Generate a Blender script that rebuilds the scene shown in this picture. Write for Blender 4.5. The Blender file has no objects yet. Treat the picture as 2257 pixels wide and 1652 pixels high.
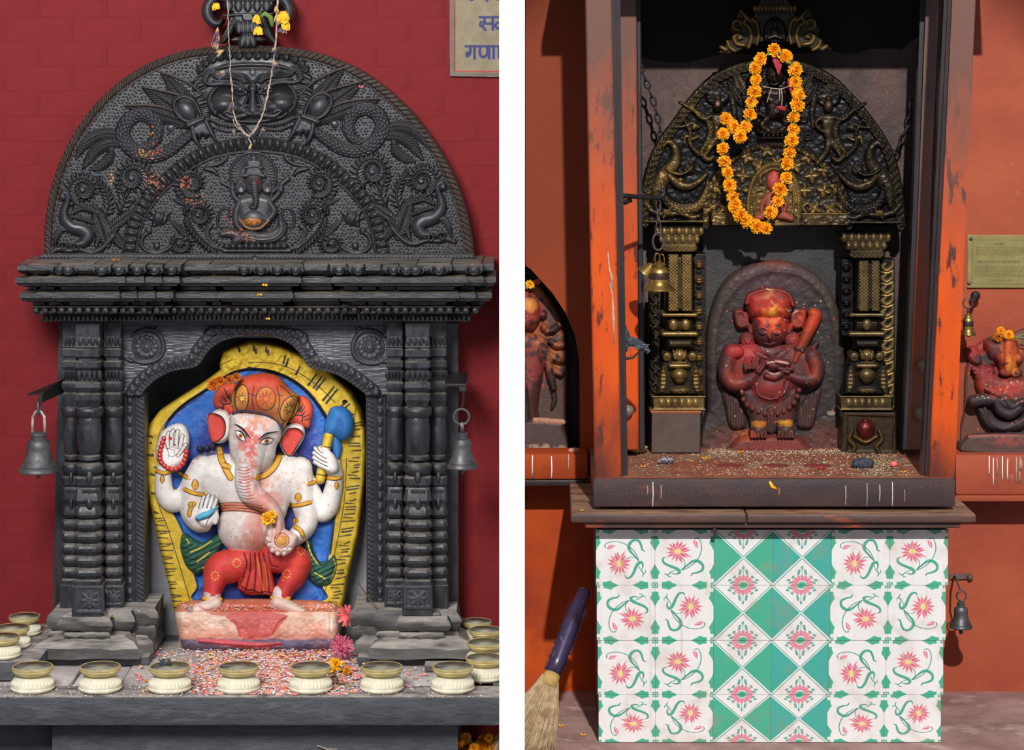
import bpy, bmesh, math, random
import numpy as np
from mathutils import Vector, Matrix
random.seed(7); rng=np.random.default_rng(7)
sc=bpy.context.scene
COL=sc.collection
# ---------------------------------------------------------------- camera, world, lights
D=5.5; PY0=100.0; CX=1128.5; ZC=1.552
cam=bpy.data.cameras.new('camera'); cam.sensor_width=36; cam.sensor_fit='HORIZONTAL'
cam.lens=36*D/2.257; cam.shift_y=-(826-PY0)/2257.0; cam.clip_end=60
co=bpy.data.objects.new('camera',cam); co.location=(0,-D,ZC); co.rotation_euler=(math.pi/2,0,0); COL.objects.link(co)
sc.camera=co
sc.view_settings.view_transform='Standard'; sc.view_settings.look='None'; sc.view_settings.gamma=1
sc.view_settings.use_curve_mapping=False; sc.view_settings.exposure=0.0
w=bpy.data.worlds.new('world'); sc.world=w; w.use_nodes=True
w.node_tree.nodes['Background'].inputs[0].default_value=(0.80,0.88,1.0,1)
w.node_tree.nodes['Background'].inputs[1].default_value=0.28
def look(o,t):
    d=Vector(t)-o.location; o.rotation_euler=d.to_track_quat('-Z','Y').to_euler()
la=bpy.data.lights.new('open_side_daylight','AREA'); la.shape='RECTANGLE'; la.size=1.1; la.size_y=1.1; la.energy=182; la.color=(1.0,0.98,0.97)
lo=bpy.data.objects.new('open_side_daylight',la); lo.location=(-1.1,-3.25,2.75); look(lo,(-0.56,0.3,0.72)); COL.objects.link(lo)
ls=bpy.data.lights.new('low_sun_through_gate','SPOT'); ls.energy=3900; ls.spot_size=math.radians(13.4); ls.spot_blend=0.10; ls.shadow_soft_size=0.09; ls.color=(1.0,0.955,0.91)
so=bpy.data.objects.new('low_sun_through_gate',ls); so.location=(0.92,-7.2,6.0); look(so,(0.60,0.3,0.78)); COL.objects.link(so)
# ---------------------------------------------------------------- helpers
def R(x,y,Y):
    s=(D+Y)/D
    return ((x-CX)/1000*s, Y, ZC+(PY0-y)/1000*s)
WL={}
def thing(name,label,cat,loc=(0,0,0),group=None,kind=None):
    o=bpy.data.objects.new(name,None); o.empty_display_size=0.05; o.location=loc; COL.objects.link(o); WL[o.name]=tuple(loc)
    if label:o['label']=label
    if cat:o['category']=cat
    if group:o['group']=group
    if kind:o['kind']=kind
    return o
def tag(o,label=None,cat=None,group=None,kind=None):
    if label:o['label']=label
    if cat:o['category']=cat
    if group:o['group']=group
    if kind:o['kind']=kind
    return o
def link(name,me,mat,parent=None,loc=None):
    o=bpy.data.objects.new(name,me)
    if mat is not None:
        me.materials.clear(); me.materials.append(mat)
    if parent is not None:o.parent=parent
    if loc is not None:o.location=loc
    COL.objects.link(o)
    return o
def np_mesh(name,V,F,smooth=True,colors=None,uv=None):
    """F: (n,4) or (n,3) int array"""
    me=bpy.data.meshes.new(name); n=len(V); k=F.shape[1]; m=len(F)
    me.vertices.add(n); me.vertices.foreach_set('co',np.ascontiguousarray(V,dtype=np.float32).ravel())
    me.loops.add(m*k); me.loops.foreach_set('vertex_index',np.ascontiguousarray(F,dtype=np.int32).ravel())
    me.polygons.add(m); me.polygons.foreach_set('loop_start',np.arange(0,m*k,k,dtype=np.int32))
    me.update(calc_edges=True)
    me.polygons.foreach_set('use_smooth',np.full(m,smooth,dtype=bool))
    if colors is not None:
        a=me.color_attributes.new('Col','FLOAT_COLOR','POINT')
        c=np.ones((n,4),dtype=np.float32); c[:,:3]=colors; a.data.foreach_set('color',c.ravel())
    return me
class MB:
    def __init__(s): s.v=[]; s.f=[]; s.c=[]
    def add(s,V,F,col=None):
        b=len(s.v); s.v.extend([tuple(p) for p in V]); s.f.extend([tuple(i+b for i in f) for f in F])
        if col is not None: s.c.extend([col]*len(V))
    def quadbox(s,a,b,c,d,Y0,Y1,bev=0):
        """four pixel corners (tl,tr,br,bl) given at depth Y0, extruded straight back to Y1"""
        f=[R(p[0],p[1],Y0) for p in (a,b,c,d)]
        if bev:
            cx=sum(p[0] for p in f)/4; cz=sum(p[2] for p in f)/4
            g=[(p[0]-math.copysign(bev,p[0]-cx),Y0,p[2]-math.copysign(bev,p[2]-cz)) for p in f]
            f2=[(p[0],Y0+bev,p[2]) for p in f]; k=[(p[0],Y1,p[2]) for p in f]
            s.add(g+f2+k,[(0,3,2,1)]+[(i,(i+1)%4,4+(i+1)%4,4+i) for i in range(4)]+[(4+i,4+(i+1)%4,8+(i+1)%4,8+i) for i in range(4)]+[(8,9,10,11)])
        else:
            k=[(p[0],Y1,p[2]) for p in f]
            s.add(f+k,[(0,3,2,1),(4,5,6,7)]+[(i,(i+1)%4,4+(i+1)%4,4+i) for i in range(4)])
    def rect(s,x0,y0,x1,y1,Y0,Y1,bev=0): s.quadbox((x0,y0),(x1,y0),(x1,y1),(x0,y1),Y0,Y1,bev)
    def box(s,x0,x1,y0,y1,z0,z1,bev=0.0):
        if bev<=0:
            V=[(x,y,z) for x in (x0,x1) for y in (y0,y1) for z in (z0,z1)]
            s.add(V,[(0,1,3,2),(4,6,7,5),(0,4,5,1),(2,3,7,6),(0,2,6,4),(1,5,7,3)]); return
        bm=bmesh.new(); bmesh.ops.create_cube(bm,size=1)
        for v in bm.verts: v.co=Vector(((x0+x1)/2+v.co.x*(x1-x0),(y0+y1)/2+v.co.y*(y1-y0),(z0+z1)/2+v.co.z*(z1-z0)))
        bmesh.ops.bevel(bm,geom=list(bm.edges),offset=bev,segments=2,affect='EDGES',profile=0.6)
        s.bm(bm)
    def bm(s,bm,M=None):
        bm.verts.index_update()
        V=[tuple((M@v.co) if M else v.co) for v in bm.verts]; s.add(V,[tuple(v.index for v in f.verts) for f in bm.faces]); bm.free()
    def tube(s,P,r,n=8,flat=1.0,cap=True):
        P=[Vector(p) for p in P]; m=len(P); rr=r if hasattr(r,'__len__') else [r]*m
        up=None; V=[]; F=[]
        for i,p in enumerate(P):
            t=(P[min(i+1,m-1)]-P[max(i-1,0)])
            t=t.normalized() if t.length>1e-9 else Vector((0,0,1))
            if up is None:
                up=Vector((0,-1,0)) if abs(t.y)<0.9 else Vector((1,0,0))
            a=(up-t*up.dot(t)).normalized(); b=t.cross(a); up=a
            for k in range(n):
                th=2*math.pi*k/n; V.append(tuple(p+a*math.cos(th)*rr[i]*flat+b*math.sin(th)*rr[i]))
        for i in range(m-1):
            for k in range(n): F.append((i*n+k,i*n+(k+1)%n,(i+1)*n+(k+1)%n,(i+1)*n+k))
        if cap: F.append(tuple(range(n-1,-1,-1))); F.append(tuple((m-1)*n+k for k in range(n)))
        s.add(V,F)
    def ring(s,c,R_,r,axis='y',n=20,k=8,sx=1,sz=1):
        V=[];F=[]
        for i in range(n):
            a=2*math.pi*i/n; ca,sa=math.cos(a),math.sin(a)
            for j in range(k):
                b=2*math.pi*j/k; q=R_+r*math.cos(b); h=r*math.sin(b)
                if axis=='y': V.append((c[0]+q*ca*sx,c[1]+h,c[2]+q*sa*sz))
                elif axis=='x': V.append((c[0]+h,c[1]+q*ca*sx,c[2]+q*sa*sz))
                else: V.append((c[0]+q*ca*sx,c[1]+q*sa*sz,c[2]+h))
        for i in range(n):
            for j in range(k): F.append((i*k+j,i*k+(j+1)%k,((i+1)%n)*k+(j+1)%k,((i+1)%n)*k+j))
        s.add(V,F)
    def lathe(s,c,prof,n=28,flute=0,famp=0,frange=None,yflat=1.0):
        """prof: list of (r,z) in metres relative to c"""
        V=[];F=[];m=len(prof)
        for i,(r,z) in enumerate(prof):
            for k in range(n):
                a=2*math.pi*k/n; q=r
                if flute and frange and frange[0]<=i<=frange[1]: q=r*(1+famp*abs(math.sin(a*flute/2))-famp*0.5)
                V.append((c[0]+q*math.cos(a),c[1]+q*math.sin(a)*yflat,c[2]+z))
        for i in range(m-1):
            for k in range(n): F.append((i*n+k,i*n+(k+1)%n,(i+1)*n+(k+1)%n,(i+1)*n+k))
        F.append(tuple(range(n-1,-1,-1))); F.append(tuple((m-1)*n+k for k in range(n)))
        s.add(V,F)
    def blob(s,c,r,n=10,m=7,M=None):
        V=[];F=[]
        for i in range(1,m):
            t=math.pi*i/m
            for k in range(n):
                a=2*math.pi*k/n; V.append(Vector((r[0]*math.sin(t)*math.cos(a),r[1]*math.sin(t)*math.sin(a),r[2]*math.cos(t))))
        V.append(Vector((0,0,r[2]))); V.append(Vector((0,0,-r[2])))
        for i in range(m-2):
            for k in range(n): F.append((i*n+k,(i+1)*n+k,(i+1)*n+(k+1)%n,i*n+(k+1)%n))
        T=len(V)-2
        for k in range(n): F.append((T,k,(k+1)%n)); F.append((T+1,(m-2)*n+(k+1)%n,(m-2)*n+k))
        c=Vector(c); s.add([tuple(((M@v) if M else v)+c) for v in V],F)
    def profx(s,prof,x0,x1,m0=0,m1=0):
        """extrude a (Y,z) profile along X from x0 to x1; ends mitred: dx = m*(Yref-Y)"""
        n=len(prof); V=[]
        for (y,z) in prof: V.append((x0+m0*y,y,z))
        for (y,z) in prof: V.append((x1+m1*y,y,z))
        F=[(i,(i+1)%n,n+(i+1)%n,n+i) for i in range(n)]+[tuple(range(n-1,-1,-1)),tuple(range(n,2*n))]
        s.add(V,F)
    def build(s,name,mat,parent=None,smooth=False,origin=None,angle=None):
        if origin is None:
            p=parent
            while p is not None and p.parent is not None:p=p.parent
            origin=WL.get(p.name,(0,0,0)) if p is not None else (0,0,0)
        me=bpy.data.meshes.new(name)
        me.from_pydata([(a-origin[0],b-origin[1],c-origin[2]) for a,b,c in s.v],[],s.f)
        if s.c and len(s.c)==len(s.v):
            a=me.color_attributes.new('Col','FLOAT_COLOR','POINT')
            c=np.ones((len(s.v),4),dtype=np.float32); c[:,:3]=np.array(s.c); a.data.foreach_set('color',c.ravel())
        bm=bmesh.new(); bm.from_mesh(me); bmesh.ops.recalc_face_normals(bm,faces=bm.faces); bm.to_mesh(me); bm.free()
        if smooth:
            me.polygons.foreach_set('use_smooth',[True]*len(me.polygons))
            if angle: me.set_sharp_from_angle(angle=math.radians(angle))
        o=link(name,me,mat,parent, loc=(origin if parent is None else None))
        if parent is None: WL[o.name]=origin
        return o
def dup(root,loc=None,rotz=None,label=None,group=None):
    r=root.copy(); COL.objects.link(r)
    if loc is not None:r.location=loc
    if rotz is not None:r.rotation_euler[2]=rotz
    if label:r['label']=label
    if group:r['group']=group
    def rec(a,b):
        for ch in list(a.children):
            c=ch.copy(); COL.objects.link(c); c.parent=b; rec(ch,c)
    rec(root,r); return r
# ---------------------------------------------------------------- materials
def srgb(r,g,b):
    f=lambda c:(c/255/12.92) if c/255<=0.04045 else ((c/255+0.055)/1.055)**2.4
    return (f(r),f(g),f(b))
def mat(name,c1,c2=None,rough=0.6,metal=0.0,scale=20,detail=6,bump=0.0,bscale=60,vcol=False,contrast=(0.35,0.65),c3=None,s3=6,t3=(0.55,0.62),spec=0.5,dust=None,dustr=(0.3,0.9),rough2=None,stretch=None,coat=0.0,zg=None):
    m=bpy.data.materials.new(name); m.use_nodes=True; nt=m.node_tree; N=nt.nodes; L=nt.links
    b=N['Principled BSDF']; b.inputs['Roughness'].default_value=rough; b.inputs['Metallic'].default_value=metal
    b.inputs['Specular IOR Level'].default_value=spec; b.inputs['Coat Weight'].default_value=coat
    tc=N.new('ShaderNodeTexCoord'); src=tc.outputs['Object']
    if stretch:
        mp=N.new('ShaderNodeMapping'); mp.inputs['Scale'].default_value=stretch; L.new(src,mp.inputs[0]); src=mp.outputs[0]
    def noise(sc_,dt=6,ro=0.6):
        n=N.new('ShaderNodeTexNoise'); n.inputs['Scale'].default_value=sc_; n.inputs['Detail'].default_value=dt; n.inputs['Roughness'].default_value=ro; L.new(src,n.inputs['Vector']); return n.outputs['Fac']
    def ramp(fac,a,c):
        r=N.new('ShaderNodeMapRange'); r.inputs['From Min'].default_value=a; r.inputs['From Max'].default_value=c; L.new(fac,r.inputs['Value']); return r.outputs[0]
    def mix(fac,A,B,blend='MIX'):
        x=N.new('ShaderNodeMix'); x.data_type='RGBA'; x.blend_type=blend
        if isinstance(fac,float): x.inputs[0].default_value=fac
        else: L.new(fac,x.inputs[0])
        for q,k in ((A,6),(B,7)):
            if isinstance(q,tuple): x.inputs[k].default_value=(*q,1)
            else: L.new(q,x.inputs[k])
        return x.outputs[2]
    n1=ramp(noise(scale,detail),*contrast)
    if vcol:
        at=N.new('ShaderNodeAttribute'); at.attribute_name='Col'; base=at.outputs['Color']
        if c2 is None: c2=(0.75,0.75,0.75)
        out=mix(n1,base,mix(1.0,base,c2,'MULTIPLY'))
    else:
        out=mix(n1,c1,c2 if c2 else c1)
    if c3 is not None: out=mix(ramp(noise(s3,7,0.65),*t3),out,c3)
    for zg in (zg if isinstance(zg,list) else [zg] if zg else []):
        g0=N.new('ShaderNodeNewGeometry'); s0=N.new('ShaderNodeSeparateXYZ'); L.new(g0.outputs['Position'],s0.inputs[0])
        ad=N.new('ShaderNodeMath'); ad.operation='MULTIPLY_ADD'; L.new(noise(5,7,.65),ad.inputs[0]); ad.inputs[1].default_value=zg[3]; L.new(s0.outputs['Z'],ad.inputs[2])
        out=mix(ramp(ad.outputs[0],zg[0],zg[1]),out,zg[2])
    if dust is not None:
        g=N.new('ShaderNodeNewGeometry'); sx=N.new('ShaderNodeSeparateXYZ'); L.new(g.outputs['Normal'],sx.inputs[0])
        a=ramp(sx.outputs['Z'],*dustr); mu=N.new('ShaderNodeMath'); mu.operation='MULTIPLY'; L.new(a,mu.inputs[0]); L.new(ramp(noise(35,4),0.3,0.6),mu.inputs[1])
        out=mix(mu.outputs[0],out,dust)
    L.new(out,b.inputs['Base Color'])
    if rough2 is not None:
        r=ramp(noise(scale*1.7,5),0.35,0.65); mr=N.new('ShaderNodeMapRange'); L.new(r,mr.inputs['Value']); mr.inputs['To Min'].default_value=rough; mr.inputs['To Max'].default_value=rough2; L.new(mr.outputs[0],b.inputs['Roughness'])
    if bump>0:
        bp=N.new('ShaderNodeBump'); bp.inputs['Strength'].default_value=1.0; bp.inputs['Distance'].default_value=bump; L.new(noise(bscale,8,0.7),bp.inputs['Height']); L.new(bp.outputs[0],b.inputs['Normal'])
    return m
# ---------------------------------------------------------------- relief carving engine (pixel = millimetre grid)
def smooth_path(P,step=2.5,closed=False):
    P=np.array(P,dtype=float)
    if len(P)<3 and not closed:
        n=max(2,int(np.hypot(*(P[-1,:2]-P[0,:2]))/step)+1); t=np.linspace(0,1,n)[:,None]; return P[0]*(1-t)+P[-1]*t
    Q=np.vstack([P[-1],P,P[0],P[1]]) if closed else np.vstack([2*P[0]-P[1],P,2*P[-1]-P[-2]])
    out=[]
    for i in range(1,len(Q)-2):
        p0,p1,p2,p3=Q[i-1],Q[i],Q[i+1],Q[i+2]
        n=max(2,int(np.hypot(*(p2-p1)[:2])/step)); t=np.linspace(0,1,n,endpoint=False)[:,None]
        out.append(0.5*((2*p1)+(-p0+p2)*t+(2*p0-5*p1+4*p2-p3)*t**2+(-p0+3*p1-3*p2+p3)*t**3))
    if not closed: out.append(P[-1:])
    return np.vstack(out)
def spiral(cx,cy,r0,r1,a0,turns,n=26):
    """from radius r0 (start, angle a0 degrees) to r1"""
    return [(cx+(r0+(r1-r0)*t)*math.cos(math.radians(a0)+turns*2*math.pi*t),cy+(r0+(r1-r0)*t)*math.sin(math.radians(a0)+turns*2*math.pi*t)) for t in np.linspace(0,1,n)]
PROF={'round':lambda q:np.sqrt(np.clip(1-q*q,0,1)),'ridge':lambda q:np.clip(1-q,0,1),'soft':lambda q:np.clip(1-q*q,0,1)**1.5,
      'flat':lambda q:np.clip((1-q)*4,0,1),'bev':lambda q:np.clip((1-q)*2,0,1)**0.6,'leaf':lambda q:np.clip((1-q)*3,0,1)*(0.55+0.45*np.clip(q*1.4,0,1)),'vee':lambda q:np.clip((1-q)*5,0,1)*(1-0.5*q)}
class Relief:
    def __init__(s,x0,y0,x1,y1,res=1.5,col=(0.5,0.5,0.5)):
        s.x0,s.y0,s.res=x0,y0,res; s.nx=int((x1-x0)/res)+1; s.ny=int((y1-y0)/res)+1
        s.X=x0+np.arange(s.nx)*res; s.Yg=y0+np.arange(s.ny)*res
        s.H=np.zeros((s.ny,s.nx),np.float32); s.ID=np.zeros((s.ny,s.nx),np.int16); s.C=np.zeros((s.ny,s.nx,3),np.float32)+np.array(col,np.float32)
        s.GX,s.GY=np.meshgrid(s.X,s.Yg)
    def win(s,xa,ya,xb,yb):
        i0=max(0,int((xa-s.x0)/s.res)-1); i1=min(s.nx,int((xb-s.x0)/s.res)+3); j0=max(0,int((ya-s.y0)/s.res)-1); j1=min(s.ny,int((yb-s.y0)/s.res)+3)
        return (slice(j0,max(j0,j1)),slice(i0,max(i0,i1)))
    def field(s,P,W):
        xa,ya=P.min(0)[:2]-W.max(); xb,yb=P.max(0)[:2]+W.max(); w=s.win(xa,ya,xb,yb)
        gx,gy=s.GX[w],s.GY[w]; Q=np.full(gx.shape,9.0,np.float32); S=np.zeros_like(Q); T=np.zeros_like(Q); WW=np.ones_like(Q)
        if gx.size==0: return w,Q,S,T,WW
        i0,j0=w[1].start,w[0].start; acc=0.0; cap=3 if True else 1
        for k in range(len(P)-1):
            a=P[k]; b=P[k+1]; d=b-a; L2=d@d; L=math.sqrt(L2)
            r=max(W[k],W[k+1])
            ww=s.win(min(a[0],b[0])-r,min(a[1],b[1])-r,max(a[0],b[0])+r,max(a[1],b[1])+r)
            l=(slice(max(0,ww[0].start-j0),max(0,ww[0].stop-j0)),slice(max(0,ww[1].start-i0),max(0,ww[1].stop-i0)))
            X=gx[l]-a[0]; Y=gy[l]-a[1]
            if X.size==0 or L2<1e-12: continue
            t=np.clip((X*d[0]+Y*d[1])/L2,0,1); ex=X-t*d[0]; ey=Y-t*d[1]; dist=np.sqrt(ex*ex+ey*ey); wl=W[k]+(W[k+1]-W[k])*t
            q=dist/np.maximum(wl,1e-3); up=q<Q[l]
            Q[l]=np.where(up,q,Q[l]); S[l]=np.where(up,acc+t*L,S[l]); T[l]=np.where(up,np.sign(d[0]*Y-d[1]*X)*dist,T[l]); WW[l]=np.where(up,wl,WW[l])
            acc+=L
        return w,Q,S,T,WW
    def put(s,w,m,h,id=None,col=None,mode='max',k=6.0):
        H=s.H[w]
        if mode=='max': m=m&(h>H); s.H[w]=np.where(m,h,H)
        elif mode=='add': s.H[w]=np.where(m,H+h,H)
        elif mode=='set': s.H[w]=np.where(m,h,H)
        elif mode=='smax':
            hh=np.clip(0.5+0.5*(h-H)/k,0,1); new=H*(1-hh)+h*hh+k*hh*(1-hh); m2=m; m=m2&(h>H-k*0.3); s.H[w]=np.where(m2,new,H)
        if id is not None: s.ID[w]=np.where(m,id,s.ID[w])
        if col is not None: s.C[w]=np.where(m[...,None],np.array(col,np.float32),s.C[w])
    def stroke(s,P,W=5,h=6,base=0,id=None,col=None,prof='round',mode='max',fn=None,smooth=True,closed=False,k=6.0):
        P=np.array(P,dtype=float)
        if P.shape[1]==2: P=np.hstack([P,np.full((len(P),1),float(W) if not hasattr(W,'__len__') else 0)])
        if hasattr(W,'__len__'): P[:,2]=np.interp(np.linspace(0,1,len(P)),np.linspace(0,1,len(W)),W)
        if smooth or closed: P=smooth_path(P,max(2.0,s.res*1.6),closed)
        if closed: P=np.vstack([P,P[:1]])
        W_=np.maximum(P[:,2],0.3); w,Q,S,T,WW=s.field(P[:,:2],W_)
        if Q.size==0: return
        hh=PROF[prof](Q)*h
        if hasattr(h,'__len__'): pass
        if fn is not None: hh=hh+fn(Q,S,T,WW)
        s.put(w,Q<1,base+hh if mode!='add' else hh,id,col,mode,k)
    def paint(s,P,W=2,col=(0,0,0),a=1.0,smooth=True,closed=False,soft=0.35):
        P=np.array(P,dtype=float)
        if P.shape[1]==2: P=np.hstack([P,np.full((len(P),1),float(W) if not hasattr(W,'__len__') else 0)])
        if hasattr(W,'__len__'): P[:,2]=np.interp(np.linspace(0,1,len(P)),np.linspace(0,1,len(W)),W)
        if smooth or closed: P=smooth_path(P,2.0,closed)
        if closed: P=np.vstack([P,P[:1]])
        w,Q,S,T,WW=s.field(P[:,:2],np.maximum(P[:,2]*1.25,0.5))
        al=(np.clip((1-Q)/soft,0,1)*a)[...,None]; s.C[w]=s.C[w]*(1-al)+np.array(col,np.float32)*al
    def inside(s,P,w):
        gx,gy=s.GX[w],s.GY[w]; c=np.zeros(gx.shape,bool); n=len(P)
        for i in range(n):
            x1,y1=P[i][:2]; x2,y2=P[(i+1)%n][:2]
            if y1==y2: continue
            c^=((y1>gy)!=(y2>gy))&(gx<(x2-x1)*(gy-y1)/(y2-y1)+x1)
        return c
    def poly(s,P,h=6,base=0,edge=6,id=None,col=None,mode='max',prof='bev',smooth=True,fn=None,k=6.0,cap=1e9):
        """filled outline whose height rises over 'edge' px from the rim"""
        Q=smooth_path(P,3.0,True) if smooth else np.array(P,float)
        w=s.win(Q[:,0].min(),Q[:,1].min(),Q[:,0].max(),Q[:,1].max()); m=s.inside(Q,w)
        if m.size==0: return w,m
        PP=np.vstack([Q[:,:2],Q[:1,:2]]); s2=Relief.__new__(Relief)
        w2,q,S,T,WW=s.field(PP,np.full(len(PP),float(edge)))
        full=np.full(s.H.shape,9.0,np.float32) if False else None
        # align windows
        d=np.full(m.shape,1.0,np.float32)
        oj=w[0].start-w2[0].start; oi=w[1].start-w2[1].start
        sub=q[oj:oj+m.shape[0],oi:oi+m.shape[1]]
        d=np.clip(sub,0,1) if sub.shape==m.shape else d
        hh=h*(np.sqrt(np.clip(1-(1-d)**2,0,1)) if prof=='dome' else np.clip(d*1.0,0,1)**0.6 if prof=='bev' else d*0+1)
        if fn is not None: hh=hh+fn(s.GX[w],s.GY[w],d)
        s.put(w,m,base+hh if mode!='add' else hh,id,col,mode,k); return w,m
    def fill(s,P,col,a=1.0,smooth=True):
        Q=smooth_path(P,3.0,True) if smooth else np.array(P,float)
        w=s.win(Q[:,0].min(),Q[:,1].min(),Q[:,0].max(),Q[:,1].max()); m=s.inside(Q,w)[...,None]*a
        s.C[w]=s.C[w]*(1-m)+np.array(col,np.float32)*m
    def ell(s,cx,cy,rx,ry=None,h=6,base=0,rot=0,id=None,col=None,mode='max',prof='round',fn=None,k=6.0):
        ry=ry or rx; r=max(rx,ry); w=s.win(cx-r,cy-r,cx+r,cy+r); X=s.GX[w]-cx; Y=s.GY[w]-cy; c,q=math.cos(math.radians(rot)),math.sin(math.radians(rot))
        U=(X*c+Y*q)/rx; V=(-X*q+Y*c)/ry; Q=np.sqrt(U*U+V*V)
        hh=PROF[prof](Q)*h
        if fn is not None: hh=hh+fn(Q,np.arctan2(V,U),U,V)
        s.put(w,Q<1,base+hh if mode!='add' else hh,id,col,mode,k)
    def dot(s,cx,cy,r,col,a=1.0,ry=None,rot=0):
        ry=ry or r; rr=max(r,ry)*1.3+1; w=s.win(cx-rr,cy-rr,cx+rr,cy+rr); X=s.GX[w]-cx; Y=s.GY[w]-cy; c,q=math.cos(math.radians(rot)),math.sin(math.radians(rot))
        Q=np.sqrt(((X*c+Y*q)/r)**2+((-X*q+Y*c)/ry)**2); al=(np.clip((1.15-Q)/0.3,0,1)*a)[...,None]; s.C[w]=s.C[w]*(1-al)+np.array(col,np.float32)*al
    def leaf(s,a,b,w,h=6,base=0,id=None,col=None,bend=0,veins=True,mode='max'):
        """pointed leaf from a (stem) to b (tip) with midrib groove and side veins"""
        a=np.array(a,float); b=np.array(b,float); d=b-a; L=np.hypot(*d); nrm=np.array([-d[1],d[0]])/max(L,1e-6)
        t=np.linspace(0,1,7); P=a+d*t[:,None]+nrm*(np.sin(t*math.pi)*bend)[:,None]
        Wd=w*np.array([0.35,0.8,1.0,0.95,0.75,0.45,0.08]); f=None
        if veins: f=lambda Q,S,T,WW:-0.28*h*np.exp(-(T/1.6)**2)+0.13*h*np.sin((S-np.abs(T)*0.9)*2*math.pi/max(5.0,s.res*3.2))*(Q<0.9)
        s.stroke(np.hstack([P,Wd[:,None]]),0 if False else Wd,h,base,id,col,'round',mode,f)
    def fern(s,P,W,h=6,base=0,id=None,col=None,sp=8,ll=14,lw=4.5,side=(1,-1),stem=2.6,ang=55,taper=0.35,mode='max'):
        Q=smooth_path(P,2.0); d=np.hypot(*(Q[1:,:2]-Q[:-1,:2]).T); S=np.concatenate([[0],np.cumsum(d)]); n=max(2,int(S[-1]/sp))
        for k in range(n):
            ss=(k+0.5)*S[-1]/n; x=np.interp(ss,S,Q[:,0]); y=np.interp(ss,S,Q[:,1]); x2=np.interp(min(ss+2,S[-1]),S,Q[:,0]); y2=np.interp(min(ss+2,S[-1]),S,Q[:,1]); x1=np.interp(ss-2,S,Q[:,0]); y1=np.interp(ss-2,S,Q[:,1])
            th=math.atan2(y2-y1,x2-x1); f=1-taper*(ss/S[-1])
            for sg in side:
                a=th+sg*math.radians(ang); s.leaf((x,y),(x+ll*f*math.cos(a),y+ll*f*math.sin(a)),lw*f,h*0.9,base,id,col,bend=-sg*2,veins=False,mode=mode)
        s.stroke(P,stem,h,base+h*0.35,id,col,'round',mode)
    def speckle(s,ids,n,col,r=(0.8,2.2),box=None,a=1.0,seed=1):
        g=np.random.default_rng(seed); x0,y0,x1,y1=box
        for _ in range(n): s.dot(g.uniform(x0,x1),g.uniform(y0,y1),g.uniform(*r),col,a,ry=g.uniform(*r),rot=g.uniform(0,180))
    def noise(s,scale,seed=0,octv=3):
        g=np.random.default_rng(seed); out=np.zeros(s.H.shape,np.float32); amp=1.0; tot=0
        for o in range(octv):
            nx=int(s.nx*s.res/scale)+3; ny=int(s.ny*s.res/scale)+3; G=g.random((ny,nx)).astype(np.float32)
            u=(s.X-s.x0)/scale; v=(s.Yg-s.y0)/scale; iu=u.astype(int); iv=v.astype(int); fu=u-iu; fv=v-iv; fu=fu*fu*(3-2*fu); fv=(fv*fv*(3-2*fv))[:,None]
            A=G[iv][:,iu]*(1-fu)+G[iv][:,iu+1]*fu; B=G[iv+1][:,iu]*(1-fu)+G[iv+1][:,iu+1]*fu
            out+=amp*(A*(1-fv)+B*fv); tot+=amp; amp*=0.5; scale/=2
        return out/tot
    def split(s,names,keep=(1,),minc=60,sink=1):
        """give every separate patch of one id an id of its own (same name)"""
        nx=s.nx; out={i:n for i,n in names.items()}; nid=max(names)+1; newI=s.ID.copy()
        for i,nm in list(names.items()):
            if i in keep: continue
            m=s.ID==i; par=[]; lab=np.zeros(m.shape,np.int32); prev=[]
            def find(a):
                while par[a]!=a: par[a]=par[par[a]]; a=par[a]
                return a
            for j in range(s.ny):
                r=np.flatnonzero(np.diff(np.concatenate([[0],m[j].astype(np.int8),[0]]))); cur=[]
                for a,b in zip(r[::2],r[1::2]):
                    l=None
                    for (pa,pb,pl) in prev:
                        if pa<b and pb>a:
                            q=find(pl)
                            if l is None:l=q
                            else: par[q]=find(l)
                    if l is None: l=len(par); par.append(l)
                    cur.append((a,b,l)); lab[j,a:b]=l+1
                prev=cur
            if not par: continue
            root=np.array([0]+[find(k)+1 for k in range(len(par))]); lab=root[lab]
            u,c=np.unique(lab[lab>0],return_counts=True); o=np.argsort(-c); first=True
            for k in o:
                if c[k]<minc: newI[lab==u[k]]=sink; continue
                if first: first=False; continue
                newI[lab==u[k]]=nid; out[nid]=nm; nid+=1
        s.ID=newI; return out
    def build(s,Y,names,mat,parent,thick=0.03,nosk=(),mats=None,yfn=None,warp=None,straight=True):
        """Y: depth of H=0; one mesh object per id"""
        origin=np.array(WL.get(parent.name,(0,0,0))) if parent.parent is None else np.array(WL.get(parent.parent.name,(0,0,0)))
        yy=Y-s.H*0.001
        if yfn is not None: yy=yy+yfn(s.GX,s.GY)
        sc_=(D+yy)/D
        XX=(s.GX-CX)/1000*sc_; ZZ=ZC+(PY0-s.GY)/1000*sc_
        if warp is not None: XX,yy,ZZ=warp(XX,yy,ZZ)
        V=np.stack([XX,yy,ZZ],-1).reshape(-1,3)-origin
        Cf=s.C.reshape(-1,3); I=s.ID; ny,nx=I.shape
        a=I[:-1,:-1]; b=I[:-1,1:]; c=I[1:,1:]; d=I[1:,:-1]
        ok=(a>0)&(b>0)&(c>0)&(d>0); fid=np.where(ok,np.maximum(np.maximum(a,b),np.maximum(c,d)),0)
        idx=np.arange(ny*nx).reshape(ny,nx); quads=np.stack([idx[:-1,:-1],idx[1:,:-1],idx[1:,1:],idx[:-1,1:]],-1)
        pad=np.pad(ok,1); objs={}
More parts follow.
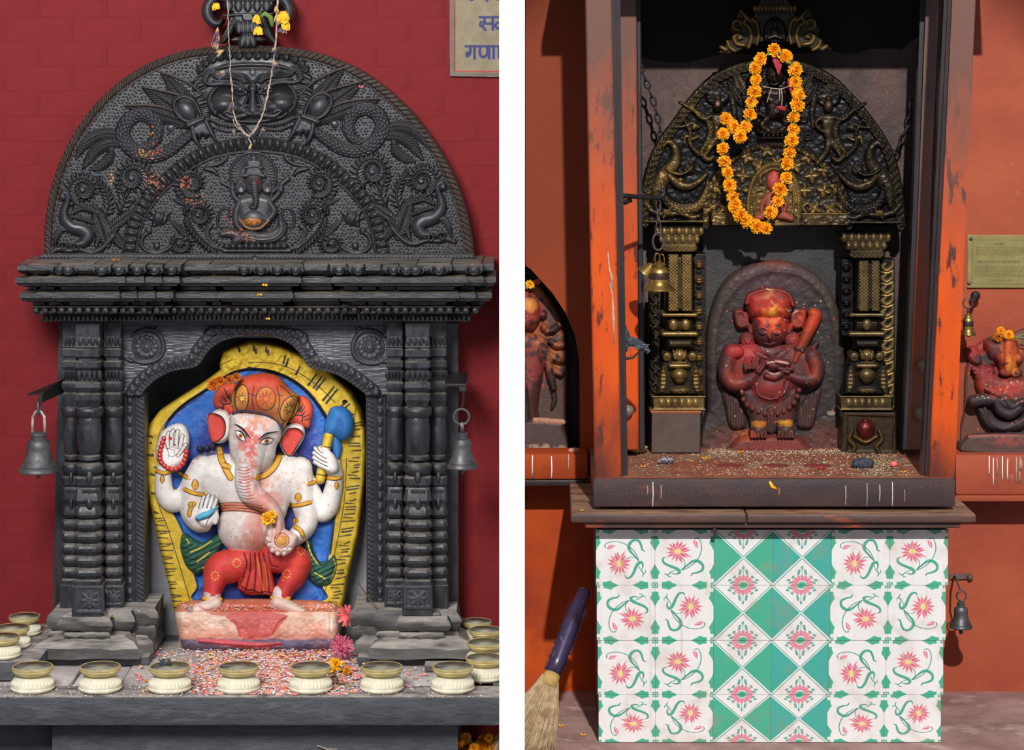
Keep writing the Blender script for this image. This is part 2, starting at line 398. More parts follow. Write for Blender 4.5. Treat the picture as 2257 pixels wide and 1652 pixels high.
        for i,nm in names.items():
            sel=fid==i
            if not sel.any(): continue
            F=quads[sel]; used=np.unique(F); mp=np.full(ny*nx,-1,np.int64); mp[used]=np.arange(len(used)); VV=V[used]; FF=mp[F]; CC=Cf[used]
            if thick and i not in nosk:
                E=[]
                up=sel&~pad[:-2,1:-1]; E.append(np.stack([idx[:-1,1:][up],idx[:-1,:-1][up]],-1))
                dn=sel&~pad[2:,1:-1]; E.append(np.stack([idx[1:,:-1][dn],idx[1:,1:][dn]],-1))
                lf=sel&~pad[1:-1,:-2]; E.append(np.stack([idx[:-1,:-1][lf],idx[1:,:-1][lf]],-1))
                rt=sel&~pad[1:-1,2:]; E.append(np.stack([idx[1:,1:][rt],idx[:-1,1:][rt]],-1))
                E=mp[np.vstack(E)]
                if len(E):
                    n0=len(VV); ev,inv=np.unique(E,return_inverse=True); inv=inv.reshape(E.shape); bv=VV[ev].copy(); kk=(D+Y+thick)/(D+bv[:,1]+origin[1]) if not straight else np.ones(len(bv)); bv[:,0]=(bv[:,0]+origin[0])*(1+(kk-1)*0.6)-origin[0]; bv[:,1]=(Y+thick)-origin[1]
                    VV=np.vstack([VV,bv]); CC=np.vstack([CC,CC[ev]]); FF=np.vstack([FF,np.stack([E[:,1],E[:,0],n0+inv[:,0],n0+inv[:,1]],-1)])
            me=np_mesh(nm,VV,FF,True,CC)
            objs[i]=link(nm,me,(mats or {}).get(i,mat),parent)
        return objs
# ================================================================ materials used in both bays
M={}
M['red']=mat('red_painted_brick',srgb(126,36,39),srgb(110,30,33),0.62,scale=5,bump=0.0012,bscale=70,c3=srgb(140,56,60),s3=3,t3=(0.5,0.75),spec=.12)
M['white']=mat('added_divider_white',(0.97,0.97,0.97),None,0.8)
M['wood']=mat('black_painted_wood',srgb(42,43,49),srgb(22,22,26),0.22,scale=40,bump=0.0022,bscale=55,rough2=0.5,stretch=(0.35,1,1),dust=srgb(120,112,100),dustr=(0.5,0.95),spec=0.7)
M['woodc']=mat('black_carved_wood',None,(0.55,0.55,0.58),0.27,scale=30,vcol=True,bump=0.0007,bscale=120,rough2=0.55,dust=srgb(96,90,82),dustr=(0.6,1.0),spec=0.6)
M['woodv']=mat('black_wood_upright',srgb(46,47,54),srgb(24,24,28),0.24,scale=40,bump=0.0016,bscale=60,rough2=0.6,stretch=(1,1,0.35),dust=srgb(120,115,106),dustr=(0.35,0.9),spec=0.6)
M['weath']=mat('weathered_grey_wood',srgb(98,95,93),srgb(44,43,44),0.7,scale=25,bump=0.004,bscale=50,stretch=(0.25,1,1),c3=srgb(122,117,110),s3=9,t3=(0.5,0.7),dust=srgb(176,168,158),dustr=(0.35,0.9))
M['slate']=mat('dark_dressed_stone',srgb(72,74,80),srgb(54,55,60),0.48,scale=30,bump=0.0035,bscale=45,stretch=(0.5,1,1.6),c3=srgb(92,93,99),s3=22,t3=(0.55,0.75),spec=0.6,dust=srgb(176,168,162),dustr=(.6,.95))
M['slab']=mat('dusty_stone_slab',srgb(206,198,192),srgb(162,154,150),0.8,scale=9,bump=0.0015,c3=srgb(182,172,164),s3=5,t3=(0.5,0.7))
M['niche']=mat('grey_niche_stone',srgb(110,110,114),srgb(72,72,78),0.8,scale=9,bump=0.003,bscale=30)
M['bell']=mat('dull_bell_bronze',srgb(108,106,108),srgb(72,70,74),0.4,metal=0.6,scale=30,bump=0.0004,rough2=0.6)
M['iron']=mat('dark_iron',srgb(48,46,48),srgb(30,29,30),0.5,metal=0.4,scale=40,bump=0.0006)
M['lampb']=mat('whitewashed_brass',srgb(236,230,206),srgb(212,204,176),0.6,scale=40,bump=0.0005,dust=srgb(215,210,190))
M['lampr']=mat('aged_lamp_brass',srgb(222,204,146),srgb(186,166,106),0.4,metal=0.35,scale=30,bump=0.0003,rough2=0.55)
M['lampi']=mat('sooty_dish_inside',srgb(158,152,130),srgb(88,88,88),0.5,metal=0.0,scale=30,c3=srgb(30,32,40),s3=25,t3=(0.52,0.64))
M['soot']=mat('burnt_wick_ash',srgb(30,32,38),srgb(78,84,96),0.9,scale=120,bump=0.002,bscale=200)
M['ash']=mat('grey_ash',srgb(140,146,160),srgb(90,96,112),0.9,scale=90,bump=0.001,bscale=200)
M['string']=mat('cotton_string',srgb(196,182,160),srgb(150,130,118),0.9,scale=90)
M['dried']=mat('dried_petals',srgb(190,160,110),srgb(96,78,98),0.9,scale=45,contrast=(0.45,0.55))
M['yel']=mat('yellow_petals',srgb(250,196,28),srgb(232,160,20),0.6,scale=80)
M['mari']=mat('orange_marigold_petals',srgb(255,186,20),srgb(252,160,10),0.55,scale=90)
M['marid']=mat('deep_orange_marigold',srgb(214,122,20),srgb(180,88,12),0.6,scale=90)
M['leafg']=mat('green_sepal',srgb(110,138,60),srgb(80,108,50),0.6,scale=60)
# ================================================================ walls
# added divider wall between the bays, run forward to block light spill
mb=MB(); mb.box(-0.0178,0.0178,-2.0,0.62,-0.32,2.6); o=mb.build('wall_partition',M['white']); tag(o,'added white divider wall standing between the two shrine bays','wall',kind='structure')
WY=0.42; ZP0=0.143
mb=MB()
wa=R(-420,-900,WY); wb=R(1120,1652,WY); h0=R(300,735,WY); h1=R(840,1470,WY); zb=-0.3
mb.box(wa[0],h0[0],WY+.0001,WY+.12,zb,wa[2]); mb.box(h1[0],-0.0178,WY+.0001,WY+.12,zb,wa[2]); mb.box(h0[0],h1[0],WY+.0001,WY+.12,h0[2],wa[2]); mb.box(h0[0],h1[0],WY+.0001,WY+.12,zb,h1[2])
wallL=mb.build('wall_left',M['red']); tag(wallL,'red painted brick wall behind the black carved shrine','wall',kind='structure'); WL[wallL.name]=(0,0,0)
# painted bricks, one object each, sharing meshes
def brick_mesh(w,h):
    m=MB(); m.box(0,w,-0.0006,0.014,0,h,0.0005)
    me=bpy.data.meshes.new('brick'); me.from_pydata(m.v,[],m.f); me.materials.append(M['red']); return me
bw,bh,gap=0.160,0.0585,0.0004
bm_full=brick_mesh(bw-gap,bh-gap); bm_half=brick_mesh(bw/2-gap,bh-gap)
xa0=R(-60,0,WY)[0]; z=-0.02-4*bh; row=0
def hidden(xa,xb,za,zb2):
    # bricks standing entirely behind the carved frame or the niche are left out
    s=(D+WY)/D; pxa=xa/s*1000+CX; pxb=xb/s*1000+CX; pya=PY0-(zb2-ZC)/s*1000; pyb=PY0-(za-ZC)/s*1000
    if pyb<70 : return False
    def inarch(px,py):
        if py>570: return 175<px<960
        return ((px-557)/400.0)**2+((575-py)/410.0)**2<1
    return all(inarch(px,py) for px in (pxa,pxb) for py in (pya,pyb))
while z<R(0,-60,WY)[2]:
    x=xa0-(bw/2 if row%2 else 0)
    while x<-0.0178-0.004:
        xe=min(x+bw,-0.0178); me=bm_full
        if xe-x<bw-0.001:
            if xe-x<0.02: break
            me=brick_mesh(xe-x-gap,bh-gap)
        if not hidden(x,xe,z,z+bh):
            o=link('brick',me,None,wallL,(x,WY,z))
            o.location.y=WY+random.uniform(-0.0003,0.0003)
        x+=bw
    z+=bh; row+=1
# niche shell behind the carved frame
mb=MB()
a=R(296,735,WY); b=R(850,1480,WY)
mb.box(a[0],b[0],0.56,0.60,0.1,a[2]); mb.box(a[0]-.02,a[0],0.33,0.60,0.1,a[2]); mb.box(b[0],b[0]+.02,0.33,0.60,0.1,a[2]); mb.box(a[0],b[0],0.34,0.60,a[2],a[2]+.02)
mb.box(a[0],b[0],0.4145,0.56,0.09,ZP0)
o=mb.build('niche_lining',M['niche'],wallL,origin=(0,0,0))
mb=MB(); mb.rect(318,1100,822,1470,0.468,0.558); o=mb.build('niche_backstone',mat('pale_grey_stone',srgb(150,150,154),srgb(104,104,110),.8,scale=9,bump=.004,bscale=26),wallL,origin=(0,0,0))
# ================================================================ stone platform
ZP=0.143
pl=thing('stone_platform','dark grey stone platform with a long front beam below the black carved shrine','platform',(-0.58,0.1,0))
mb=MB(); mb.box(R(-60,0,-.1)[0],-0.019,-0.10,0.0,R(0,1599,-.1)[2],ZP,0.006); mb.build('front_beam',M['slate'],pl,angle=30,smooth=True)
mb=MB(); mb.box(R(116,0,-.03)[0],R(1010,0,-.03)[0],-0.04,0.35,-0.30,R(0,1597,-.04)[2],0.004); mb.build('base_block',M['slate'],pl,smooth=True,angle=30)
mb=MB(); mb.box(R(-60,0,0)[0],R(112,0,0)[0],0.02,0.35,-0.30,R(0,1597,.02)[2],0.004); mb.build('base_block',M['slate'],pl,smooth=True,angle=30)
slabs=[(-60,152,0.0,0.19),(155,262,0.0,0.19),(262,690,0.0,0.40),(690,872,0.0,0.2),(876,1012,0.0,0.22)]
for i,(a,b,y0,y1) in enumerate(slabs):
    mb=MB(); za=R(a,0,y0)[0]; xb=R(b,0,y0)[0]; mb.box(za+.001,xb-.001,y0,0.414,0.10,ZP-0.002-(0.003*(i%2)),0.004); mb.build('paving_slab',M['slab'],pl,smooth=True,angle=30)
# ================================================================ carved wooden shrine
shr=thing('carved_shrine_frame','black carved wooden shrine frame with an arched tympanum, stepped cornice and columns','shrine',(R(557,0,0.3)[0],0.3,ZP))
# ---- tympanum relief
bk=srgb(43,42,47); bk2=srgb(27,26,30); br=srgb(62,48,41)
T=Relief(84,92,1054,584,1.0,bk)
outer=[(98,560),(99,500),(107,440),(126,372),(157,303),(203,237),(262,180),(330,138),(400,113),(470,103),(545,100),(620,104),(700,117),(780,147),(850,193),(910,250),(960,315),(1000,385),(1026,455),(1040,520),(1046,562)]
op=smooth_path(outer,4)[:, :2]; poly=[tuple(p) for p in op]+[(1046,584),(98,584)]
T.poly(poly,h=4,edge=5,id=1,col=bk,smooth=False,prof='flat')
# punched ground
g=np.random.default_rng(3)
for jy in range(int(95),575,7):
    for jx in range(95,1050,8):
        x=jx+g.uniform(-2.0,2.0)+(4 if (jy//7)%2 else 0); y=jy+g.uniform(-1.9,1.9)
        T.ell(x,y,1.5,1.5,h=-4.5,mode='add',prof='flat')
# dotted pits only remain where nothing is carved on top of them
inset=lambda P,d:[(557+(x-557)*(1-d/470.0),565-(565-y)*(1-d/462.0)) for x,y in P]
rope=inset(outer,9)
T.stroke(rope,10,11,0,2,br,'bev',fn=lambda Q,S,T_,W:3.6*np.sin((S+T_*0.9)*2*math.pi/13.0)*(Q<0.92))
T.stroke(inset(outer,20),2.2,6,0,2,br)
def mx(P,c=1114.0,k=0.026):
    return [((c-p[0]),p[1]-k*((c-p[0])-p[0]),*p[2:]) for p in P]
def both(f,c=1114.0,k=0.026):
    f(lambda P:P); f(lambda P:mx(P,c,k))
# inner arch band with lotus petals
ib=[(286,556),(290,520),(299,487),(313,459),(331,433),(351,411),(376,388),(405,364),(440,343),(480,328),(523,320),(564,317),(605,320),(648,328),(688,343),(723,364),(752,388),(777,411),(797,433),(815,459),(829,487),(838,520),(843,556)]
def petals(Q,S,T_,W):
    u=(S%17.0)/17.0-0.5; v=T_/W
    return 7*np.clip(1-np.sqrt((u*2.3)**2+((v+0.15)*1.15)**2),0,1)**0.5-2.2*np.exp(-((np.abs(u)-0.5)*17/1.6)**2)
T.stroke(ib,14,10,0,3,bk2,'flat',fn=petals)
T.stroke([(564+(x-564)*(1-17/290.0),560-(560-y)*(1-17/245.0)) for x,y in ib],2.6,11,0,3,bk)
T.stroke([(564+(x-564)*(1+15/290.0),560-(560-y)*(1+15/245.0)) for x,y in ib],2.0,10,0,3,bk2)
def scale(A,p):
    def f(Q,S,T_,W):
        q=p*0.62; r=np.floor(T_/q+.5); u=((S/p+r*0.5)%1.0-.5)*2; v=(T_/q-r)*2
        return A*1.5*(np.sqrt(np.clip(1.05-u*u-v*v*.8,0,1))-.5)*(Q<0.86)-1.6*((Q>0.86)&(Q<0.93))
    return f
feath=lambda A,p,sk=1.0:(lambda Q,S,T_,W:A*np.sin((S-np.abs(T_)*sk)*2*math.pi/p)*(Q<0.93)-A*1.2*np.exp(-(T_/1.6)**2))
strand=lambda A,p:(lambda Q,S,T_,W:A*np.sin(T_*2*math.pi/p+S*0.05))
# serpent coils
def coil(m):
    P=[(455,268,9),(432,286,11),(410,304,12),(384,324,14),(358,339,15),(330,344,16),(302,337,17),(281,319,17),(271,294,17),(281,267,17),(305,253,16),(330,259,15),(345,279,15),(344,303,14),(331,320,12),(312,326,9)]
    T.stroke(m(P),0,16,2,4,bk,'round',fn=scale(2.6,11))
coil(lambda P:[(x,y,w) for x,y,w in P]); T.stroke(mx([(455,268,9),(432,286,11),(410,304,12),(384,324,14),(358,339,15),(330,344,16),(302,337,17),(281,319,17),(271,294,17),(281,267,17),(305,253,16),(330,259,15),(345,279,15),(344,303,14),(331,320,12),(312,326,9)]),0,16,2,4,bk,'round',fn=scale(2.6,11))
def plumes(m):
    for P,w in (([(266,300),(238,296),(208,303),(184,321),(168,348)],[10,15,16,12,3]),([(268,316),(238,318),(212,332),(196,352),(182,372)],[8,13,14,10,2]),([(246,330),(240,350),(222,366),(200,374)],[6,12,11,3])):
        P=[(x,y,ww) for (x,y),ww in zip(P,np.interp(np.linspace(0,1,len(P)),np.linspace(0,1,len(w)),w))]
        T.stroke(m(P),0,9,2,5,bk2,'round',fn=feath(1.8,6.5))
    # three feathered wings beside the face
    for P,w in (([(450,258),(420,236),(390,200),(356,160)],[14,22,17,3]),([(440,268),(390,242),(350,216),(314,192)],[14,20,16,3]),([(430,276),(380,262),(330,246),(278,234)],[12,19,17,3])):
        P=[(x,y,ww) for (x,y),ww in zip(P,np.interp(np.linspace(0,1,len(P)),np.linspace(0,1,len(w)),w))]
        T.stroke(m(P),0,10,2,5,bk2,'round',fn=feath(2.0,7.5))
    # long curved quills crossing the wings
    for P in ([(455,215),(420,186),(382,168),(357,160)],[(440,236),(400,212),(356,200),(318,192)],[(415,262),(370,240),(330,232),(282,232)]):
        T.stroke(m([(x,y,2.6) for x,y in P]),0,8,9,5,br)
plumes(lambda P:P); plumes(mx)
def claws(m):
    mm=lambda *a:m([a])[0]
    P=[(424,272,4),(400,262,5),(386,244,5),(384,226,5),(396,215,5),(412,214,5),(428,224,5),(440,246,5),(444,262,4)]
    T.stroke(m(P),0,18,6,6,bk)
    c=m([(411,244)])[0]; sx=1 if c[0]<557 else -1
    T.ell(c[0],c[1],22,29,h=22,base=8,rot=-32*sx,id=6,col=bk)
    T.stroke(m([(414,276,7),(428,270,8),(447,262,6)]),0,16,14,6,bk)
    T.poly(m([(424,280),(452,266),(462,284),(470,300),(458,300),(452,306),(446,298),(440,308),(434,300),(426,304)]),h=15,base=8,edge=9,id=6,col=bk,prof='dome')
    for P in ([(424,280,7),(427,298,7),(434,314,4.5),(441,324,1.2)],[(454,268,7),(463,286,7),(470,300,4.5),(477,312,1.2)]):
        T.stroke(m(P),0,15,11,6,bk)
claws(lambda P:P); claws(mx)
# square bosses
for (x,y) in ((376,282),(738,274)):
    T.poly([(x-13,y-12),(x+13,y-10),(x+12,y+12),(x-13,y+11)],h=7,edge=2,id=7,col=bk,smooth=False,prof='flat'); T.ell(x,y,8.5,8.5,h=4,base=7,id=7,col=bk)
for (x,y) in ((291,440),(830,435)):
    T.ell(x,y,12,12,h=8,id=7,col=bk); T.ell(x,y,7,7,h=5,base=6,id=7,col=bk2)
# ---- horned mask in the middle
F=8
T.poly([(440,160),(462,134),(500,122),(552,118),(606,122),(648,134),(668,156),(668,200),(658,244),(624,264),(557,272),(490,264),(454,244),(440,200)],h=13,base=0,edge=22,id=F,col=bk2,prof='dome')
for x,y in ((441,152),(452,140),(468,131),(486,126),(505,124),(526,123),(547,123),(567,123),(587,123),(608,124),(629,126),(649,131),(664,141),(672,154)):
    T.ell(x,y,10,10.5,h=15,base=6,id=F,col=bk2,fn=lambda Q,a,U,V:2.6*np.cos(Q*11+a)*(Q<0.92))
    T.ell(x,y-8,7,3.5,h=3,mode='add',prof='soft')
T.stroke([(474,152,3),(500,146,5),(530,143,5),(557,142,5),(584,143,5),(612,146,5),(640,152,3)],0,8,12,F,bk2)
g=np.random.default_rng(44)
def mane(m):
    for k in range(22):
        y=160+k*5; P=[(464-k*.2,y,1.6),(452,y+2+g.uniform(-2,2),2.2),(438-g.uniform(0,6),y+8,2.2),(430-g.uniform(0,8),y+16,1.0)]
        T.stroke(m(P),0,5,9,F,bk2)
mane(lambda P:P); mane(mx)
T.poly([(505,153),(557,150),(609,153),(596,164),(574,172),(566,182),(557,186),(548,182),(540,172),(518,164)],h=6,base=16,edge=8,id=F,col=bk)
T.stroke([(557+6*math.cos(q),159+6*math.sin(q)) for q in np.linspace(0,6.1,12)],1.2,1.8,0,mode='add')
def half(m):
    A=lambda P,h,b,fn=None,c=bk,prof='round':T.stroke(m(P),0,h,b,F,c,prof,fn=fn)
    # deep socket first, then cheek, lids and brow
    c=m([(500,210)])[0]; T.ell(c[0],c[1],36,26,h=-14,mode='add',prof='soft')
    c=m([(494,231)])[0]; T.ell(c[0],c[1],27,19,h=26,base=12,rot=0,id=F,col=bk); c=m([(512,238)])[0]; T.ell(c[0],c[1],22,15,h=22,base=13,id=F,col=bk)
    A([(455,184,3),(470,186,5),(492,184,5.5),(514,187,5),(532,196,4),(544,206,3)],9,17)
    A([(478,192,3),(467,204,5),(462,219,6),(466,236,6),(476,250,4)],10,12,feath(2.2,5.5))
    A([(540,182,3),(528,172,5.5),(510,168,7),(490,169,7.5),(474,166,6),(466,160,3)],9,18,feath(2.2,5.5)); A([(545,182,1.6),(530,165,1.8),(508,160,1.8),(484,161,1.8),(468,156,1.4)],6,20)
    A([(456,188,3),(452,176,6),(458,162,7),(470,156,5)],9,14,feath(1.4,7)); A([(470,178,2),(494,178,2.4),(520,180,2.4),(538,190,2)],5,19)
    c=m([(529,197)])[0]; T.ell(c[0],c[1],13,8,h=9,base=17,id=F,col=bk); T.ell(c[0],c[1],5.5,5,h=3,base=25,id=F,col=bk2)
    A([(514,199,1.4),(522,190,2),(534,189,2),(545,197,1.4)],5,22); A([(514,201,1.4),(524,207,2),(536,207,2),(545,200,1.4)],5,21)
    A([(545,210,2),(542,222,3),(538,232,3)],8,20,feath(1.8,5)); 
    c=m([(537,243)])[0]; T.ell(c[0],c[1],10,8,h=12,base=24,id=F,col=bk)
    A([(524,252,1.6),(532,236,2.4),(546,232,2)],6,26)
    A([(496,250,4),(510,258,7),(528,256,7),(544,252,5)],11,20); A([(482,254,2),(498,262,3),(520,266,3.4),(540,268,3),(557,269,3)],7,16)
    A([(492,250,2),(500,246,2.4),(512,250,2)],5,30)
    A([(460,262,3),(486,272,6),(514,276,6),(538,274,4)],9,4,scale(1.4,7)); A([(474,282,3),(500,288,5),(528,286,4)],7,4,scale(1.2,6))
    A([(540,276,5),(546,290,4),(556,306,2)],7,4)
half(lambda P:P); half(mx)
T.stroke([(557,204,7),(557,218,9),(557,232,12),(557,241,15),(557,246,12)],0,24,14,F,bk)
T.stroke([(538,246,3),(548,250,4),(557,252,4.5),(566,250,4),(576,246,3)],0,9,26,F,bk)
T.ell(557,196,12,12,h=12,base=16,id=F,col=bk2); T.ell(557,196,8,8,h=9,base=26,id=F,col=bk)
T.poly([(538,274),(576,274),(568,292),(558,306),(548,292)],h=8,base=6,edge=5,id=F,col=bk)
# ---- foliage and beasts at the foot of the outer band
def scroll(m,cx,cy,r,a0,turns,lobes,id=9,h=11,dirn=1,eye=True):
    c=m([(cx,cy)])[0]; s=1 if c[0]==cx and abs(c[1]-cy)<1e-6 else -1
    P=[(x,y) for x,y in spiral(cx,cy,r,r*0.42,a0,turns*dirn,22)]
    T.fern(m(P) if s==1 else m(P),0,h=h,base=2,id=id,col=bk2,sp=max(6.5,r*0.25),ll=r*0.52,lw=max(4.2,r*0.17),side=(1,-1) if lobes==2 else ((1,) if lobes==1 else (-1,)),stem=2.8,ang=66,taper=0.35)
    if eye: T.ell(c[0],c[1],r*0.40,r*0.40,h=h+3,base=2,id=id,col=bk,fn=lambda Q,a,U,V:2.2*np.cos(Q*8-a)*(Q<.95)); T.ell(c[0]-1,c[1]+1,r*0.15,r*0.15,h=4,base=h+2,id=id,col=bk)
def low(m):
    scroll(m,184,418,35,100,1.15,2); scroll(m,292,392,38,60,-1.2,2)
    T.fern(m([(232,478),(240,450),(232,420),(214,396)]),0,h=11,base=2,id=9,col=bk2,sp=9.5,ll=20,lw=6,ang=50)
    T.fern(m([(262,470),(274,446),(270,424),(262,404)]),0,h=11,base=2,id=9,col=bk2,sp=9.5,ll=22,lw=6,ang=50)
    # standing acanthus
    T.leaf(m([(238,540)])[0],m([(206,448)])[0],20,12,3,9,bk2,bend=0); T.leaf(m([(240,505)])[0],m([(304,458)])[0],13,11,3,9,bk2); T.leaf(m([(240,505)])[0],m([(276,552)])[0],13,11,3,9,bk2)
    T.leaf(m([(240,520)])[0],m([(262,496)])[0],9,12,6,9,bk2)
    # beast: trunk, coiled body, wing, feet
    B=10
    T.stroke(m([(136,430,6),(142,424,7),(150,432,7),(147,448,8),(141,466,10),(143,484,13),(158,500,15),(180,506,17),(192,518,16),(184,534,12),(168,538,7)]),0,19,4,B,bk)
    T.ell(*m([(138,434)])[0],8,8,h=10,base=14,id=B,col=bk)
    T.stroke(m([(120,548,2),(124,524,6),(136,504,8),(152,506,5)]),0,13,3,B,bk,fn=strand(1.2,5))
    T.stroke(m([(160,468,5),(180,458,8),(200,462,8),(214,468,4)]),0,12,4,B,bk2,fn=feath(1.6,5))
    T.stroke(m([(160,478,4),(182,482,6),(205,490,5),(216,488,3)]),0,12,3,B,bk2,fn=feath(1.6,5))
    T.stroke(m([(206,500,5),(216,520,7),(212,540,5)]),0,9,3,B,bk2,fn=feath(1.6,5))
    T.stroke(m([(112,556,5),(130,548,7),(150,552,6),(175,550,5),(200,556,6),(222,548,7),(240,530,6),(250,518,9)]),0,14,3,B,bk)
    for (x,y) in ((140,543),(166,545)):
        c=m([(x,y)])[0]; T.stroke([(px,py,3.6) for px,py in spiral(c[0],c[1],11,3,180,1.1)],0,16,5,B,bk)
low(lambda P:P); low(mx)
# ---- inner field: scrolls, bud, long fern
def mi(P): return [((1128-p[0]),p[1],*p[2:]) for p in P]
def inner(m):
    scroll(m,423,403,33,60,1.15,2,11); scroll(m,438,474,28,200,1.1,2,11); scroll(m,396,536,23,-30,1.1,2,11)
    T.fern(m([(412,470),(424,500),(446,526),(474,548)]),0,h=11,base=2,id=11,col=bk2,sp=8.5,ll=21,lw=5.4,ang=48,taper=-0.1)
    T.fern(m([(440,446),(424,442),(410,452),(406,472)]),0,h=10,base=2,id=11,col=bk2,sp=8,ll=11,lw=3.6)
    T.leaf(m([(412,450)])[0],m([(384,416)])[0],7,9,2,11,bk2); T.leaf(m([(414,452)])[0],m([(380,438)])[0],6,9,2,11,bk2)
    T.stroke(m([(455,366,3),(478,362,5),(494,352,6),(500,342,4),(488,342,3)]),0,11,2,11,bk); T.ell(*m([(489,350)])[0],6,6,h=12,base=3,id=11,col=bk)
    T.stroke(m([(452,372,5),(470,376,6),(480,386,3)]),0,9,2,11,bk2)
    # bud with calyx
    c=m([(352,480)])[0]; T.ell(c[0],c[1],18,17,h=17,base=3,id=11,col=bk,fn=lambda Q,a,U,V:1.6*np.sin(U*9+V*3)*(Q<0.9))
    for q in ((330,462),(326,480),(336,500),(378,466)): T.leaf(m([(350,482)])[0],m([q])[0],8,8,3,11,bk2,veins=False)
    T.stroke(m([(330,510,6),(316,520,5),(312,540,5),(326,554,4),(352,556,5),(372,546,5),(384,532,3)]),0,11,2,11,bk); T.ell(*m([(328,508)])[0],8,8,h=12,base=4,id=11,col=bk); T.ell(*m([(345,542)])[0],8,9,h=10,base=3,id=11,col=bk)
    T.leaf(m([(412,520)])[0],m([(372,480)])[0],8,9,2,11,bk2)
    T.stroke(m([(500,552,3),(474,544,6),(460,528,7),(456,508,7),(466,496,4)]),0,12,3,11,bk,fn=strand(1.3,4.5)); T.ell(*m([(462,500)])[0],7,7,h=12,base=3,id=11,col=bk)
    T.stroke(m([(500,500,3),(482,498,3),(480,478,3),(490,460,3),(504,462,3),(506,478,2.5)]),0,8,2,11,bk)
inner(lambda P:P); inner(mi)
# ---- small seated figure with halo
Gd=12; gc=srgb(58,56,60)
T.ell(558,387,53,53,h=3,base=3,id=Gd,col=bk,prof='flat'); 
T.stroke([(558+51*math.cos(a),387+51*math.sin(a)) for a in np.linspace(0.7*math.pi+0.1,2.3*math.pi-0.1,40)],3,8,3,Gd,bk)
for a in np.linspace(-200,20,26):
    c,s_=math.cos(math.radians(a)),math.sin(math.radians(a)); T.stroke([(558+30*c,387+30*s_,2),(558+46*c,387+46*s_,3)],0,4,5,Gd,bk,smooth=False)
T.poly([(544,352),(575,352),(578,372),(582,394),(536,394),(541,372)],h=12,base=6,edge=6,id=Gd,col=gc); T.ell(559,350,9,12,h=12,base=6,id=Gd,col=gc); T.stroke([(536,388),(559,383),(582,388)],3.5,5,17,Gd,gc); T.stroke([(541,370),(559,366),(577,370)],2.5,4,17,Gd,gc)
T.ell(560,408,20,23,h=22,base=8,id=Gd,col=gc)
for sx in (-1,1):
    T.ell(560+sx*29,412,13,17,h=9,base=8,id=Gd,col=gc,prof='leaf'); T.ell(560+sx*9,404,3.6,2.2,h=2.5,base=29,id=Gd,col=bk2)
T.stroke([(560,404,10),(562,424,8),(564,442,7),(561,456,6),(553,456,4),(553,449,3)],0,17,22,Gd,gc,fn=lambda Q,S,T_,W:0.8*np.sin(S*1.1))
T.poly([(520,440),(545,428),(580,428),(602,440),(598,470),(590,500),(528,500),(524,470)],h=18,base=8,edge=16,id=Gd,col=gc,prof='dome')
T.ell(559,482,32,25,h=26,base=10,id=Gd,col=gc)
T.stroke([(528,484),(545,502),(572,503),(592,486)],2.6,4,26,Gd,srgb(150,100,52)); T.ell(556,488,20,8,h=3,mode='add',id=Gd,col=srgb(150,96,40))
T.stroke([(528,446,8),(520,470,8),(522,494,8),(532,506,7)],0,15,12,Gd,gc); T.stroke([(594,446,8),(604,466,8),(590,484,7),(580,478,6)],0,15,14,Gd,gc)
T.stroke([(526,444,6),(516,432,6),(512,418,6),(512,404,4)],0,12,8,Gd,gc); T.stroke([(596,444,6),(612,428,6),(620,410,5)],0,12,8,Gd,gc); T.ell(512,414,8,8,h=14,base=8,id=Gd,col=gc); T.ell(618,418,8,8,h=14,base=8,id=Gd,col=gc)
T.stroke([(488,402,3),(500,408,4),(512,412,3)],0,10,5,Gd,gc); T.stroke([(600,424,4),(622,404,5),(634,394,7)],0,10,5,Gd,gc)
T.stroke([(520,530,10),(545,518,13),(575,524,12),(606,520,14),(622,502,11),(618,478,6)],0,18,8,Gd,gc,fn=strand(1.0,6)); T.stroke([(488,516,6),(510,514,10),(534,524,10),(560,530,9)],0,15,8,Gd,gc)
T.poly([(592,520),(608,500),(618,474),(628,500),(632,530),(604,534)],h=10,base=4,edge=6,id=Gd,col=gc)
for x in range(500,640,14): T.ell(x,543,8.5,9,h=13,base=5,id=Gd,col=bk2)
T.stroke([(492,553),(640,553)],4,12,4,Gd,bk2,smooth=False)
# vermilion and petal smears left by worshippers (pigment)
vm=srgb(226,110,60)
g=np.random.default_rng(11)
for (cx,cy,sx,sy,n,c) in ((318,338,22,10,26,srgb(220,150,60)),(345,335,22,14,20,srgb(190,70,50)),(330,392,8,20,14,vm),(345,400,14,18,26,srgb(220,120,70)),(408,402,12,14,26,srgb(230,120,90)),(428,440,22,10,22,srgb(210,100,70)),(246,392,3,14,10,srgb(240,150,30)),(566,400,5,8,8,srgb(210,40,30)),(560,492,16,6,18,srgb(225,130,30)),(522,510,24,8,24,srgb(210,100,80)),(545,524,18,6,16,srgb(225,110,60)),(500,480,10,16,12,srgb(200,90,60)),(336,300,6,12,7,srgb(235,150,40))):
    for _ in range(n):
        x,y=g.normal(cx,sx*0.55),g.normal(cy,sy*0.55); T.dot(x,y,g.uniform(0.9,2.8),c,0.85,ry=g.uniform(0.8,1.8),rot=g.uniform(0,180))
names={1:'punched_ground',2:'rope_border',3:'lotus_band',4:'serpent_coil',5:'feather_plume',6:'claw',7:'boss',8:'horned_mask',9:'leaf_scroll',10:'crouching_beast',11:'vine_scroll',12:'seated_figure'}
tym=thing('tympanum',None,None); tym.parent=shr; tym.location=(0,0,0)
TY=0.345
names=T.split(names)
objs=T.build(TY,names,M['woodc'],tym,thick=0.06)
objs[12]['label']='small carved elephant-headed seated figure with orange powder'
